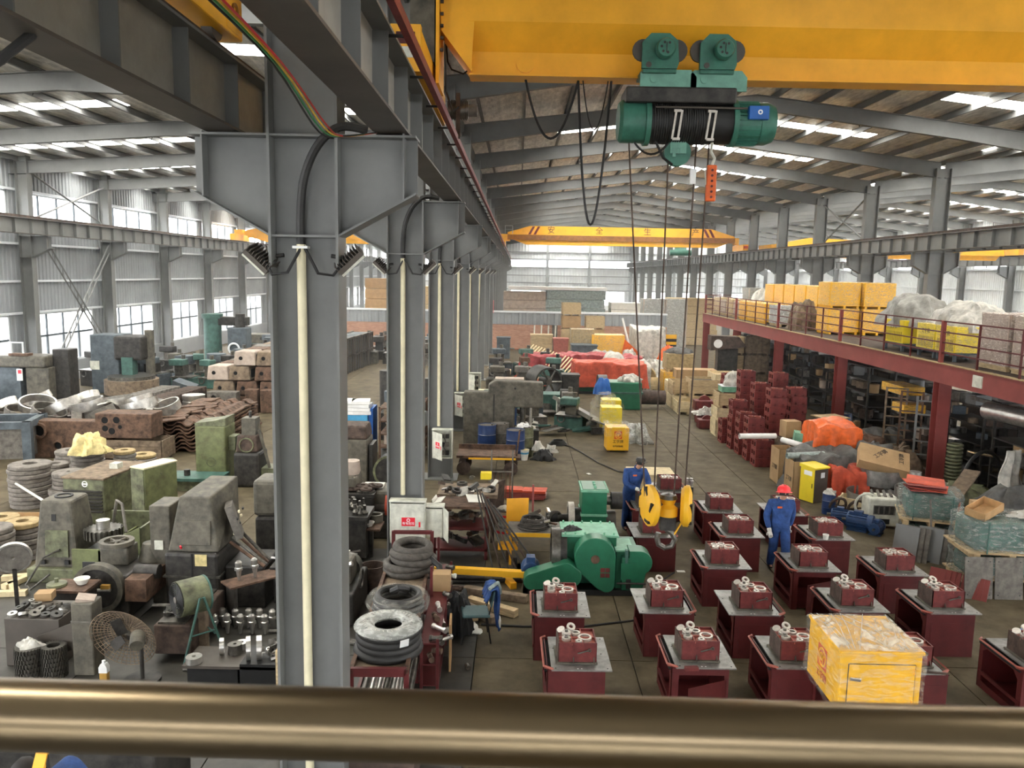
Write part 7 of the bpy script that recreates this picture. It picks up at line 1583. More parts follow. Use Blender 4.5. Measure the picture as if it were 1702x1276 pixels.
def gearpile(label, x, y, n, R, h, grp):
    b0 = B().ring((0, 0, 0), R * 0.9, R * 0.5, h, n=28)
    for i in range(28):
        a = 2 * PI * i / 28; b0.obox((R * 0.95 * math.cos(a), R * 0.95 * math.sin(a), h / 2), (R * 0.12, R * 0.1, h), (0, 0, a))
    ms = b0.mesh('gear_blank', 'oily_steel')
    for k in range(n): o = put('gear_blank', ms, None, (x, y, (h + 0.006) * k), (0, 0, 0.1 * k)); tag(o, label + (', topmost' if k == n - 1 else ''), 'gear', None if k == n - 1 else grp)
gearpile('gear in the left stack of toothed rings at the bottom left', -6.82, 10.75, 7, 0.19, 0.06, 'left gear stack'); gearpile('gear in the right stack of toothed rings at the bottom left', -6.5, 10.8, 7, 0.17, 0.06, 'right gear stack')
heap('rag', 'tarp_white', 'grey-white cloth stuffed in the top of the left gear stack', 'rag', (-6.8, 10.75, 0.46), 0.16, 0.12, 0.1, 91, 0.4, n=10)
t = thing('oil_bottle', 'translucent bottle of amber oil above the handrail', 'bottle', (-5.66, 10.55, 0)); B().box(-0.055, 0.055, -0.04, 0.04, 0, 0.2).obj('oil', 'amber', t, bev=0.01); B().prism([(-0.058, 0.2), (0.058, 0.2), (0.058, 0.28), (0.03, 0.33), (-0.03, 0.33), (-0.058, 0.28)], 'y', -0.042, 0.042).obj('bottle_top', 'white', t); B().cyl((0, 0, 0.33), (0, 0, 0.37), 0.025, 10).obj('cap', 'white', t)
f = thing('pedestal_fan', 'large pedestal fan seen from behind, with a wide wire guard', 'fan', (-5.3, 10.75, 0)); b_ = B()
for i in range(11): b_.torus((0, 0.12 * (1 - (i / 10) ** 2) + 0.0, 0), 0.06 + 0.042 * i, 0.006, 36, 4, 'y')
for k in range(44):
    a = 2 * PI * k / 44; b_.tube([(0.06 * math.cos(a), 0.12, 0.06 * math.sin(a)), (0.3 * math.cos(a), 0.08, 0.3 * math.sin(a)), (0.48 * math.cos(a), 0.0, 0.48 * math.sin(a))], 0.0055, 3)
g_ = b_.obj('wire_guard', 'wood_old', f, (-0.18, 0.0, 0.6), (0.3, 0.25, 0)); g_['kind'] = 'stuff'
for k in range(3): B().obox((0.17 * math.cos(k * 2.09), 0.04, 0.17 * math.sin(k * 2.09)), (0.26, 0.01, 0.15), (0.4, -k * 2.09, 0)).obj('blade', 'machine_dark', f, (-0.18, 0.0, 0.6), (0.3, 0.25, 0), smooth=0)
B().lathe([(0, 0), (0.09, 0), (0.1, 0.03), (0.1, 0.22), (0.06, 0.26), (0, 0.26)], 16, axis='y').obj('motor', 'machine_grey', f, (0.12, -0.22, 0.6), (0.3, 0, 0.35)); B().cyl((0.1, -0.05, 0), (0.1, -0.05, 0.6), 0.03, 8).obj('pedestal', 'machine_dark', f); B().cyl((0.1, -0.05, 0), (0.1, -0.05, 0.04), 0.25, 18).obj('foot', 'machine_dark', f)
t = thing('lathe_bed', 'dark lathe bed with loose tools behind the pedestal fan', 'lathe', (-5.05, 12.1, 0)); B().box(-0.25, 0.3, -0.8, 0.6, 0.1, 0.55).obj('bed', 'rust_dark', t, smooth=0, bev=0.02); B().box(-0.2, 0.2, -0.75, 0.55, 0.55, 0.58).obj('slideway', 'oily_steel', t, smooth=0); B().box(0.28, 0.4, -0.5, -0.35, 0, 0.75).obj('leg', 'wood_old', t, smooth=0)
scrap(10, -5.25, -4.9, 11.5, 12.5, 0.6, 0.64, 'loose tool on the dark lathe bed', 'tools on the dark lathe bed', ['bright_steel', 'oily_steel', 'machine_dark'], 0.25, 95, 'loose_tool')
t = thing('gear_bench', 'black bench with bright gears just above the handrail', 'bench', (-3.95, 10.75, 0)); B().box(-0.6, 0.75, -0.25, 0.35, 0.3, 0.34).obj('bench_top', 'steel_dark', t, smooth=0); B().box(-0.55, 0.15, -0.2, 0.3, 0, 0.3).obj('bench_box', 'black', t, smooth=0); B().box(0.2, 0.78, -0.25, 0.3, 0, 0.38).obj('bench_box', 'black', t, smooth=0)
for i, (x, y, R, h, up, lab) in enumerate(((-4.42, 10.6, 0.11, 0.09, 0, 'flat toothed gear at the left end of the black bench'), (-4.15, 10.85, 0.12, 0.06, 1, 'bright ring standing on the black bench'), (-3.95, 10.9, 0.1, 0.14, 0, 'dark hub on the black bench'), (-3.72, 10.7, 0.17, 0.06, 1, 'large bright gear ring standing on the black bench, left'), (-3.58, 10.72, 0.17, 0.07, 1, 'large bright gear ring standing on the black bench, right'), (-3.9, 11.05, 0.09, 0.1, 0, 'small grey cap at the back of the black bench'))):
    b_ = B().ring((0, 0, 0), R, R * (0.25 if not up else 0.75), h, n=26); o = b_.obj('gear_ring', 'bright_steel' if i != 2 else 'oily_steel', None, (x, y, 0.345 if not up else 0.345 + R), (0, 0 if not up else PI / 2, 0.3)); tag(o, lab, 'gear')
scrap(9, -3.5, -3.2, 10.65, 11.1, 0.4, 0.46, 'loose tool at the right end of the black bench', 'tools on the black bench', ['bright_steel', 'oily_steel'], 0.2, 96, 'loose_tool')
o = B().box(-0.012, 0.012, -0.45, 0.2, 0, 1.15).obj('ply_board', 'wood', None, (-2.75, 9.3, 0.25), (0, 0, 0.05)); tag(o, 'pale plywood board leaning at the left side of the nearest column', 'board'); B().box(-0.02, 0.02, -0.4, 0.1, -0.25, 0.02).obj('board_foot', 'wood_old', o)
t = thing('floor_lamp_arm', 'dark jointed lamp arm beside the plywood board', 'lamp', (-3.0, 10.3, 0)); B().cyl((0, 0, 0), (0, 0, 1.1), 0.03, 8).obj('stem', 'machine_dark', t); B().lathe([(0, 0), (0.06, 0), (0.09, 0.1), (0.04, 0.17), (0, 0.17)], 14, (-0.04, 0, 1.08)).obj('lamp_head', 'cast_grey', t)
for i in range(3): o = B().cyl((0, 0, 0), (1.0, 0.05, 0), 0.03, 8).obj('floor_pipe', 'oily_steel', None, ((-3.9, 12.3, 0.03), (-5.95, 12.7, 0.25), (-4.75, 11.0, 0.03))[i]); tag(o, ('grey pipe on the floor right of the tool holders', 'grey pipe sticking out left of the drum fan', 'grey pipe on the floor below the drum fan')[i], 'pipe')

# ---- left middle: castings, plates, frames
def casting(label, loc, sx, sy, sz, m='rust', rz=0, holes=(), group=None, name='gearbox_casting'):
    t = thing(name, label, 'casting', loc, rz, group); B().box(-sx / 2, sx / 2, -sy / 2, sy / 2, 0, sz).obj('body', m, t, smooth=0, bev=min(0.03, sz * 0.08))
    for (hx, hz_, r_, boss) in holes:
        if boss: B().ring((hx, -sy / 2 - boss, hz_), r_ * 1.45, r_, boss + 0.01, 'y', 20).obj('boss', m, t)
        B().cyl((hx, -sy / 2 - 0.006, hz_), (hx, -sy / 2, hz_), r_, 16).obj('bore', 'dark_void', t)
    return t
casting('large brown gearbox half with two ringed bores left of the white panel', (-13.5, 24.1, 0), 2.3, 0.5, 1.15, 'rust', 0, ((-0.85, 0.85, 0.17, 0.1), (-0.3, 0.4, 0.12, 0.09), (0.75, 0.72, 0.09, 0), (0.3, 0.42, 0.08, 0)))
casting('brown gearbox half with four bores on the wooden crate', (-11.75, 24.1, 0.68), 1.7, 0.8, 0.75, 'rust', 0, ((-0.55, 0.55, 0.1, 0), (-0.2, 0.56, 0.1, 0), (-0.55, 0.3, 0.09, 0), (-0.35, 0.22, 0.1, 0), (-0.1, 0.35, 0.06, 0)))
crate('long low brown wooden crate on the floor under the four-bore casting', (-11.7, 24.0, 0), 2.3, 0.9, 0.66, 'wood_old', 0, 3)
o = B().box(-0.28, 0.28, -0.01, 0.01, 0, 0.52).obj('white_sheet', 'cladding_light', None, (-12.55, 23.3, 0.0), (-0.12, 0, 0)); tag(o, 'white panel leaning on the brown castings', 'panel')
o = B().box(-1.0, 1.0, -0.5, 0.5, 0, 0.03).obj('floor_plate', 'rust_dark', None, (-11.1, 22.9, 0), (0, 0, 0.2)); tag(o, 'flat brown plate on the floor before the long crate', 'plate')
t = thing('welded_frame', 'blue-grey welded frame with open top at the left edge', 'frame', (-15.3, 23.4, 0), 0.25)
for x in (-1.2, 0.9):
    for y in (-0.5, 0.9): B().box(x - 0.12, x + 0.12, y - 0.12, y + 0.12, 0, 1.25).obj('post', 'machine_blue_grey', t, smooth=0)
for y in (-0.5, 0.9): B().box(-1.3, 1.0, y - 0.1, y + 0.1, 1.05, 1.25).obj('top_rail', 'machine_blue_grey', t, smooth=0); B().box(-1.2, 0.9, y - 0.02, y + 0.02, 0.15, 1.05).obj('side_panel', 'cast_grey', t, smooth=0)
for x in (-1.2, 0.9): B().box(x - 0.1, x + 0.1, -0.5, 0.9, 1.05, 1.25).obj('top_rail', 'machine_blue_grey', t, smooth=0); B().box(x - 0.02, x + 0.02, -0.4, 0.8, 0.15, 1.05).obj('end_panel', 'cast_grey', t, smooth=0)
# bright ring segments heaped behind
t = thing('ring_pallet', 'dark block carrying the heap of bright steel bands', 'pallet', (-14.6, 26.2, 0)); B().box(-2.6, 2.8, -0.9, 1.4, 0, 0.7).obj('block', 'rust_dark', t, smooth=0)
for i in range(26):
    x = -17.0 + 0.22 * i + random.uniform(-0.15, 0.15); R = random.uniform(0.38, 0.6); z = 0.72 + (0.22 if i % 2 else 0.02) + 0.12 * random.random(); h = random.uniform(0.22, 0.32)
    if i % 5 == 2: b_ = B().prism([(-R, 0), (-R * 0.5, 0.12), (R * 0.5, 0.12), (R, 0), (R, 0.04), (R * 0.5, 0.16), (-R * 0.5, 0.16), (-R, 0.04)], 'y', -h / 2, h / 2)
    else: b_ = B().ring((0, 0, 0), R, R - 0.05, h, n=26)
    o = b_.obj('steel_band', 'bright_steel' if i % 4 else 'cast_grey', None, (x, 25.7 + 0.5 * (i % 4), z + 0.12), (random.uniform(-0.5, 0.3), random.uniform(-0.45, 0.45), random.uniform(0, 3))); tag(o, 'bright curved steel band in the heap beyond the welded frame', 'band', 'bright steel bands in the heap')
# wavy rusty cover plates stacked
wv = [(0.14 * (k - 7), 0.07 * (abs((k % 4) - 1.5) - 0.75) * 1.6) for k in range(15)]
ms = B().prism([(x, z) for x, z in wv] + [(x, z + 0.05) for x, z in reversed(wv)], 'y', -0.28, 0.28).mesh('scalloped_casting', 'rust', 0)
for j in range(8):
    for k in range(8):
        o = put('scalloped_casting', ms, None, (-10.55 - 0.02 * k + random.uniform(-0.05, 0.05), 25.2 + 0.62 * j, 0.06 + 0.115 * k), (random.uniform(-0.05, 0.05), 0, random.uniform(-0.06, 0.06))); tag(o, 'rusty scalloped casting in the long wavy pile', 'casting', 'scalloped castings in the wavy pile')
for i in range(9): o = B().obox((0, 0, 0), (0.9, 0.5, 0.04)).obj('rusty_plate', 'rust', None, (-10.9 - 0.12 * (i % 3), 25.0 + 0.45 * i, 1.04 + 0.03 * (i % 3)), (random.uniform(-0.1, 0.1), random.uniform(-0.1, 0.1), random.uniform(-0.5, 0.5))); tag(o, 'rusty plate lying on the wavy pile of castings', 'plate', 'rusty plates on the wavy pile')
# two rows of grey plate castings standing like books
for r_ in range(2):
    for k in range(14):
        t = None; o = B().box(-0.42, 0.42, -0.1, 0.1, 0, 0.75).obj('plate_casting', 'cast_grey' if r_ == 0 else 'rust_dark', None, (-15.3 + 1.15 * r_ + 0.03 * k, 29.6 + 0.36 * k, 0), (0, 0, -0.05), bev=0.02)
        if k == 0:
            for hx in (-0.2, 0.2): B().ring((hx, -0.11, 0.3), 0.13, 0.1, 0.02, 'y', 4 if r_ else 16).obj('hole_rim', 'cladding_light' if r_ else 'rust_dark', o, smooth=0)
        tag(o, ('grey' if r_ == 0 else 'brown') + ' plate casting in the %s row of upright plates behind the wavy pile' % ('left' if r_ == 0 else 'right') + (', front one' if k == 0 else ''), 'casting', None if k == 0 else 'upright plate castings, %s row' % ('left' if r_ == 0 else 'right'))
t = thing('steel_ring', 'pale ribbed steel ring drum, lower of two, before the stacked castings', 'ring', (-13.0, 32.1, 0)); B().lathe([(0.3, 0), (0.44, 0), (0.44, 0.1), (0.41, 0.13), (0.44, 0.2), (0.44, 0.36), (0.3, 0.36)], 28).obj('ring', 'bright_steel', t); dup(t, (-13.0, 32.1, 0.37), 0, 'pale ribbed steel ring drum, upper of two, before the stacked castings')
# big stack of housings
HM = ['rust', 'cast_grey', 'wood_old', 'rust', 'carton_grey']
hs = {}
for lv in range(4):
    for j in range(6):
        for i in range(4):
            x, y, z = -12.3 + 0.98 * i + (0.25 * (lv % 2) if lv < 3 else 0.1), 33.4 + 1.25 * j, 0.62 * lv
            if lv == 3 and i == 0: continue
            lab = 'rough cast housing in the big stack: %s layer, %s row, %s from left' % (('bottom', 'second', 'third', 'top')[lv], ORD[j], ORD[i] if i else 'first')
            lab = lab.replace('nearest row', 'first row')
            m_ = HM[(i * 3 + j + lv * 2) % 5]
            if m_ not in hs:
                t = thing('cast_housing', lab, 'casting', (x, y, z), 0, 'cast housings in the big stack'); B().taper(-0.46, 0.46, -0.56, 0.56, 0, 0.58, 0.06, 0.03).obj('body', m_, t, smooth=0, bev=0.04); B().cyl((-0.15, -0.565, 0.3), (-0.15, -0.55, 0.3), 0.08, 12).obj('bore', 'dark_void', t); B().box(0.44, 0.475, -0.4, 0.35, 0.12, 0.46).obj('side_opening', 'dark_void', t, smooth=0); hs[m_] = t
            else: dup(hs[m_], (x + random.uniform(-0.06, 0.06), y, z), random.uniform(-0.07, 0.07), lab)
casting('grey casting with three bores at the front of the big stack', (-11.9, 32.4, 0), 1.2, 0.5, 0.85, 'cast_grey', 0, ((-0.3, 0.6, 0.12, 0.08), (0.1, 0.45, 0.08, 0), (-0.15, 0.2, 0.08, 0)))
for i in range(2): casting('brown arched casting standing before the big stack, %s' % ('left' if i == 0 else 'right'), (-10.75 + 0.62 * i, 32.5, 0), 0.5, 0.5, 0.95, 'rust', 0.05, ())
# ---- machines along the left wall
m = thing('vertical_lathe', 'dark vertical lathe with a round table by the second wall column', 'lathe', (-18.4, 36.9, 0)); B().box(-1.1, 0.2, -0.3, 1.0, 0, 2.7).obj('column', 'machine_blue_grey', m, smooth=0, bev=0.05); B().box(0.0, 1.3, -0.4, 0.9, 1.55, 2.65).obj('crossrail', 'machine_dark', m, smooth=0, bev=0.1); B().box(0.4, 0.9, -0.5, 0.0, 0.9, 1.7).obj('ram', 'machine_teal', m, smooth=0); B().cyl((0.9, -0.6, 0.1), (0.9, -0.6, 0.75), 1.15, 30).obj('table_base', 'wood_old', m); B().cyl((0.9, -0.6, 0.75), (0.9, -0.6, 0.9), 1.0, 30).obj('table', 'oily_steel', m); B().box(1.2, 1.5, 0.2, 0.5, 0, 2.9).obj('side_post', 'machine_grey', m, smooth=0); B().box(-1.12, -0.7, -0.34, -0.3, 1.1, 1.5).obj('panel', 'box_white', m, smooth=0)
m = thing('planer', 'long greenish-grey planer head and table at the left edge by the window', 'machine', (-21.0, 34.6, 0)); B().box(-1.4, 0.9, -0.6, 0.6, 1.45, 1.95).obj('rail', 'machine_grey', m, smooth=0, bev=0.08); B().box(-1.4, -0.3, -0.4, 0.5, 0, 1.5).obj('base', 'machine_blue_grey', m, smooth=0); B().box(0.0, 1.0, -0.5, 0.7, 0, 1.45).obj('column', 'machine_grey', m, smooth=0, bev=0.04); B().box(0.9, 1.6, 0, 0.8, 0, 2.2).obj('upright', 'machine_dark', m, smooth=0, bev=0.05); B().box(-0.6, 0.2, -0.62, -0.2, 1.95, 2.05).obj('tray', 'rust', m, smooth=0); B().box(-0.28, -0.05, -0.66, -0.6, 0.9, 1.4).obj('notice', 'white', m, smooth=0); B().box(-0.22, -0.08, -0.67, -0.66, 1.2, 1.36).obj('notice_mark', 'sign_red', m, smooth=0); B().tube([(-0.6, -0.4, 2.0), (-0.6, -0.4, 2.5), (-0.1, -0.4, 2.5), (-0.1, -0.4, 2.0)], 0.05, 5).obj('handle_frame', 'cladding_light', m)
for i in range(5): o = B().box(-0.4, 0.4, -0.06, 0.06, 0, 1.75).obj('sheet_metal', 'machine_blue_grey', None, (-19.6 + 0.32 * i * 0.9, 37.6 + 0.45 * i, 0), (-0.06, 0, -0.5)); tag(o, 'grey panel standing in the row beside the vertical lathe', 'panel', 'grey panels standing beside the vertical lathe')
def machine(label, loc, s, seed, group):
    r = random.Random(seed); m1, m2 = r.choice(['machine_blue_grey', 'machine_teal', 'machine_grey', 'machine_dark', 'cast_grey', 'rust']), r.choice(['machine_dark', 'oily_steel', 'machine_grey', 'cast_grey'])
    t = thing('workshop_machine', label, 'machine', loc, r.uniform(-0.4, 0.4), group); a, b, h = s * r.uniform(0.4, 0.7), s * r.uniform(0.3, 0.5), s * r.uniform(0.45, 0.8)
    B().box(-a, a, -b, b, 0, h).obj('base', m1, t, smooth=0, bev=0.03); k = r.uniform(-0.4, 0.4) * a; h2 = h + s * r.uniform(0.25, 0.7)
    B().box(k - a * 0.4, k + a * 0.4, -b * 0.6, b * 0.7, h, h2).obj('column', m2, t, smooth=0, bev=0.03); B().box(k - a * 0.7, k + a * 0.5, -b * 1.1, b * 0.4, h2 - s * 0.05, h2 + s * 0.25).obj('head', m1, t, smooth=0, bev=0.04)
    B().cyl((k + a * 0.2, 0, h2 + s * 0.2), (k + a * 0.2, 0, h2 + s * 0.45), s * 0.1, 12).obj('motor', m2, t); B().torus((-a * 0.5, -b - 0.06, h * 0.8), s * 0.15, 0.03, 16, 5, 'y').obj('handwheel', 'oily_steel', t)
    B().box(-a * 0.9, a * 0.9, -b * 1.3, b * 0.9, h * 0.98, h * 0.98 + 0.06).obj('table', 'oily_steel', t, smooth=0)
for i in range(15): machine('dark workshop machine before the left windows, row %d from the aisle, %s from left' % (i // 5 + 1, ORD[i % 5] if i % 5 else 'first'), (-20.5 + 1.4 * (i % 5), 39.0 + 2.4 * (i // 5) + 0.4 * (i % 2), 0), 1.0, i, 'machines before the left wall windows')
scrap(22, -19.5, -15.5, 38.2, 40.5, 0.1, 0.22, 'machine part on the floor before the left wall windows', 'machine parts on the floor before the left wall windows', ['machine_blue_grey', 'oily_steel', 'cast_grey', 'bright_steel'], 1.2, 97, 'machine_part')
for i in range(3):
    t = thing('round_chuck', 'round grey chuck stack before the left wall, %s' % ('left', 'middle', 'right')[i], 'chuck', (-17.2 + 1.2 * i, 41.5 + 1.2 * i, 0))
    for k in range(3): B().cyl((0, 0, 0.45 * k), (0, 0, 0.45 * k + 0.4), 0.65 - 0.08 * k, 22).obj('plate', 'cast_grey' if k % 2 else 'machine_blue_grey', t)
m = thing('radial_drill', 'greenish radial drill with a thick round column before the left windows', 'drill', (-17.9, 47.3, 0)); B().cyl((0, 0, 0), (0, 0, 3.0), 0.5, 22).obj('column', 'machine_teal', m); B().cyl((0, 0, 2.9), (0, 0, 3.15), 0.6, 22).obj('column_cap', 'machine_teal', m); B().box(0.3, 2.1, -0.25, 0.4, 2.5, 3.0).obj('arm', 'machine_dark', m, smooth=0, bev=0.05); B().box(1.1, 2.2, -0.7, 0.3, 1.0, 2.4).obj('drill_head', 'machine_blue_grey', m, smooth=0, bev=0.06); B().torus((1.5, -0.8, 1.2), 0.3, 0.06, 20, 6, 'y').obj('handwheel', 'cladding_light', m); B().cyl((1.7, -0.2, 2.4), (1.7, -0.2, 3.2), 0.28, 14).obj('motor', 'machine_dark', m); B().cyl((1.6, -0.2, 0.1), (1.6, -0.2, 1.0), 0.12, 10).obj('spindle', 'oily_steel', m)
m = thing('plano_mill', 'long green planing machine beyond the radial drill', 'machine', (-15.6, 53.5, 0)); B().box(-2.5, 3.5, -0.8, 0.8, 0, 1.0).obj('bed', 'machine_teal', m, smooth=0); B().box(-2.9, 3.0, -1.0, 0.5, 1.0, 1.55).obj('table', 'machine_grey', m, smooth=0)
for k in range(6): B().cyl((-2.0 + 0.9 * k, -1.02, 1.3), (-2.0 + 0.9 * k, -1.0, 1.3), 0.1, 12).obj('hole', 'ink', m)
B().box(0.3, 4.0, -0.4, 0.8, 2.2, 2.9).obj('bridge', 'machine_mint', m, smooth=0, bev=0.05); B().box(0.6, 1.3, 0, 0.9, 0, 3.6).obj('upright', 'machine_teal', m, smooth=0); B().box(3.2, 3.9, 0, 0.9, 0, 4.0).obj('upright', 'machine_teal', m, smooth=0); B().cyl((2.0, 0, 2.9), (2.0, 0, 3.6), 0.3, 14).obj('motor', 'machine_mint', m)
for i in range(9): machine('greenish workshop machine in front of the green planing machine', (-15.3 + 1.75 * (i % 3), 48.0 + 1.6 * (i // 3), 0), 1.2, 40 + i, 'machines before the green planing machine')
for i in range(5):
    for k in range(2):
        t = thing('pallet_cage', 'dark framed cage box behind the nearest column, %s row, %s' % ('lower' if k == 0 else 'upper', ORD[i] + ' from the front' if i else 'front one'), 'cage', (-10.3 + 0.12 * i, 44.5 + 1.5 * i, 1.02 * k))
        B().box(-0.6, 0.6, -0.6, 0.6, 0.05, 0.95).obj('inner_box', 'machine_blue_grey', t, smooth=0)
        for x in (-0.62, 0.62):
            for y in (-0.66, 0, 0.66): B().box(x - 0.06, x + 0.06, y - 0.06, y + 0.06, 0, 1.0).obj('post', 'steel_dark', t, smooth=0)
            B().box(x - 0.06, x + 0.06, -0.66, 0.66, 0.9, 1.0).obj('rail', 'steel_dark', t, smooth=0)
for i in range(12): machine('machine before the brick wall in the left bay', (-9.4 + 1.7 * (i % 4), 51.0 + 2.6 * (i // 4), 0), 1.2, 60 + i, 'machines before the brick wall in the left bay')
# ---- machines between the first and second column
c_ = thing('tool_cabinet', 'bright blue cabinet with white cartons on top behind the nearest column', 'cabinet', (-4.95, 25.1, 0)); B().box(-0.55, 0.35, -0.4, 0.4, 0, 1.35).obj('body', 'sky_blue', c_, smooth=0, bev=0.01); B().box(0.36, 0.5, -0.3, 0.5, 0, 1.55).obj('side_panel', 'blue', c_, smooth=0); B().box(-0.55, 0.35, -0.41, -0.4, 1.0, 1.02).obj('seam', 'drum_blue', c_, smooth=0)
for i in range(8):
    z = 1.36 + 0.11 * (i // 2) * 1.0; o = B().box(-0.28, 0.28, -0.3, 0.3, 0, 0.1).obj('white_carton', 'white', None, (-5.3 + 0.45 * (i % 2) + random.uniform(-0.05, 0.05), 25.0, z), (0, 0, random.uniform(-0.15, 0.15))); tag(o, 'flat white carton stacked on the blue cabinet', 'carton', 'white cartons on the blue cabinet')
m = thing('shaper_column', 'tall brown-grey machine column right behind the nearest column', 'machine', (-4.35, 21.4, 0)); B().box(-0.42, 0.42, -0.4, 0.5, 0, 1.35).obj('column', 'machine_grey', m, smooth=0, bev=0.03); B().taper(-0.40, 0.42, -0.4, 0.5, 1.35, 1.72, 0.05, 0.05).obj('cap', 'rust_dark', m, smooth=0, bev=0.06); B().box(0.45, 0.55, -0.3, 0.4, 0, 1.2).obj('side_door', 'machine_dark', m, smooth=0)
m = thing('belt_guard_machine', 'black rounded belt guard left of the second column', 'machine', (-3.3, 21.0, 0)); B().prism(arc(0, 0.55, 0.42, 0, 180, 16) + [(-0.42, 0.0), (0.42, 0.0)], 'y', -0.2, 0.3).obj('guard', 'machine_dark', m, smooth=50); B().ring((0, -0.22, 0.55), 0.44, 0.38, 0.03, 'y', 26).obj('guard_rim', 'moss_green', m)
for i in range(3): o = B().cyl((0, 0, 0), (0, 0, (1.9, 1.4, 1.6)[i]), (0.2, 0.28, 0.16)[i], 18).obj('upright_cylinder', 'machine_dark', None, ((-3.7, 25.8, 0.9), (-4.6, 28.6, 0.9), (-3.0, 27.4, 0.6))[i]); B().cyl((0, 0, -0.9), (0, 0, 0), 0.3, 12).obj('pedestal', 'rust_dark', o); tag(o, 'dark upright cylinder among the parts behind the blue cabinet, %s' % ('tallest', 'left', 'right')[i], 'cylinder')
for i in range(9): o = B().ring((0, 0, 0), 0.2, 0.14, 1.3, 'y', 16).obj('round_bar', 'cast_grey' if i % 2 else 'oily_steel', None, (-4.4 + 0.35 * (i % 5), 27.6 + 0.4 * (i // 5), 1.1 + 0.3 * (i // 5)), (0.15, 0, -0.5)); tag(o, 'grey tube in the slanted pile behind the blue cabinet', 'tube', 'grey tubes behind the blue cabinet')
o = thing('tube_cradle', 'dark cradle under the slanted tubes behind the blue cabinet', 'cradle', (-3.7, 28.0, 0)); B().box(-1.0, 1.2, -0.6, 0.9, 0, 0.95).obj('cradle', 'machine_dark', o, smooth=0)
r = rack('rusty open rack of dark parts left of the second column', (-4.1, 24.0, 0), 2.0, 1.2, 5, 1.75, 'rust'); shelf_goods(34, -4.1, 24.0, 2.0, 2.0, 5, 1.75, 'dark part on the rusty open rack', 'parts on the rusty open rack', 55)
m = thing('bench_lathe', 'brown lathe headstock right of the nearest column', 'lathe', (-3.35, 17.4, 0)); B().box(-0.3, 0.75, -0.4, 0.5, 0, 0.6).obj('base', 'machine_dark', m, smooth=0, bev=0.03); B().box(-0.15, 0.7, -0.3, 0.5, 0.6, 1.05).obj('headstock', 'machine_grey', m, smooth=0, bev=0.07); B().box(-0.4, -0.1, -0.3, 0.4, 0.4, 1.35).obj('end_cover', 'machine_grey', m, smooth=0, bev=0.05); B().lathe([(0, 0), (0.17, 0), (0.2, 0.08), (0.18, 0.3), (0, 0.32)], 16, (-0.25, 0.0, 1.35)).obj('motor_cone', 'carton_grey', m); B().cyl((0.55, -0.15, 0.7), (0.68, -0.15, 0.7), 0.3, 24).obj('red_wheel', 'tarp_red', m); B().cyl((0.3, -0.15, 0.7), (0.55, -0.15, 0.7), 0.16, 16).obj('spindle', 'cast_grey', m); B().box(0.0, 0.45, -0.1, 0.3, 1.05, 1.09).obj('paper_stack', 'paper', m, smooth=0)
o = thing('swarf_tray', 'dark tray with a cream bowl on a stand left of the white switch box', 'tray', (-2.9, 15.9, 0)); B().box(-0.22, 0.22, -0.25, 0.3, 0.62, 0.66).obj('tray', 'rust', o, smooth=0); B().box(-0.04, 0.04, -0.04, 0.04, 0, 0.62).obj('stand', 'machine_dark', o, smooth=0)
o = B().lathe([(0, 0), (0.08, 0), (0.13, 0.08), (0.12, 0.08), (0.07, 0.02), (0, 0.02)], 16).obj('bowl', 'paper', None, (-2.95, 15.85, 0.665)); tag(o, 'cream bowl on the dark tray left of the white switch box', 'bowl'); o = B().ring((0, 0, 0), 0.15, 0.11, 0.16, n=18).obj('iron_ring', 'machine_grey', None, (-2.85, 16.15, 0.665)); tag(o, 'grey iron pot behind the cream bowl', 'pot')
m = thing('small_lathe', 'oily lathe carriage between the nearest column and the hose rack', 'lathe', (-3.0, 13.3, 0)); B().box(-0.3, 0.4, -0.7, 0.6, 0, 0.55).obj('bed', 'machine_dark', m, smooth=0, bev=0.03); B().box(-0.2, 0.3, -0.35, 0.15, 0.55, 0.95).obj('carriage', 'machine_grey', m, smooth=0, bev=0.06); B().cyl((-0.05, -0.4, 0.85), (0.35, -0.5, 1.0), 0.04, 8).obj('lever', 'bright_steel', m); B().torus((0.42, -0.1, 0.6), 0.15, 0.02, 18, 6, 'x').obj('handwheel', 'oily_steel', m); B().cyl((0.1, 0.3, 0.6), (0.1, 0.55, 0.6), 0.22, 16).obj('chuck', 'oily_steel', m)
o = B().lathe([(0, 0), (0.2, 0), (0.22, 0.5), (0.2, 0.5), (0.18, 0.03), (0, 0.03)], 18).obj('swarf_bin', 'rust_dark', None, (-2.55, 14.1, 0)); tag(o, 'brown round bin on the floor left of the hose rack', 'bin')
for i in range(3): o = B().tube([(-2.75, 12.0, 0.06 + 0.1 * i), (-2.1, 11.9, 0.06 + 0.1 * i), (-2.05, 12.7, 0.06 + 0.1 * i)], 0.03, 6).obj('bent_pipe', 'oily_steel', None, (0, -0.25 * i, 0)); tag(o, 'bent pipe on the floor left of the hose rack', 'pipe', 'bent pipes left of the hose rack')
for i in range(2):
    b_ = B()
    for k in range(5): b_.torus((0.02 * (k % 2), 0, 0.02 + 0.03 * k), 0.3 - 0.02 * k, 0.018, 26, 5)
    o = b_.obj('cable_coil', 'rubber', None, (-2.75 + 0.25 * i, 9.9 - 0.6 * i, 0)); tag(o, 'coil of black cable on the floor right of the nearest column, %s' % ('rear' if i == 0 else 'front'), 'cable')

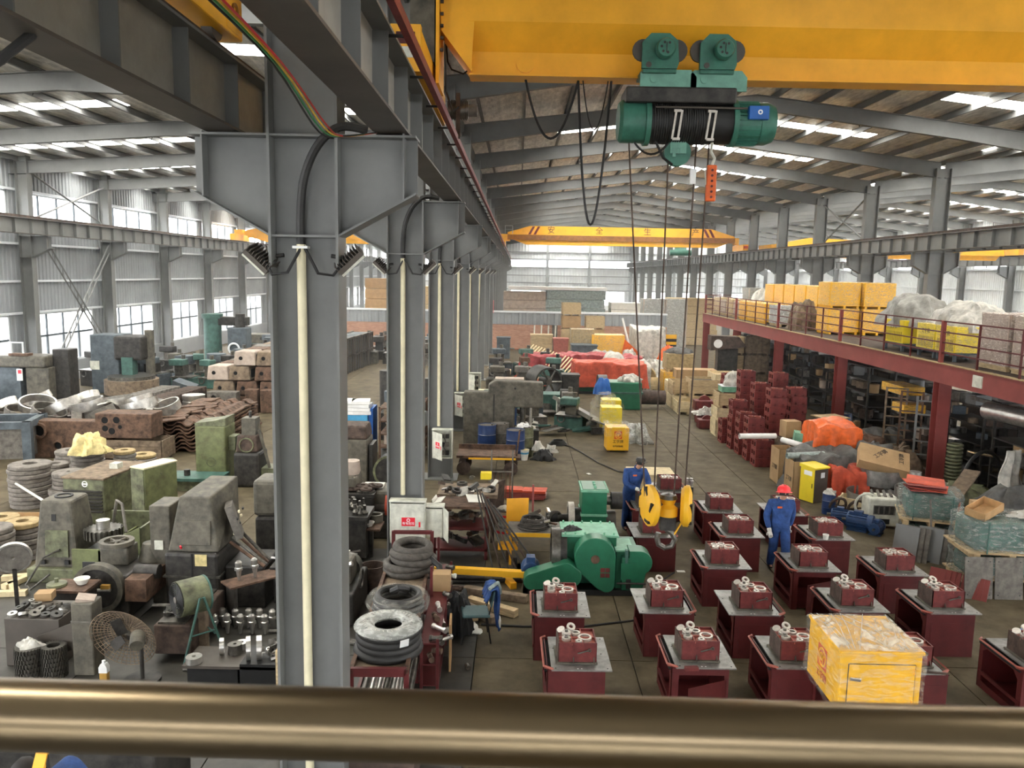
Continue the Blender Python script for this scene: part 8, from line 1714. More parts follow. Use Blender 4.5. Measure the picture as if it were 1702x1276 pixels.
# ================================================================ FAR PART OF THE AISLE
t = thing('plate_ramp', 'slanted grey steel conveyor plate on the aisle floor', 'plate', (2.75, 31.0, 0), 0.30)
B().obox((0, 0, 0.45), (1.3, 4.2, 0.05), (0.04, 0.38, 0)).obj('plate', 'plate_steel', t, smooth=0); B().obox((-0.62, 0, 0.72), (0.09, 4.2, 0.14), (0.04, 0.38, 0)).obj('edge_bar', 'machine_grey', t, smooth=0)
for y in (-1.8, 0, 1.8): B().box(-0.5, 0.45, y - 0.05, y + 0.05, 0, 0.25).obj('skid', 'machine_dark', t, smooth=0)
c_ = thing('control_cabinet', 'yellow cabinet with a stencilled emblem standing alone in the aisle', 'cabinet', (3.4, 26.55, 0), 0.04)
B().box(-0.36, 0.36, -0.35, 0.35, 0.06, 0.82).obj('body', 'box_yellow', c_, smooth=0, bev=0.015); emblem(c_, 0.0, -0.352, 0.58, 0.13, (0, 0, 0)); text('工字牌', 'lettering', 'ink', c_, (0, -0.356, 0.36), FRONT, 0.12); text('电气控制箱', 'lettering', 'ink', c_, (0, -0.356, 0.2), FRONT, 0.07)
for x in (-0.3, 0.3): B().box(x - 0.05, x + 0.05, -0.3, 0.3, 0, 0.06).obj('foot', 'rust', c_, smooth=0)
B().tube([(-0.22, -0.36, 0.78), (-0.22, -0.4, 0.84), (0.22, -0.4, 0.84), (0.22, -0.36, 0.78)], 0.015, 5).obj('handle', 'box_lemon', c_)
drape('plastic_cover', 'wrap', 'clear plastic cover over the lone yellow cabinet', 'cover', (3.4, 26.6, 0), 0.82, 0.8, 0.92, 4, 0.07, 0.55)
for i, (x, y, z) in enumerate(((3.55, 29.6, 0.35), (3.75, 31.4, 0.3))):
    wrapped_box('control_cabinet', 'yellow cabinet under plastic behind the lone one, %s' % ('nearer' if i == 0 else 'farther'), (x, y, 0), 0.75, 0.7, 1.0, 'box_lemon', None, 'cabinet', pallet=False)
    heap('plastic_cover', 'wrap', 'loose clear plastic over the %s yellow cabinet behind the lone one' % ('nearer' if i == 0 else 'farther'), 'cover', (x - 0.2, y, 0.25), 0.65, 0.6, 1.05, 50 + i, 0.25)
heap('plastic_cover', 'wrap_grey', 'grey-green plastic heap right of the yellow cabinets', 'cover', (4.35, 28.3, 0), 0.5, 0.9, 0.6, 53, 0.3)
m = thing('gear_reducer', 'green reducer housing in front of the red tarpaulin', 'machine', (4.9, 35.3, 0)); B().box(-0.9, 0.6, -0.5, 0.6, 0, 1.2).obj('casing', 'machine_green', m, smooth=0, bev=0.05); B().box(-0.95, 0.65, -0.55, 0.65, 0.7, 0.78).obj('split_flange', 'machine_teal', m, smooth=0); B().cyl((-1.3, 0, 0.75), (-0.9, 0, 0.75), 0.72, 24).obj('flywheel', 'machine_dark', m); B().cyl((0.6, 0, 0.5), (1.7, 0, 0.5), 0.32, 16).obj('brake_drum', 'rust_dark', m)
heap('sheet', 'blue', 'bright blue sheet on the green reducer', 'sheet', (3.75, 34.7, 0.7), 0.4, 0.3, 0.7, 56, 0.2)
heap('plastic_bag', 'tarp_white', 'white plastic on top of the green reducer', 'bag', (5.0, 35.3, 1.2), 0.5, 0.4, 0.3, 57, 0.4)
drape('tarpaulin', 'tarp_red', 'large brick-red tarpaulin over a machine in the aisle', 'tarpaulin', (4.6, 40.2, 0.35), 3.5, 1.9, 1.2, 58, 0.07)
t = thing('covered_machine', 'green machine base showing under the brick-red tarpaulin', 'machine', (4.6, 40.2, 0)); B().box(-1.65, 1.6, -0.75, 0.75, 0.1, 1.3).obj('casing', 'machine_green', t, smooth=0); B().box(-1.9, 1.9, -0.85, 0.85, 0, 0.12).obj('skid', 'ink', t, smooth=0)
drape('plastic_cover', 'tarp_white', 'white plastic at the right end of the brick-red tarpaulin', 'cover', (6.35, 40.4, 0.0), 0.7, 1.5, 1.4, 59, 0.12)
for i, (x, y, sx_, lab) in enumerate(((1.7, 46.0, 2.6, 'left'), (4.2, 46.6, 2.4, 'middle'), (6.4, 45.4, 1.3, 'right'))):
    t = thing('gear_reducer', 'green reducer under the %s crimson tarpaulin' % lab, 'machine', (x, y, 0)); B().box(-sx_ / 2 + 0.1, sx_ / 2 - 0.1, -0.7, 0.7, 0, 1.0).obj('casing', 'machine_teal', t, smooth=0); B().box(-0.05, 0.05, -0.72, -0.7, 0, 1.0).obj('seam', 'ink', t, smooth=0)
    drape('tarpaulin', 'tarp_crimson', 'crimson tarpaulin over green machines, %s of three' % lab, 'tarpaulin', (x, y, 0.55), sx_, 1.7, 0.75, 60 + i, 0.14)
heap('plastic_dome', 'tarp_white', 'large round bundle in pale plastic behind the brick-red tarpaulin', 'load', (5.3, 43.4, 0), 0.95, 0.8, 1.75, 64, 0.08)
t = thing('cable_reel', 'black spoked reel in the aisle left of the brick-red tarpaulin', 'reel', (1.5, 37.2, 0.85), 0.35); B().ring((0, 0, 0), 0.68, 0.6, 1.3, 'y', 28).obj('drum', 'machine_dark', t, (0, -0.1, 0)); B().cyl((0, -0.15, 0), (0, 0.9, 0), 0.14, 12).obj('hub', 'steel_dark', t); B().box(-0.6, 0.6, -0.1, 1.2, -0.85, -0.55).obj('stand', 'machine_dark', t, smooth=0)
for k in range(6): B().cyl((0, -0.1, 0), (0.62 * math.cos(k * 1.047), -0.1, 0.62 * math.sin(k * 1.047)), 0.05, 5).obj('spoke', 'oily_steel', t)
GB = [(-1.05, 33.5, 1.0, 0.9, 0.9, 'cream', 'beige box right of the fourth column'), (0.0, 34.6, 1.2, 1.0, 1.0, 'machine_teal', 'dull green box, left of the pair before the scrap pile'), (1.3, 34.2, 1.5, 0.9, 0.75, 'machine_teal', 'dull green box, right of the pair before the scrap pile'), (-0.3, 37.8, 1.3, 0.8, 0.9, 'carton_grey', 'flat greyish box behind the green pair'), (2.6, 38.3, 0.8, 0.8, 1.1, 'machine_dark', 'black box left of the brick-red tarpaulin'), (-0.9, 55.0, 0.9, 0.8, 1.5, 'machine_blue_grey', 'dark blue cabinet by the far columns'), (1.7, 55.5, 1.5, 1.0, 1.7, 'wood', 'pale tall box before the brick wall, left'), (3.0, 55.0, 1.0, 1.0, 1.5, 'casing_inside', 'box with a red top before the brick wall'), (4.3, 51.5, 1.6, 1.4, 1.4, 'machine_blue_grey', 'grey-blue wrapped box before the yellow boxes')]
for (x, y, sx_, sy_, h, m_, lab) in GB:
    t = thing('machine_box', lab, 'box', (x, y, 0)); B().box(-sx_ / 2, sx_ / 2, -sy_ / 2, sy_ / 2, 0.06, h).obj('body', m_, t, smooth=0, bev=0.03); B().box(-sx_ / 2 - 0.03, sx_ / 2 + 0.03, -sy_ / 2 - 0.03, sy_ / 2 + 0.03, h - 0.08, h + 0.02).obj('lid', m_, t, smooth=0); B().box(-sx_ / 2, sx_ / 2, -sy_ / 2, sy_ / 2, 0, 0.06).obj('skid', 'wood_old', t, smooth=0)
for i, (x, y, sx_, h, m_, lab) in enumerate(((4.3, 53.0, 1.5, 2.3, 'disc_ochre', 'tall ochre wrapped box before the brick wall'), (5.9, 52.6, 2.1, 2.0, 'box_yellow', 'wide yellow box before the brick wall'))): wrapped_box('packed_cabinet', lab, (x, y, 0), sx_, 1.4, h, m_, 'wrap_soft', 'cabinet')
o = B().prism([(-0.7, 0), (0.6, 0), (0.3, 0.5), (-0.5, 1.2)], 'y', -0.05, 0.05).obj('orange_sheet', 'tarp_orange', None, (7.4, 51.6, 0.6), (0.15, 0, 0)); tag(o, 'orange-red sheet hanging at the right of the wide yellow box', 'sheet'); B().box(-0.8, 0.8, 0, 0.5, -0.7, 0.1).obj('support', 'carton_grey', o)
heap('plastic_bag', 'tarp_white', 'white plastic heap right of the yellow boxes', 'bag', (7.2, 51.0, 0), 0.6, 0.7, 1.1, 68, 0.4); heap('plastic_bag', 'tarp_white', 'white plastic strip before the yellow boxes', 'bag', (5.4, 50.5, 0.3), 1.3, 0.5, 0.8, 71, 0.4)
o = B().cyl((0, 0, 0), (-0.5, 0.2, 1.9), 0.07, 6).obj('white_pole', 'white', None, (7.3, 52.0, 1.2)); tag(o, 'white pole sticking up above the yellow boxes', 'pole')
for j in range(2):
    for k in range(4 - j):
        h_ = 0.95; crate('pale crate stacked high before the brick wall, %s stack, %s' % ('left' if j == 0 else 'right', ('bottom', 'second', 'third', 'top')[k] if j == 0 else ('bottom', 'middle', 'top')[k]), (3.95 + 1.75 * j, 59.5, h_ * k), 1.35, 1.2, h_ - 0.02, 'wood' if (j + k) % 2 else 'carton', 0, 2)
for i in range(9): machine('dull machine in the crowded pile left of the tarpaulins', (-0.9 + 1.4 * (i % 3), 40.0 + 3.2 * (i // 3), 0), 1.0, 80 + i, 'machines left of the tarpaulins')
scrap(34, -1.4, 2.6, 38.5, 50, 0.08, 0.3, 'machine part in the scrap pile left of the tarpaulins', 'machine parts left of the tarpaulins', ['rust', 'wood_old', 'machine_teal', 'cast_grey', 'carton_grey', 'tarp_red', 'wood_pale'], 1.3, 72)
for i in range(6): machine('dark machine in the clutter behind the press', (-0.8 + 1.45 * (i % 3), 30.3 + 1.9 * (i // 3), 0), 0.9, 100 + i, 'machines behind the press')
scrap(26, -1.5, 2.5, 28.5, 34, 0.06, 0.25, 'dark machine part behind the press', 'dark parts behind the press', JK + ['machine_teal', 'bright_steel'], 0.9, 73)
for i in range(16): o = B().obox((0, 0, 0), (0.07, 1.3, 0.05)).obj('wood_strip', 'wood_pale', None, (0.7 + 0.16 * i, 47.8 - 0.28 * i, 1.3 - 0.03 * i), (0.5, 0.2, -0.5)); tag(o, 'pale slat in the fanned wooden pile', 'slat', 'pale slats in the fanned pile')
t = thing('pump', 'small grey-white pump beside the press bed', 'pump', (2.05, 33.2, 0)); B().box(-0.35, 0.3, -0.3, 0.3, 0, 0.7).obj('tank', 'box_white', t, smooth=0, bev=0.04); B().cyl((-0.2, 0, 0.9), (0.25, 0, 0.9), 0.2, 14).obj('motor', 'machine_dark', t)
for i in range(4): o = B().cyl((0, 0, 0), (0.05, 0, 2.2), 0.06, 6).obj('white_post', 'box_white', None, (1.2 + 0.5 * i, 57.5, 0)); tag(o, 'white post of the rack before the brick wall', 'post', 'white posts before the brick wall')
scrap(20, -0.8, 8.0, 56, 61, 0.2, 0.35, 'goods piled at the foot of the brick wall', 'goods at the foot of the brick wall', ['wood', 'carton', 'wood_old', 'tarp_red', 'machine_teal', 'paper'], 1.5, 75)
# beyond the wall: board stacks and tall cartons
for i, (x0, x1, z1, m_, lab) in enumerate(((-1.2, 2.4, 4.3, 'carton_grey', 'brown-grey board stack'), (2.4, 7.4, 4.45, 'grass_wrap', 'pale green sheet stack'), (8.0, 11.5, 3.5, 'paper', 'low white stack'), (13.0, 17.0, 4.0, 'wood', 'pale timber stack'), (-13, -9.0, 5.2, 'carton', 'tall brown carton block'), (-8.5, -4.5, 4.6, 'wood', 'pale carton block'))):
    t = thing('board_stack', lab + ' visible over the brick wall', 'stack', (0, 70, 0)); n = 6
    for k in range(n): B().box(x0, x1 + 0.1 * (k % 2), -1, 1.5, z1 * k / n + 0.03, z1 * (k + 1) / n).obj('layer', m_, t, smooth=0)
B().box(-0.8, 7.6, -1.1, 1.6, 4.5, 4.75).obj('white_sheet', 'white', thing('roof_sheet', 'long white sheet lying on the stacks beyond the brick wall', 'sheet', (0, 70, 0)), smooth=0)
for i in range(2):
    for k in range(3): wrapped_box('wrapped_bale', 'pinkish wrapped bale over the brick wall by the mezzanine end, %s %s' % (('left', 'right')[i], ('bottom', 'middle', 'top')[k]), (10.7 + 1.75 * i, 64.2, 1.35 * k), 1.7, 1.6, 1.33, 'carton_grey', 'wrap_grey', 'bale', pallet=False)

# ================================================================ COLUMN FITTINGS
def box_unit(label, x, y, z, w_, h, open_, sign_=True):
    t = thing('switch_box', label, 'electrical box', (x, y, z))
    for a in ((-w_ / 2, w_ / 2, 0.16, 0.18, 0, h), (-w_ / 2, -w_ / 2 + 0.02, -0.02, 0.16, 0, h), (w_ / 2 - 0.02, w_ / 2, -0.02, 0.16, 0, h), (-w_ / 2, w_ / 2, -0.02, 0.16, 0, 0.02), (-w_ / 2 - 0.01, w_ / 2 + 0.01, -0.04, 0.18, h - 0.02, h + 0.01)): B().box(*a).obj('casing', 'box_white', t, smooth=0)
    d = B().box(0, w_ - 0.05, -0.012, 0, 0.03, h - 0.05).obj('door', 'box_white', t, (-w_ / 2 + 0.025, -0.02, 0), (0, 0, -0.95 if open_ else 0), smooth=0)
    if sign_:
        s = B().box(w_ * 0.3, w_ * 0.68, -0.015, -0.012, h * 0.42, h * 0.62).obj('warning_sign', 'sign_red', d, smooth=0)
        text('有电危险', 'lettering', 'white', s, (w_ * 0.49, -0.017, h * 0.48), FRONT, w_ * 0.085, 0.001); B().ring((w_ * 0.49, -0.016, h * 0.56), 0.03 * w_ / 0.6, 0.018 * w_ / 0.6, 0.002, 'y', 14).obj('sign_symbol', 'white', s)
        B().box(w_ * 0.78, w_ * 0.83, -0.02, -0.012, h * 0.4, h * 0.52).obj('latch', 'sign_red', d, smooth=0)
    if open_:
        for k in range(3):
            for q in range(2): B().box(-0.05 + 0.13 * q, 0.05 + 0.13 * q, 0.06, 0.15, 0.08 + h * 0.29 * k, 0.06 + h * 0.29 * k + 0.14).obj('breaker', 'machine_dark' if (k + q) % 2 else 'cast_grey', t, smooth=0)
        B().tube([(0.0, 0.05, h * 0.8), (0.1, 0.02, h * 0.6), (0.02, 0.03, h * 0.4), (0.14, 0.02, h * 0.2)], 0.012, 5).obj('wiring', 'ink', t)
    return t
fr = ['nearest', 'second', 'third', 'fourth', 'fifth', 'sixth', 'seventh', 'eighth']
for k in range(1, 9):
    y = COLY[k]; zt = 6.05; zb = (0.0, 1.5, 1.5, 1.45, 1.3, 1.3, 1.2, 1.2)[k - 1]
    o = B().cyl((0, 0, zb), (0.0 if k != 6 else 0.1, 0, zt), 0.046, 14).obj('conduit_pipe', 'cream', None, (XC - 0.05, y - 0.07, 0)); tag(o, 'cream conduit pipe running down the %s column left of the aisle' % fr[k - 1], 'pipe')
    if k == 1: B().box(-0.075, 0.075, -0.055, 0.055, zt - 0.04, zt - 0.015).obj('pipe_clamp', 'white', o, smooth=0)
    pts = [(0, 0, zt - 0.05), (0.0, 0, zt + 0.3), (0.05, -0.03, zt + 0.65), (0.2, -0.08, zt + 0.95), (0.42, -0.1, zt + 1.12), (0.68, -0.06, zt + 1.1)]
    c_ = B().tube(bend(pts), 0.042, 8).obj('power_cable', 'rubber', None, (XC - 0.05, y - 0.07, 0)); tag(o=c_, label='thick black cable curving from the conduit to the bracket of the %s column' % fr[k - 1], cat='cable')
    for s in ((-1, 1) if k < 5 else (1,)):
        t = thing('floodlight', 'floodlight on the %s side of the %s column left of the aisle' % ('left' if s < 0 else 'right', fr[k - 1]), 'lamp', (XC + s * 0.46, y - 0.1, 5.88)); t.rotation_euler = (0.35, -s * 0.75, 0)
        B().box(-0.15, 0.15, -0.11, 0.11, 0.0, 0.05).obj('housing', 'steel_dark', t, smooth=0); B().box(-0.145, 0.145, -0.105, 0.105, -0.025, 0.0).obj('lens', 'box_white', t, smooth=0)
        b_ = B()
        for q in range(9): b_.box(-0.14 + 0.035 * q - 0.004, -0.14 + 0.035 * q + 0.004, -0.1, 0.1, 0.05, 0.1)
        b_.obj('cooling_fins', 'steel_dark', t, smooth=0).__setitem__('kind', 'stuff'); B().cyl((0, 0.1, 0.02), (-s * 0.12, 0.14, 0.16), 0.02, 6).obj('bracket_arm', 'machine_dark', t)
        if k < 4: o = B().tube([(XC - 0.03, y - 0.08, zt - 0.0), (XC + s * 0.15, y - 0.22, zt - 0.28), (XC + s * 0.3, y - 0.22, zt - 0.3), (XC + s * 0.46, y - 0.12, 5.98)], 0.016, 5).obj('lamp_cable', 'ink'); tag(o, 'thin black cable to the %s floodlight of the %s column' % ('left' if s < 0 else 'right', fr[k - 1]), 'cable')
box_unit('white switch box with a red warning sign on the second column', -2.02, 14.9, 0.64, 0.68, 0.84, False)
t = box_unit('second white switch box turned sideways beside the one with the red sign', -1.52, 15.0, 0.74, 0.36, 0.62, False, False); B().box(0, 0.012, -0.35, 0.0, 0.0, 0.6).obj('open_lid', 'box_white', t, (0.17, 0, 0), (0, 0, 0.35), smooth=0)
box_unit('open switch box with a red sign on its door, on the third column', -2.02, 22.0, 0.66, 0.56, 0.82, True); box_unit('open switch box with a red sign, on the fourth column', -1.95, 29.2, 0.6, 0.58, 0.84, True); box_unit('small open grey switch box on the fifth column', -1.9, 36.4, 0.45, 0.6, 0.85, True, False)
o = B().box(-0.01, 0.01, -0.25, 0.25, 0, 0.9).obj('red_banner', 'sign_red', None, (XC + 0.4, COLY[8] - 0.4, 3.0)); tag(o, 'red notice banner on a far column left of the aisle', 'banner'); B().box(-0.012, 0.4, -0.02, 0.02, 0.8, 0.84).obj('banner_arm', 'steel_grey', o, (-0.4, 0, 0))
for i, m_ in enumerate(('wire_red', 'wire_yellow', 'wire_green', 'ink')):
    o = B().tube(bend([(XC + 0.66 - 0.025 * i, 3.6, 7.1), (XC + 0.62 - 0.02 * i, 5.2, 7.07), (XC + 0.52 - 0.02 * i, 6.8, 6.98 - 0.02 * i), (XC + 0.48, 7.6, 7.02), (XC + 0.72, 8.0, 7.12)]), 0.008, 5).obj('control_wire', m_); tag(o, '%s control wire under the near runway beam' % ('red', 'yellow', 'green', 'black')[i], 'wire')
o = B().tube([(-2.85, 4.9, 7.13), (-2.95, 4.75, 6.95), (-3.15, 4.6, 6.75), (-3.4, 4.55, 6.62)], 0.03, 8).obj('hanging_cable', 'rubber'); tag(o, 'thick black cable hanging from the beam at the top left edge', 'cable')

# ================================================================ PEOPLE
def skin_mesh(name, m, parent, verts, edges, radii, root=0, sub=2):
    me = bpy.data.meshes.new(name); me.from_pydata(verts, edges, []); me.materials.append(M[m])
    o = bpy.data.objects.new(name, me); C.objects.link(o)
    if parent: o.parent = parent
    o.modifiers.new('skin', 'SKIN').use_smooth_shade = True
    for i, r in enumerate(radii): me.skin_vertices[0].data[i].radius = (r, r) if not isinstance(r, tuple) else r; me.skin_vertices[0].data[i].use_root = (i == root)
    s = o.modifiers.new('smooth', 'SUBSURF'); s.levels = sub; s.render_levels = sub
    return o
def glove(parent, m, wrist, fwd, up, curl, side):
    """palm and five curled fingers from the wrist along fwd; thumb on the given side"""
    f = Vector(fwd).normalized(); u = Vector(up); u = (u - f * u.dot(f)).normalized(); s = f.cross(u) * side; w0 = Vector(wrist); b_ = B()
    b_.add([w0 + f * a + s * b * 0.042 + u * c * 0.016 for a, wd in ((-0.03, 0.8), (0.085, 1)) for b, c in ((-wd, -1), (wd, -1), (wd, 1), (-wd, 1))], [(0, 1, 2, 3), (7, 6, 5, 4), (0, 4, 5, 1), (1, 5, 6, 2), (2, 6, 7, 3), (3, 7, 4, 0)])
    b_.cyl(w0 - f * 0.06, w0 + f * 0.0, 0.042, 12)
    for i, L in enumerate((0.070, 0.080, 0.075, 0.058)):
        p0 = w0 + f * 0.075 + s * (0.032 - 0.021 * i); d1 = (f - u * curl * 0.5).normalized(); d2 = (f * (1 - curl) - u * (0.4 + curl)).normalized()
        b_.tube([p0, p0 + d1 * L * 0.45, p0 + d1 * L * 0.45 + d2 * L * 0.35, p0 + d1 * L * 0.3 + d2 * L * 0.7 - u * curl * 0.01], 0.0105, 6)
    t0 = w0 + f * 0.015 + s * 0.036; b_.tube([t0, t0 + (f * 0.6 + s * 0.7) .normalized() * 0.035, t0 + (f * 0.9 + s * 0.45).normalized() * 0.062 - u * curl * 0.015], 0.0125, 6)
    return b_.obj('glove', m, parent)
def person(label, loc, rz, J, cap, gl_m='glove'):
    V = ['pelvis', 'belly', 'chest', 'neck', 'chin', 'skull', 'crown', 'shoL', 'elbL', 'wriL', 'shoR', 'elbR', 'wriR', 'hipL', 'kneL', 'ankL', 'hipR', 'kneR', 'ankR', 'toeL', 'toeR']
    E_ = [('pelvis', 'belly'), ('belly', 'chest'), ('chest', 'neck'), ('neck', 'chin'), ('chin', 'skull'), ('skull', 'crown'), ('chest', 'shoL'), ('shoL', 'elbL'), ('elbL', 'wriL'), ('chest', 'shoR'), ('shoR', 'elbR'), ('elbR', 'wriR'), ('pelvis', 'hipL'), ('hipL', 'kneL'), ('kneL', 'ankL'), ('pelvis', 'hipR'), ('hipR', 'kneR'), ('kneR', 'ankR'), ('ankL', 'toeL'), ('ankR', 'toeR')]
    rb = dict(pelvis=.09, belly=.085, chest=.075, neck=.05, chin=.068, skull=.092, crown=.07, shoL=.05, elbL=.04, wriL=.028, shoR=.05, elbR=.04, wriR=.028, hipL=.075, kneL=.055, ankL=.036, hipR=.075, kneR=.055, ankR=.036, toeL=.03, toeR=.03)
    idx = {n: i for i, n in enumerate(V)}
    body = skin_mesh('person', 'skin', None, [J[n] for n in V], [(idx[a], idx[b]) for a, b in E_], [rb[n] for n in V])
    body.location = loc; body.rotation_euler = (0, 0, rz); tag(body, label, 'person')
    CV = [n for n in V if n not in ('chin', 'skull', 'crown', 'toeL', 'toeR', 'neck')]
    rc = dict(pelvis=(.185, .14), belly=(.19, .145), chest=(.205, .15), shoL=.095, elbL=.075, wriL=.058, shoR=.095, elbR=.075, wriR=.058, hipL=.122, kneL=.094, ankL=.078, hipR=.122, kneR=.094, ankR=.078)
    ci = {n: i for i, n in enumerate(CV)}
    skin_mesh('coverall', 'coverall', body, [Vector(J[n]) - Vector((0, 0, 0.045 if n[:3] == 'ank' else 0)) for n in CV], [(ci[a], ci[b]) for a, b in E_ if a in ci and b in ci], [rc[n] for n in CV])
    n_ = Vector(J['neck']); ch_ = Vector(J['chest']); ax = (n_ - ch_).normalized()
    q = ax.to_track_quat('Z', 'Y').to_euler()
    B().ring((0, 0, -0.045), 0.088, 0.055, 0.05, n=18).obj('collar', 'coverall', body, n_, q)
    sk = Vector(J['skull']); fd = Vector(J['face']).normalized(); up = (Vector(J['crown']) - Vector(J['chin'])).normalized(); fd = (fd - up * fd.dot(up)).normalized(); sd = fd.cross(up)
    hm_ = Matrix((sd, fd, up)).transposed().to_euler()
    def face(nm, b_, m_): return b_.obj(nm, m_, body, sk, hm_)
    face('nose', B().add([(-0.014, 0.085, -0.025), (0.014, 0.085, -0.025), (0, 0.118, -0.022), (0, 0.088, 0.02)], [(0, 1, 2), (0, 2, 3), (1, 3, 2), (0, 3, 1)]), 'skin')
    for s in (-1, 1):
        face('eye', B().lathe([(0, -0.008), (0.010, 0), (0, 0.008)], 8, (s * 0.032, 0.085, 0.015)), 'ink'); face('ear', B().lathe([(0, -0.03), (0.015, -0.01), (0.013, 0.02), (0, 0.03)], 8, (s * 0.092, -0.005, -0.01)), 'skin'); face('eyebrow', B().obox((s * 0.032, 0.09, 0.035), (0.035, 0.012, 0.008)), 'hair')
    face('mouth', B().obox((0, 0.082, -0.055), (0.04, 0.012, 0.009)), 'casing_inside'); face('hair', B().lathe([(0.099, -0.05), (0.106, 0.0), (0.1, 0.05), (0.06, 0.098), (0, 0.11)], 18, (0, -0.012, 0.0)), 'hair') if cap != 'helmet' else face('hair', B().lathe([(0.097, -0.05), (0.1, 0.0), (0.1, 0.03), (0, 0.03)], 16, (0, -0.02, 0)), 'hair')
    if cap == 'helmet':
        h_ = face('helmet', B().lathe([(0.125, 0.02), (0.127, 0.06), (0.115, 0.11), (0.08, 0.145), (0.03, 0.16), (0, 0.16)], 24), 'helmet_red'); B().lathe([(0.12, 0.02), (0.155, 0.012), (0.155, 0.022), (0.12, 0.03)], 24, (0, 0.015, 0)).obj('brim', 'helmet_red', h_); B().box(-0.018, 0.018, -0.08, 0.09, 0.135, 0.168).obj('ridge', 'helmet_red', h_, bev=0.006)
    elif cap == 'cap':
        h_ = face('cap', B().lathe([(0.11, 0.02), (0.114, 0.06), (0.09, 0.105), (0, 0.118)], 20), 'machine_dark'); B().box(-0.075, 0.075, 0.08, 0.18, 0.025, 0.037).obj('peak', 'machine_dark', h_, bev=0.01)
    for sd_, s in (('L', -1), ('R', 1)):
        w0, e0 = Vector(J['wri' + sd_]), Vector(J['elb' + sd_]); glove(body, gl_m, w0 + (w0 - e0).normalized() * 0.05, w0 - e0, J.get('palmup', (0, -1, 0.3)), J.get('curl', 0.4), -s)
        a, tt = Vector(J['ank' + sd_]), Vector(J['toe' + sd_]); d = tt - a; d.z = 0; ang = math.atan2(d.y, d.x) - PI / 2
        sh = B().add([(x, y, z) for z, g in ((0, 1), (0.05, 1), (0.1, 0.72)) for x, y in ((-0.045 * g, -0.09), (0.045 * g, -0.09), (0.05 * g, 0.17 * (1 if z < 0.06 else 0.25)), (-0.05 * g, 0.17 * (1 if z < 0.06 else 0.25)))], [(0, 3, 2, 1), (8, 9, 10, 11)] + [(4 * k + i, 4 * k + (i + 1) % 4, 4 * k + 4 + (i + 1) % 4, 4 * k + 4 + i) for k in range(2) for i in range(4)]).obj('shoe', 'shoe', body, (a.x, a.y, a.z - 0.085), (0, 0, ang)); sh.modifiers.new('round', 'SUBSURF').levels = 1
    B().obox((0, 0, 0), (0.09, 0.008, 0.035)).obj('badge', 'tarp_orange', body, (Vector(J['chest']) + fd * 0.13 + sd * 0.08 + Vector((0, 0, -0.02))))
    return body
# worker in the dark cap, bent over a casing (faces right and towards the camera)
J1 = dict(pelvis=(0, 0, 0.98), belly=(0.02, -0.04, 1.13), chest=(0.06, -0.12, 1.36), neck=(0.09, -0.2, 1.51), chin=(0.11, -0.26, 1.57), skull=(0.12, -0.27, 1.65), crown=(0.12, -0.26, 1.72), face=(0.15, -1, -0.75),
    shoL=(-0.15, -0.13, 1.42), elbL=(-0.2, -0.22, 1.15), wriL=(0.0, -0.42, 1.08), shoR=(0.26, -0.16, 1.42), elbR=(0.33, -0.3, 1.17), wriR=(0.2, -0.48, 1.1), hipL=(-0.09, 0.0, 0.93), kneL=(-0.11, -0.05, 0.5), ankL=(-0.12, 0.02, 0.085), hipR=(0.1, 0, 0.93), kneR=(0.08, -0.07, 0.5), ankR=(0.03, 0.1, 0.085), toeL=(-0.1, -0.12, 0.04), toeR=(0.07, -0.05, 0.04), palmup=(0, 0.3, 1), curl=0.6)
person('worker in blue coveralls and a dark cap bending over a casing with white gloves', (2.68, 18.02, 0), 0.15, J1, 'cap')
o = B().lathe([(0, 0), (0.05, 0), (0.05, 0.07), (0.03, 0.08), (0, 0.08)], 14).obj('hand_part', 'oily_steel', None, (2.85, 17.5, 1.015)); tag(o, 'small dark bearing held by the worker in the dark cap', 'part')
B().box(2.70 - 2.68, 0.09, -0.13, -0.125, 1.38, 1.47).obj('red_shirt', 'tarp_crimson', bpy.data.objects['person'], (0.04, -0.09, 0))
# worker in the red helmet, walking towards the camera looking down
hp = (5.3, 15.46, 1.8)
J2 = dict(pelvis=(0, 0, 0.96), belly=(0, -0.01, 1.12), chest=(0, -0.02, 1.35), neck=(0, -0.04, 1.5), chin=(0.01, -0.09, 1.545), skull=(0.01, -0.085, 1.63), crown=(0.01, -0.06, 1.7), face=(0.05, -1, -0.55),
    shoL=(-0.205, -0.01, 1.41), elbL=(-0.27, 0.03, 1.13), wriL=(-0.235, -0.08, 0.9), shoR=(0.205, -0.01, 1.41), elbR=(0.26, 0.08, 1.14), wriR=(0.22, 0.1, 0.9), hipL=(-0.09, 0, 0.92), kneL=(-0.1, 0.02, 0.5), ankL=(-0.1, 0.18, 0.1), hipR=(0.09, 0, 0.92), kneR=(0.1, -0.14, 0.52), ankR=(0.09, -0.12, 0.085), toeL=(-0.1, 0.04, 0.04), toeR=(0.09, -0.28, 0.04), palmup=(-0.3, -1, 0), curl=0.5)
person('worker in blue coveralls and a red safety helmet walking between the red tables', (hp[0], hp[1] + 0.08, 0), 0.0, J2, 'helmet')
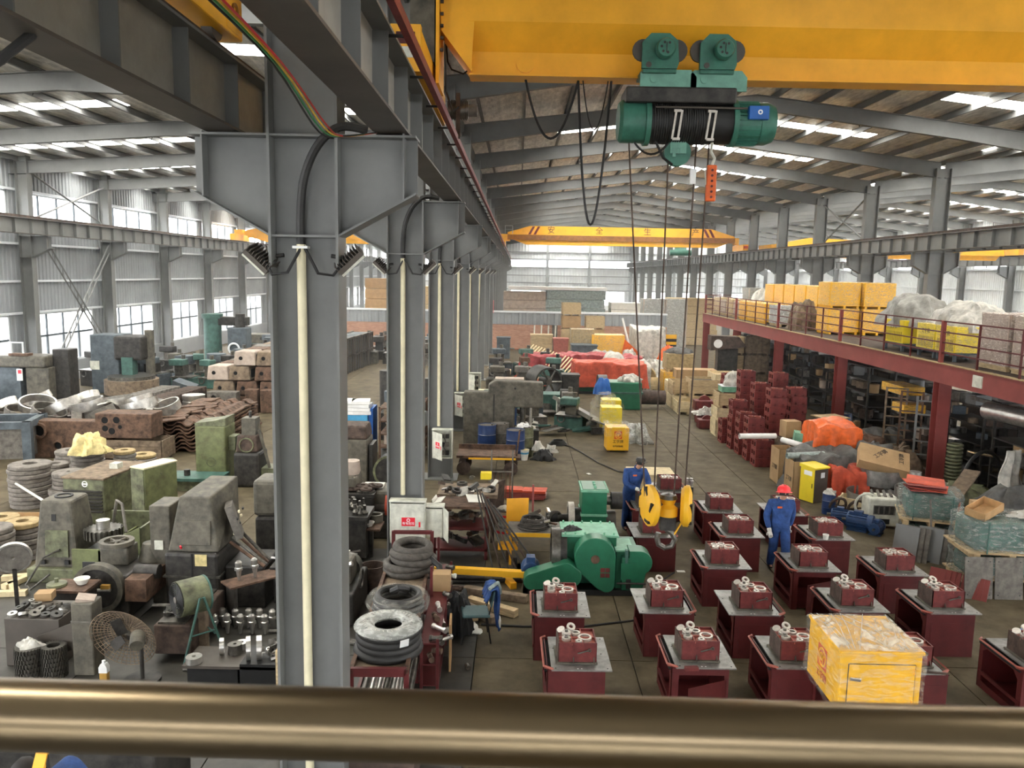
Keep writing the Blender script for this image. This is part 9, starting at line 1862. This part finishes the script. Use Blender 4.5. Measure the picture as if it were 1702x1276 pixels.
# worker below the handrail at the bottom left, stooping over a yellow bar
hp = (-4.21, 6.53, 1.5)
J3 = dict(pelvis=(0.55, 0.1, 0.95), belly=(0.45, 0.08, 1.08), chest=(0.25, 0.03, 1.26), neck=(0.08, 0, 1.36), chin=(0.02, -0.02, 1.36), skull=(-0.04, -0.01, 1.4), crown=(-0.09, 0, 1.44), face=(-0.6, -0.2, -1),
    shoL=(0.16, -0.2, 1.3), elbL=(0.1, -0.35, 1.06), wriL=(-0.05, -0.3, 0.85), shoR=(0.2, 0.24, 1.3), elbR=(0.12, 0.4, 1.06), wriR=(-0.05, 0.3, 0.85), hipL=(0.55, -0.05, 0.9), kneL=(0.45, -0.1, 0.5), ankL=(0.55, -0.1, 0.085), hipR=(0.55, 0.2, 0.9), kneR=(0.48, 0.25, 0.5), ankR=(0.6, 0.25, 0.085), toeL=(0.4, -0.12, 0.04), toeR=(0.45, 0.27, 0.04), palmup=(0.3, 0, 1), curl=0.6)
person('worker in blue stooping below the handrail at the bottom left', (hp[0], hp[1], 0), 0.0, J3, 'bare')
o = B().obox((0, 0, 0), (0.09, 0.8, 0.06)).obj('lever_bar', 'crane_yellow', None, (hp[0] + 0.22, hp[1] - 0.18, 1.62), (0.25, 0, 0.35)); B().box(-0.05, 0.05, -0.05, 0.05, -1.62, 0).obj('lever_stand', 'machine_dark', o); tag(o, 'yellow machine lever in front of the stooping worker', 'lever')
o = thing('machine_bed', 'grey machine with shafts below the handrail at the bottom left', 'machine', (-4.6, 8.2, 0)); B().box(-1.0, 0.9, -0.4, 0.5, 0, 0.9).obj('bed', 'machine_dark', o, smooth=0, bev=0.03); B().cyl((-0.9, 0.1, 1.0), (0.9, 0.1, 1.0), 0.07, 12).obj('shaft', 'oily_steel', o); B().cyl((-0.4, 0.1, 1.0), (0.0, 0.1, 1.0), 0.14, 14).obj('chuck', 'cast_grey', o); B().box(0.3, 0.6, -0.1, 0.3, 0.9, 1.15).obj('tailstock', 'machine_grey', o, smooth=0, bev=0.04)
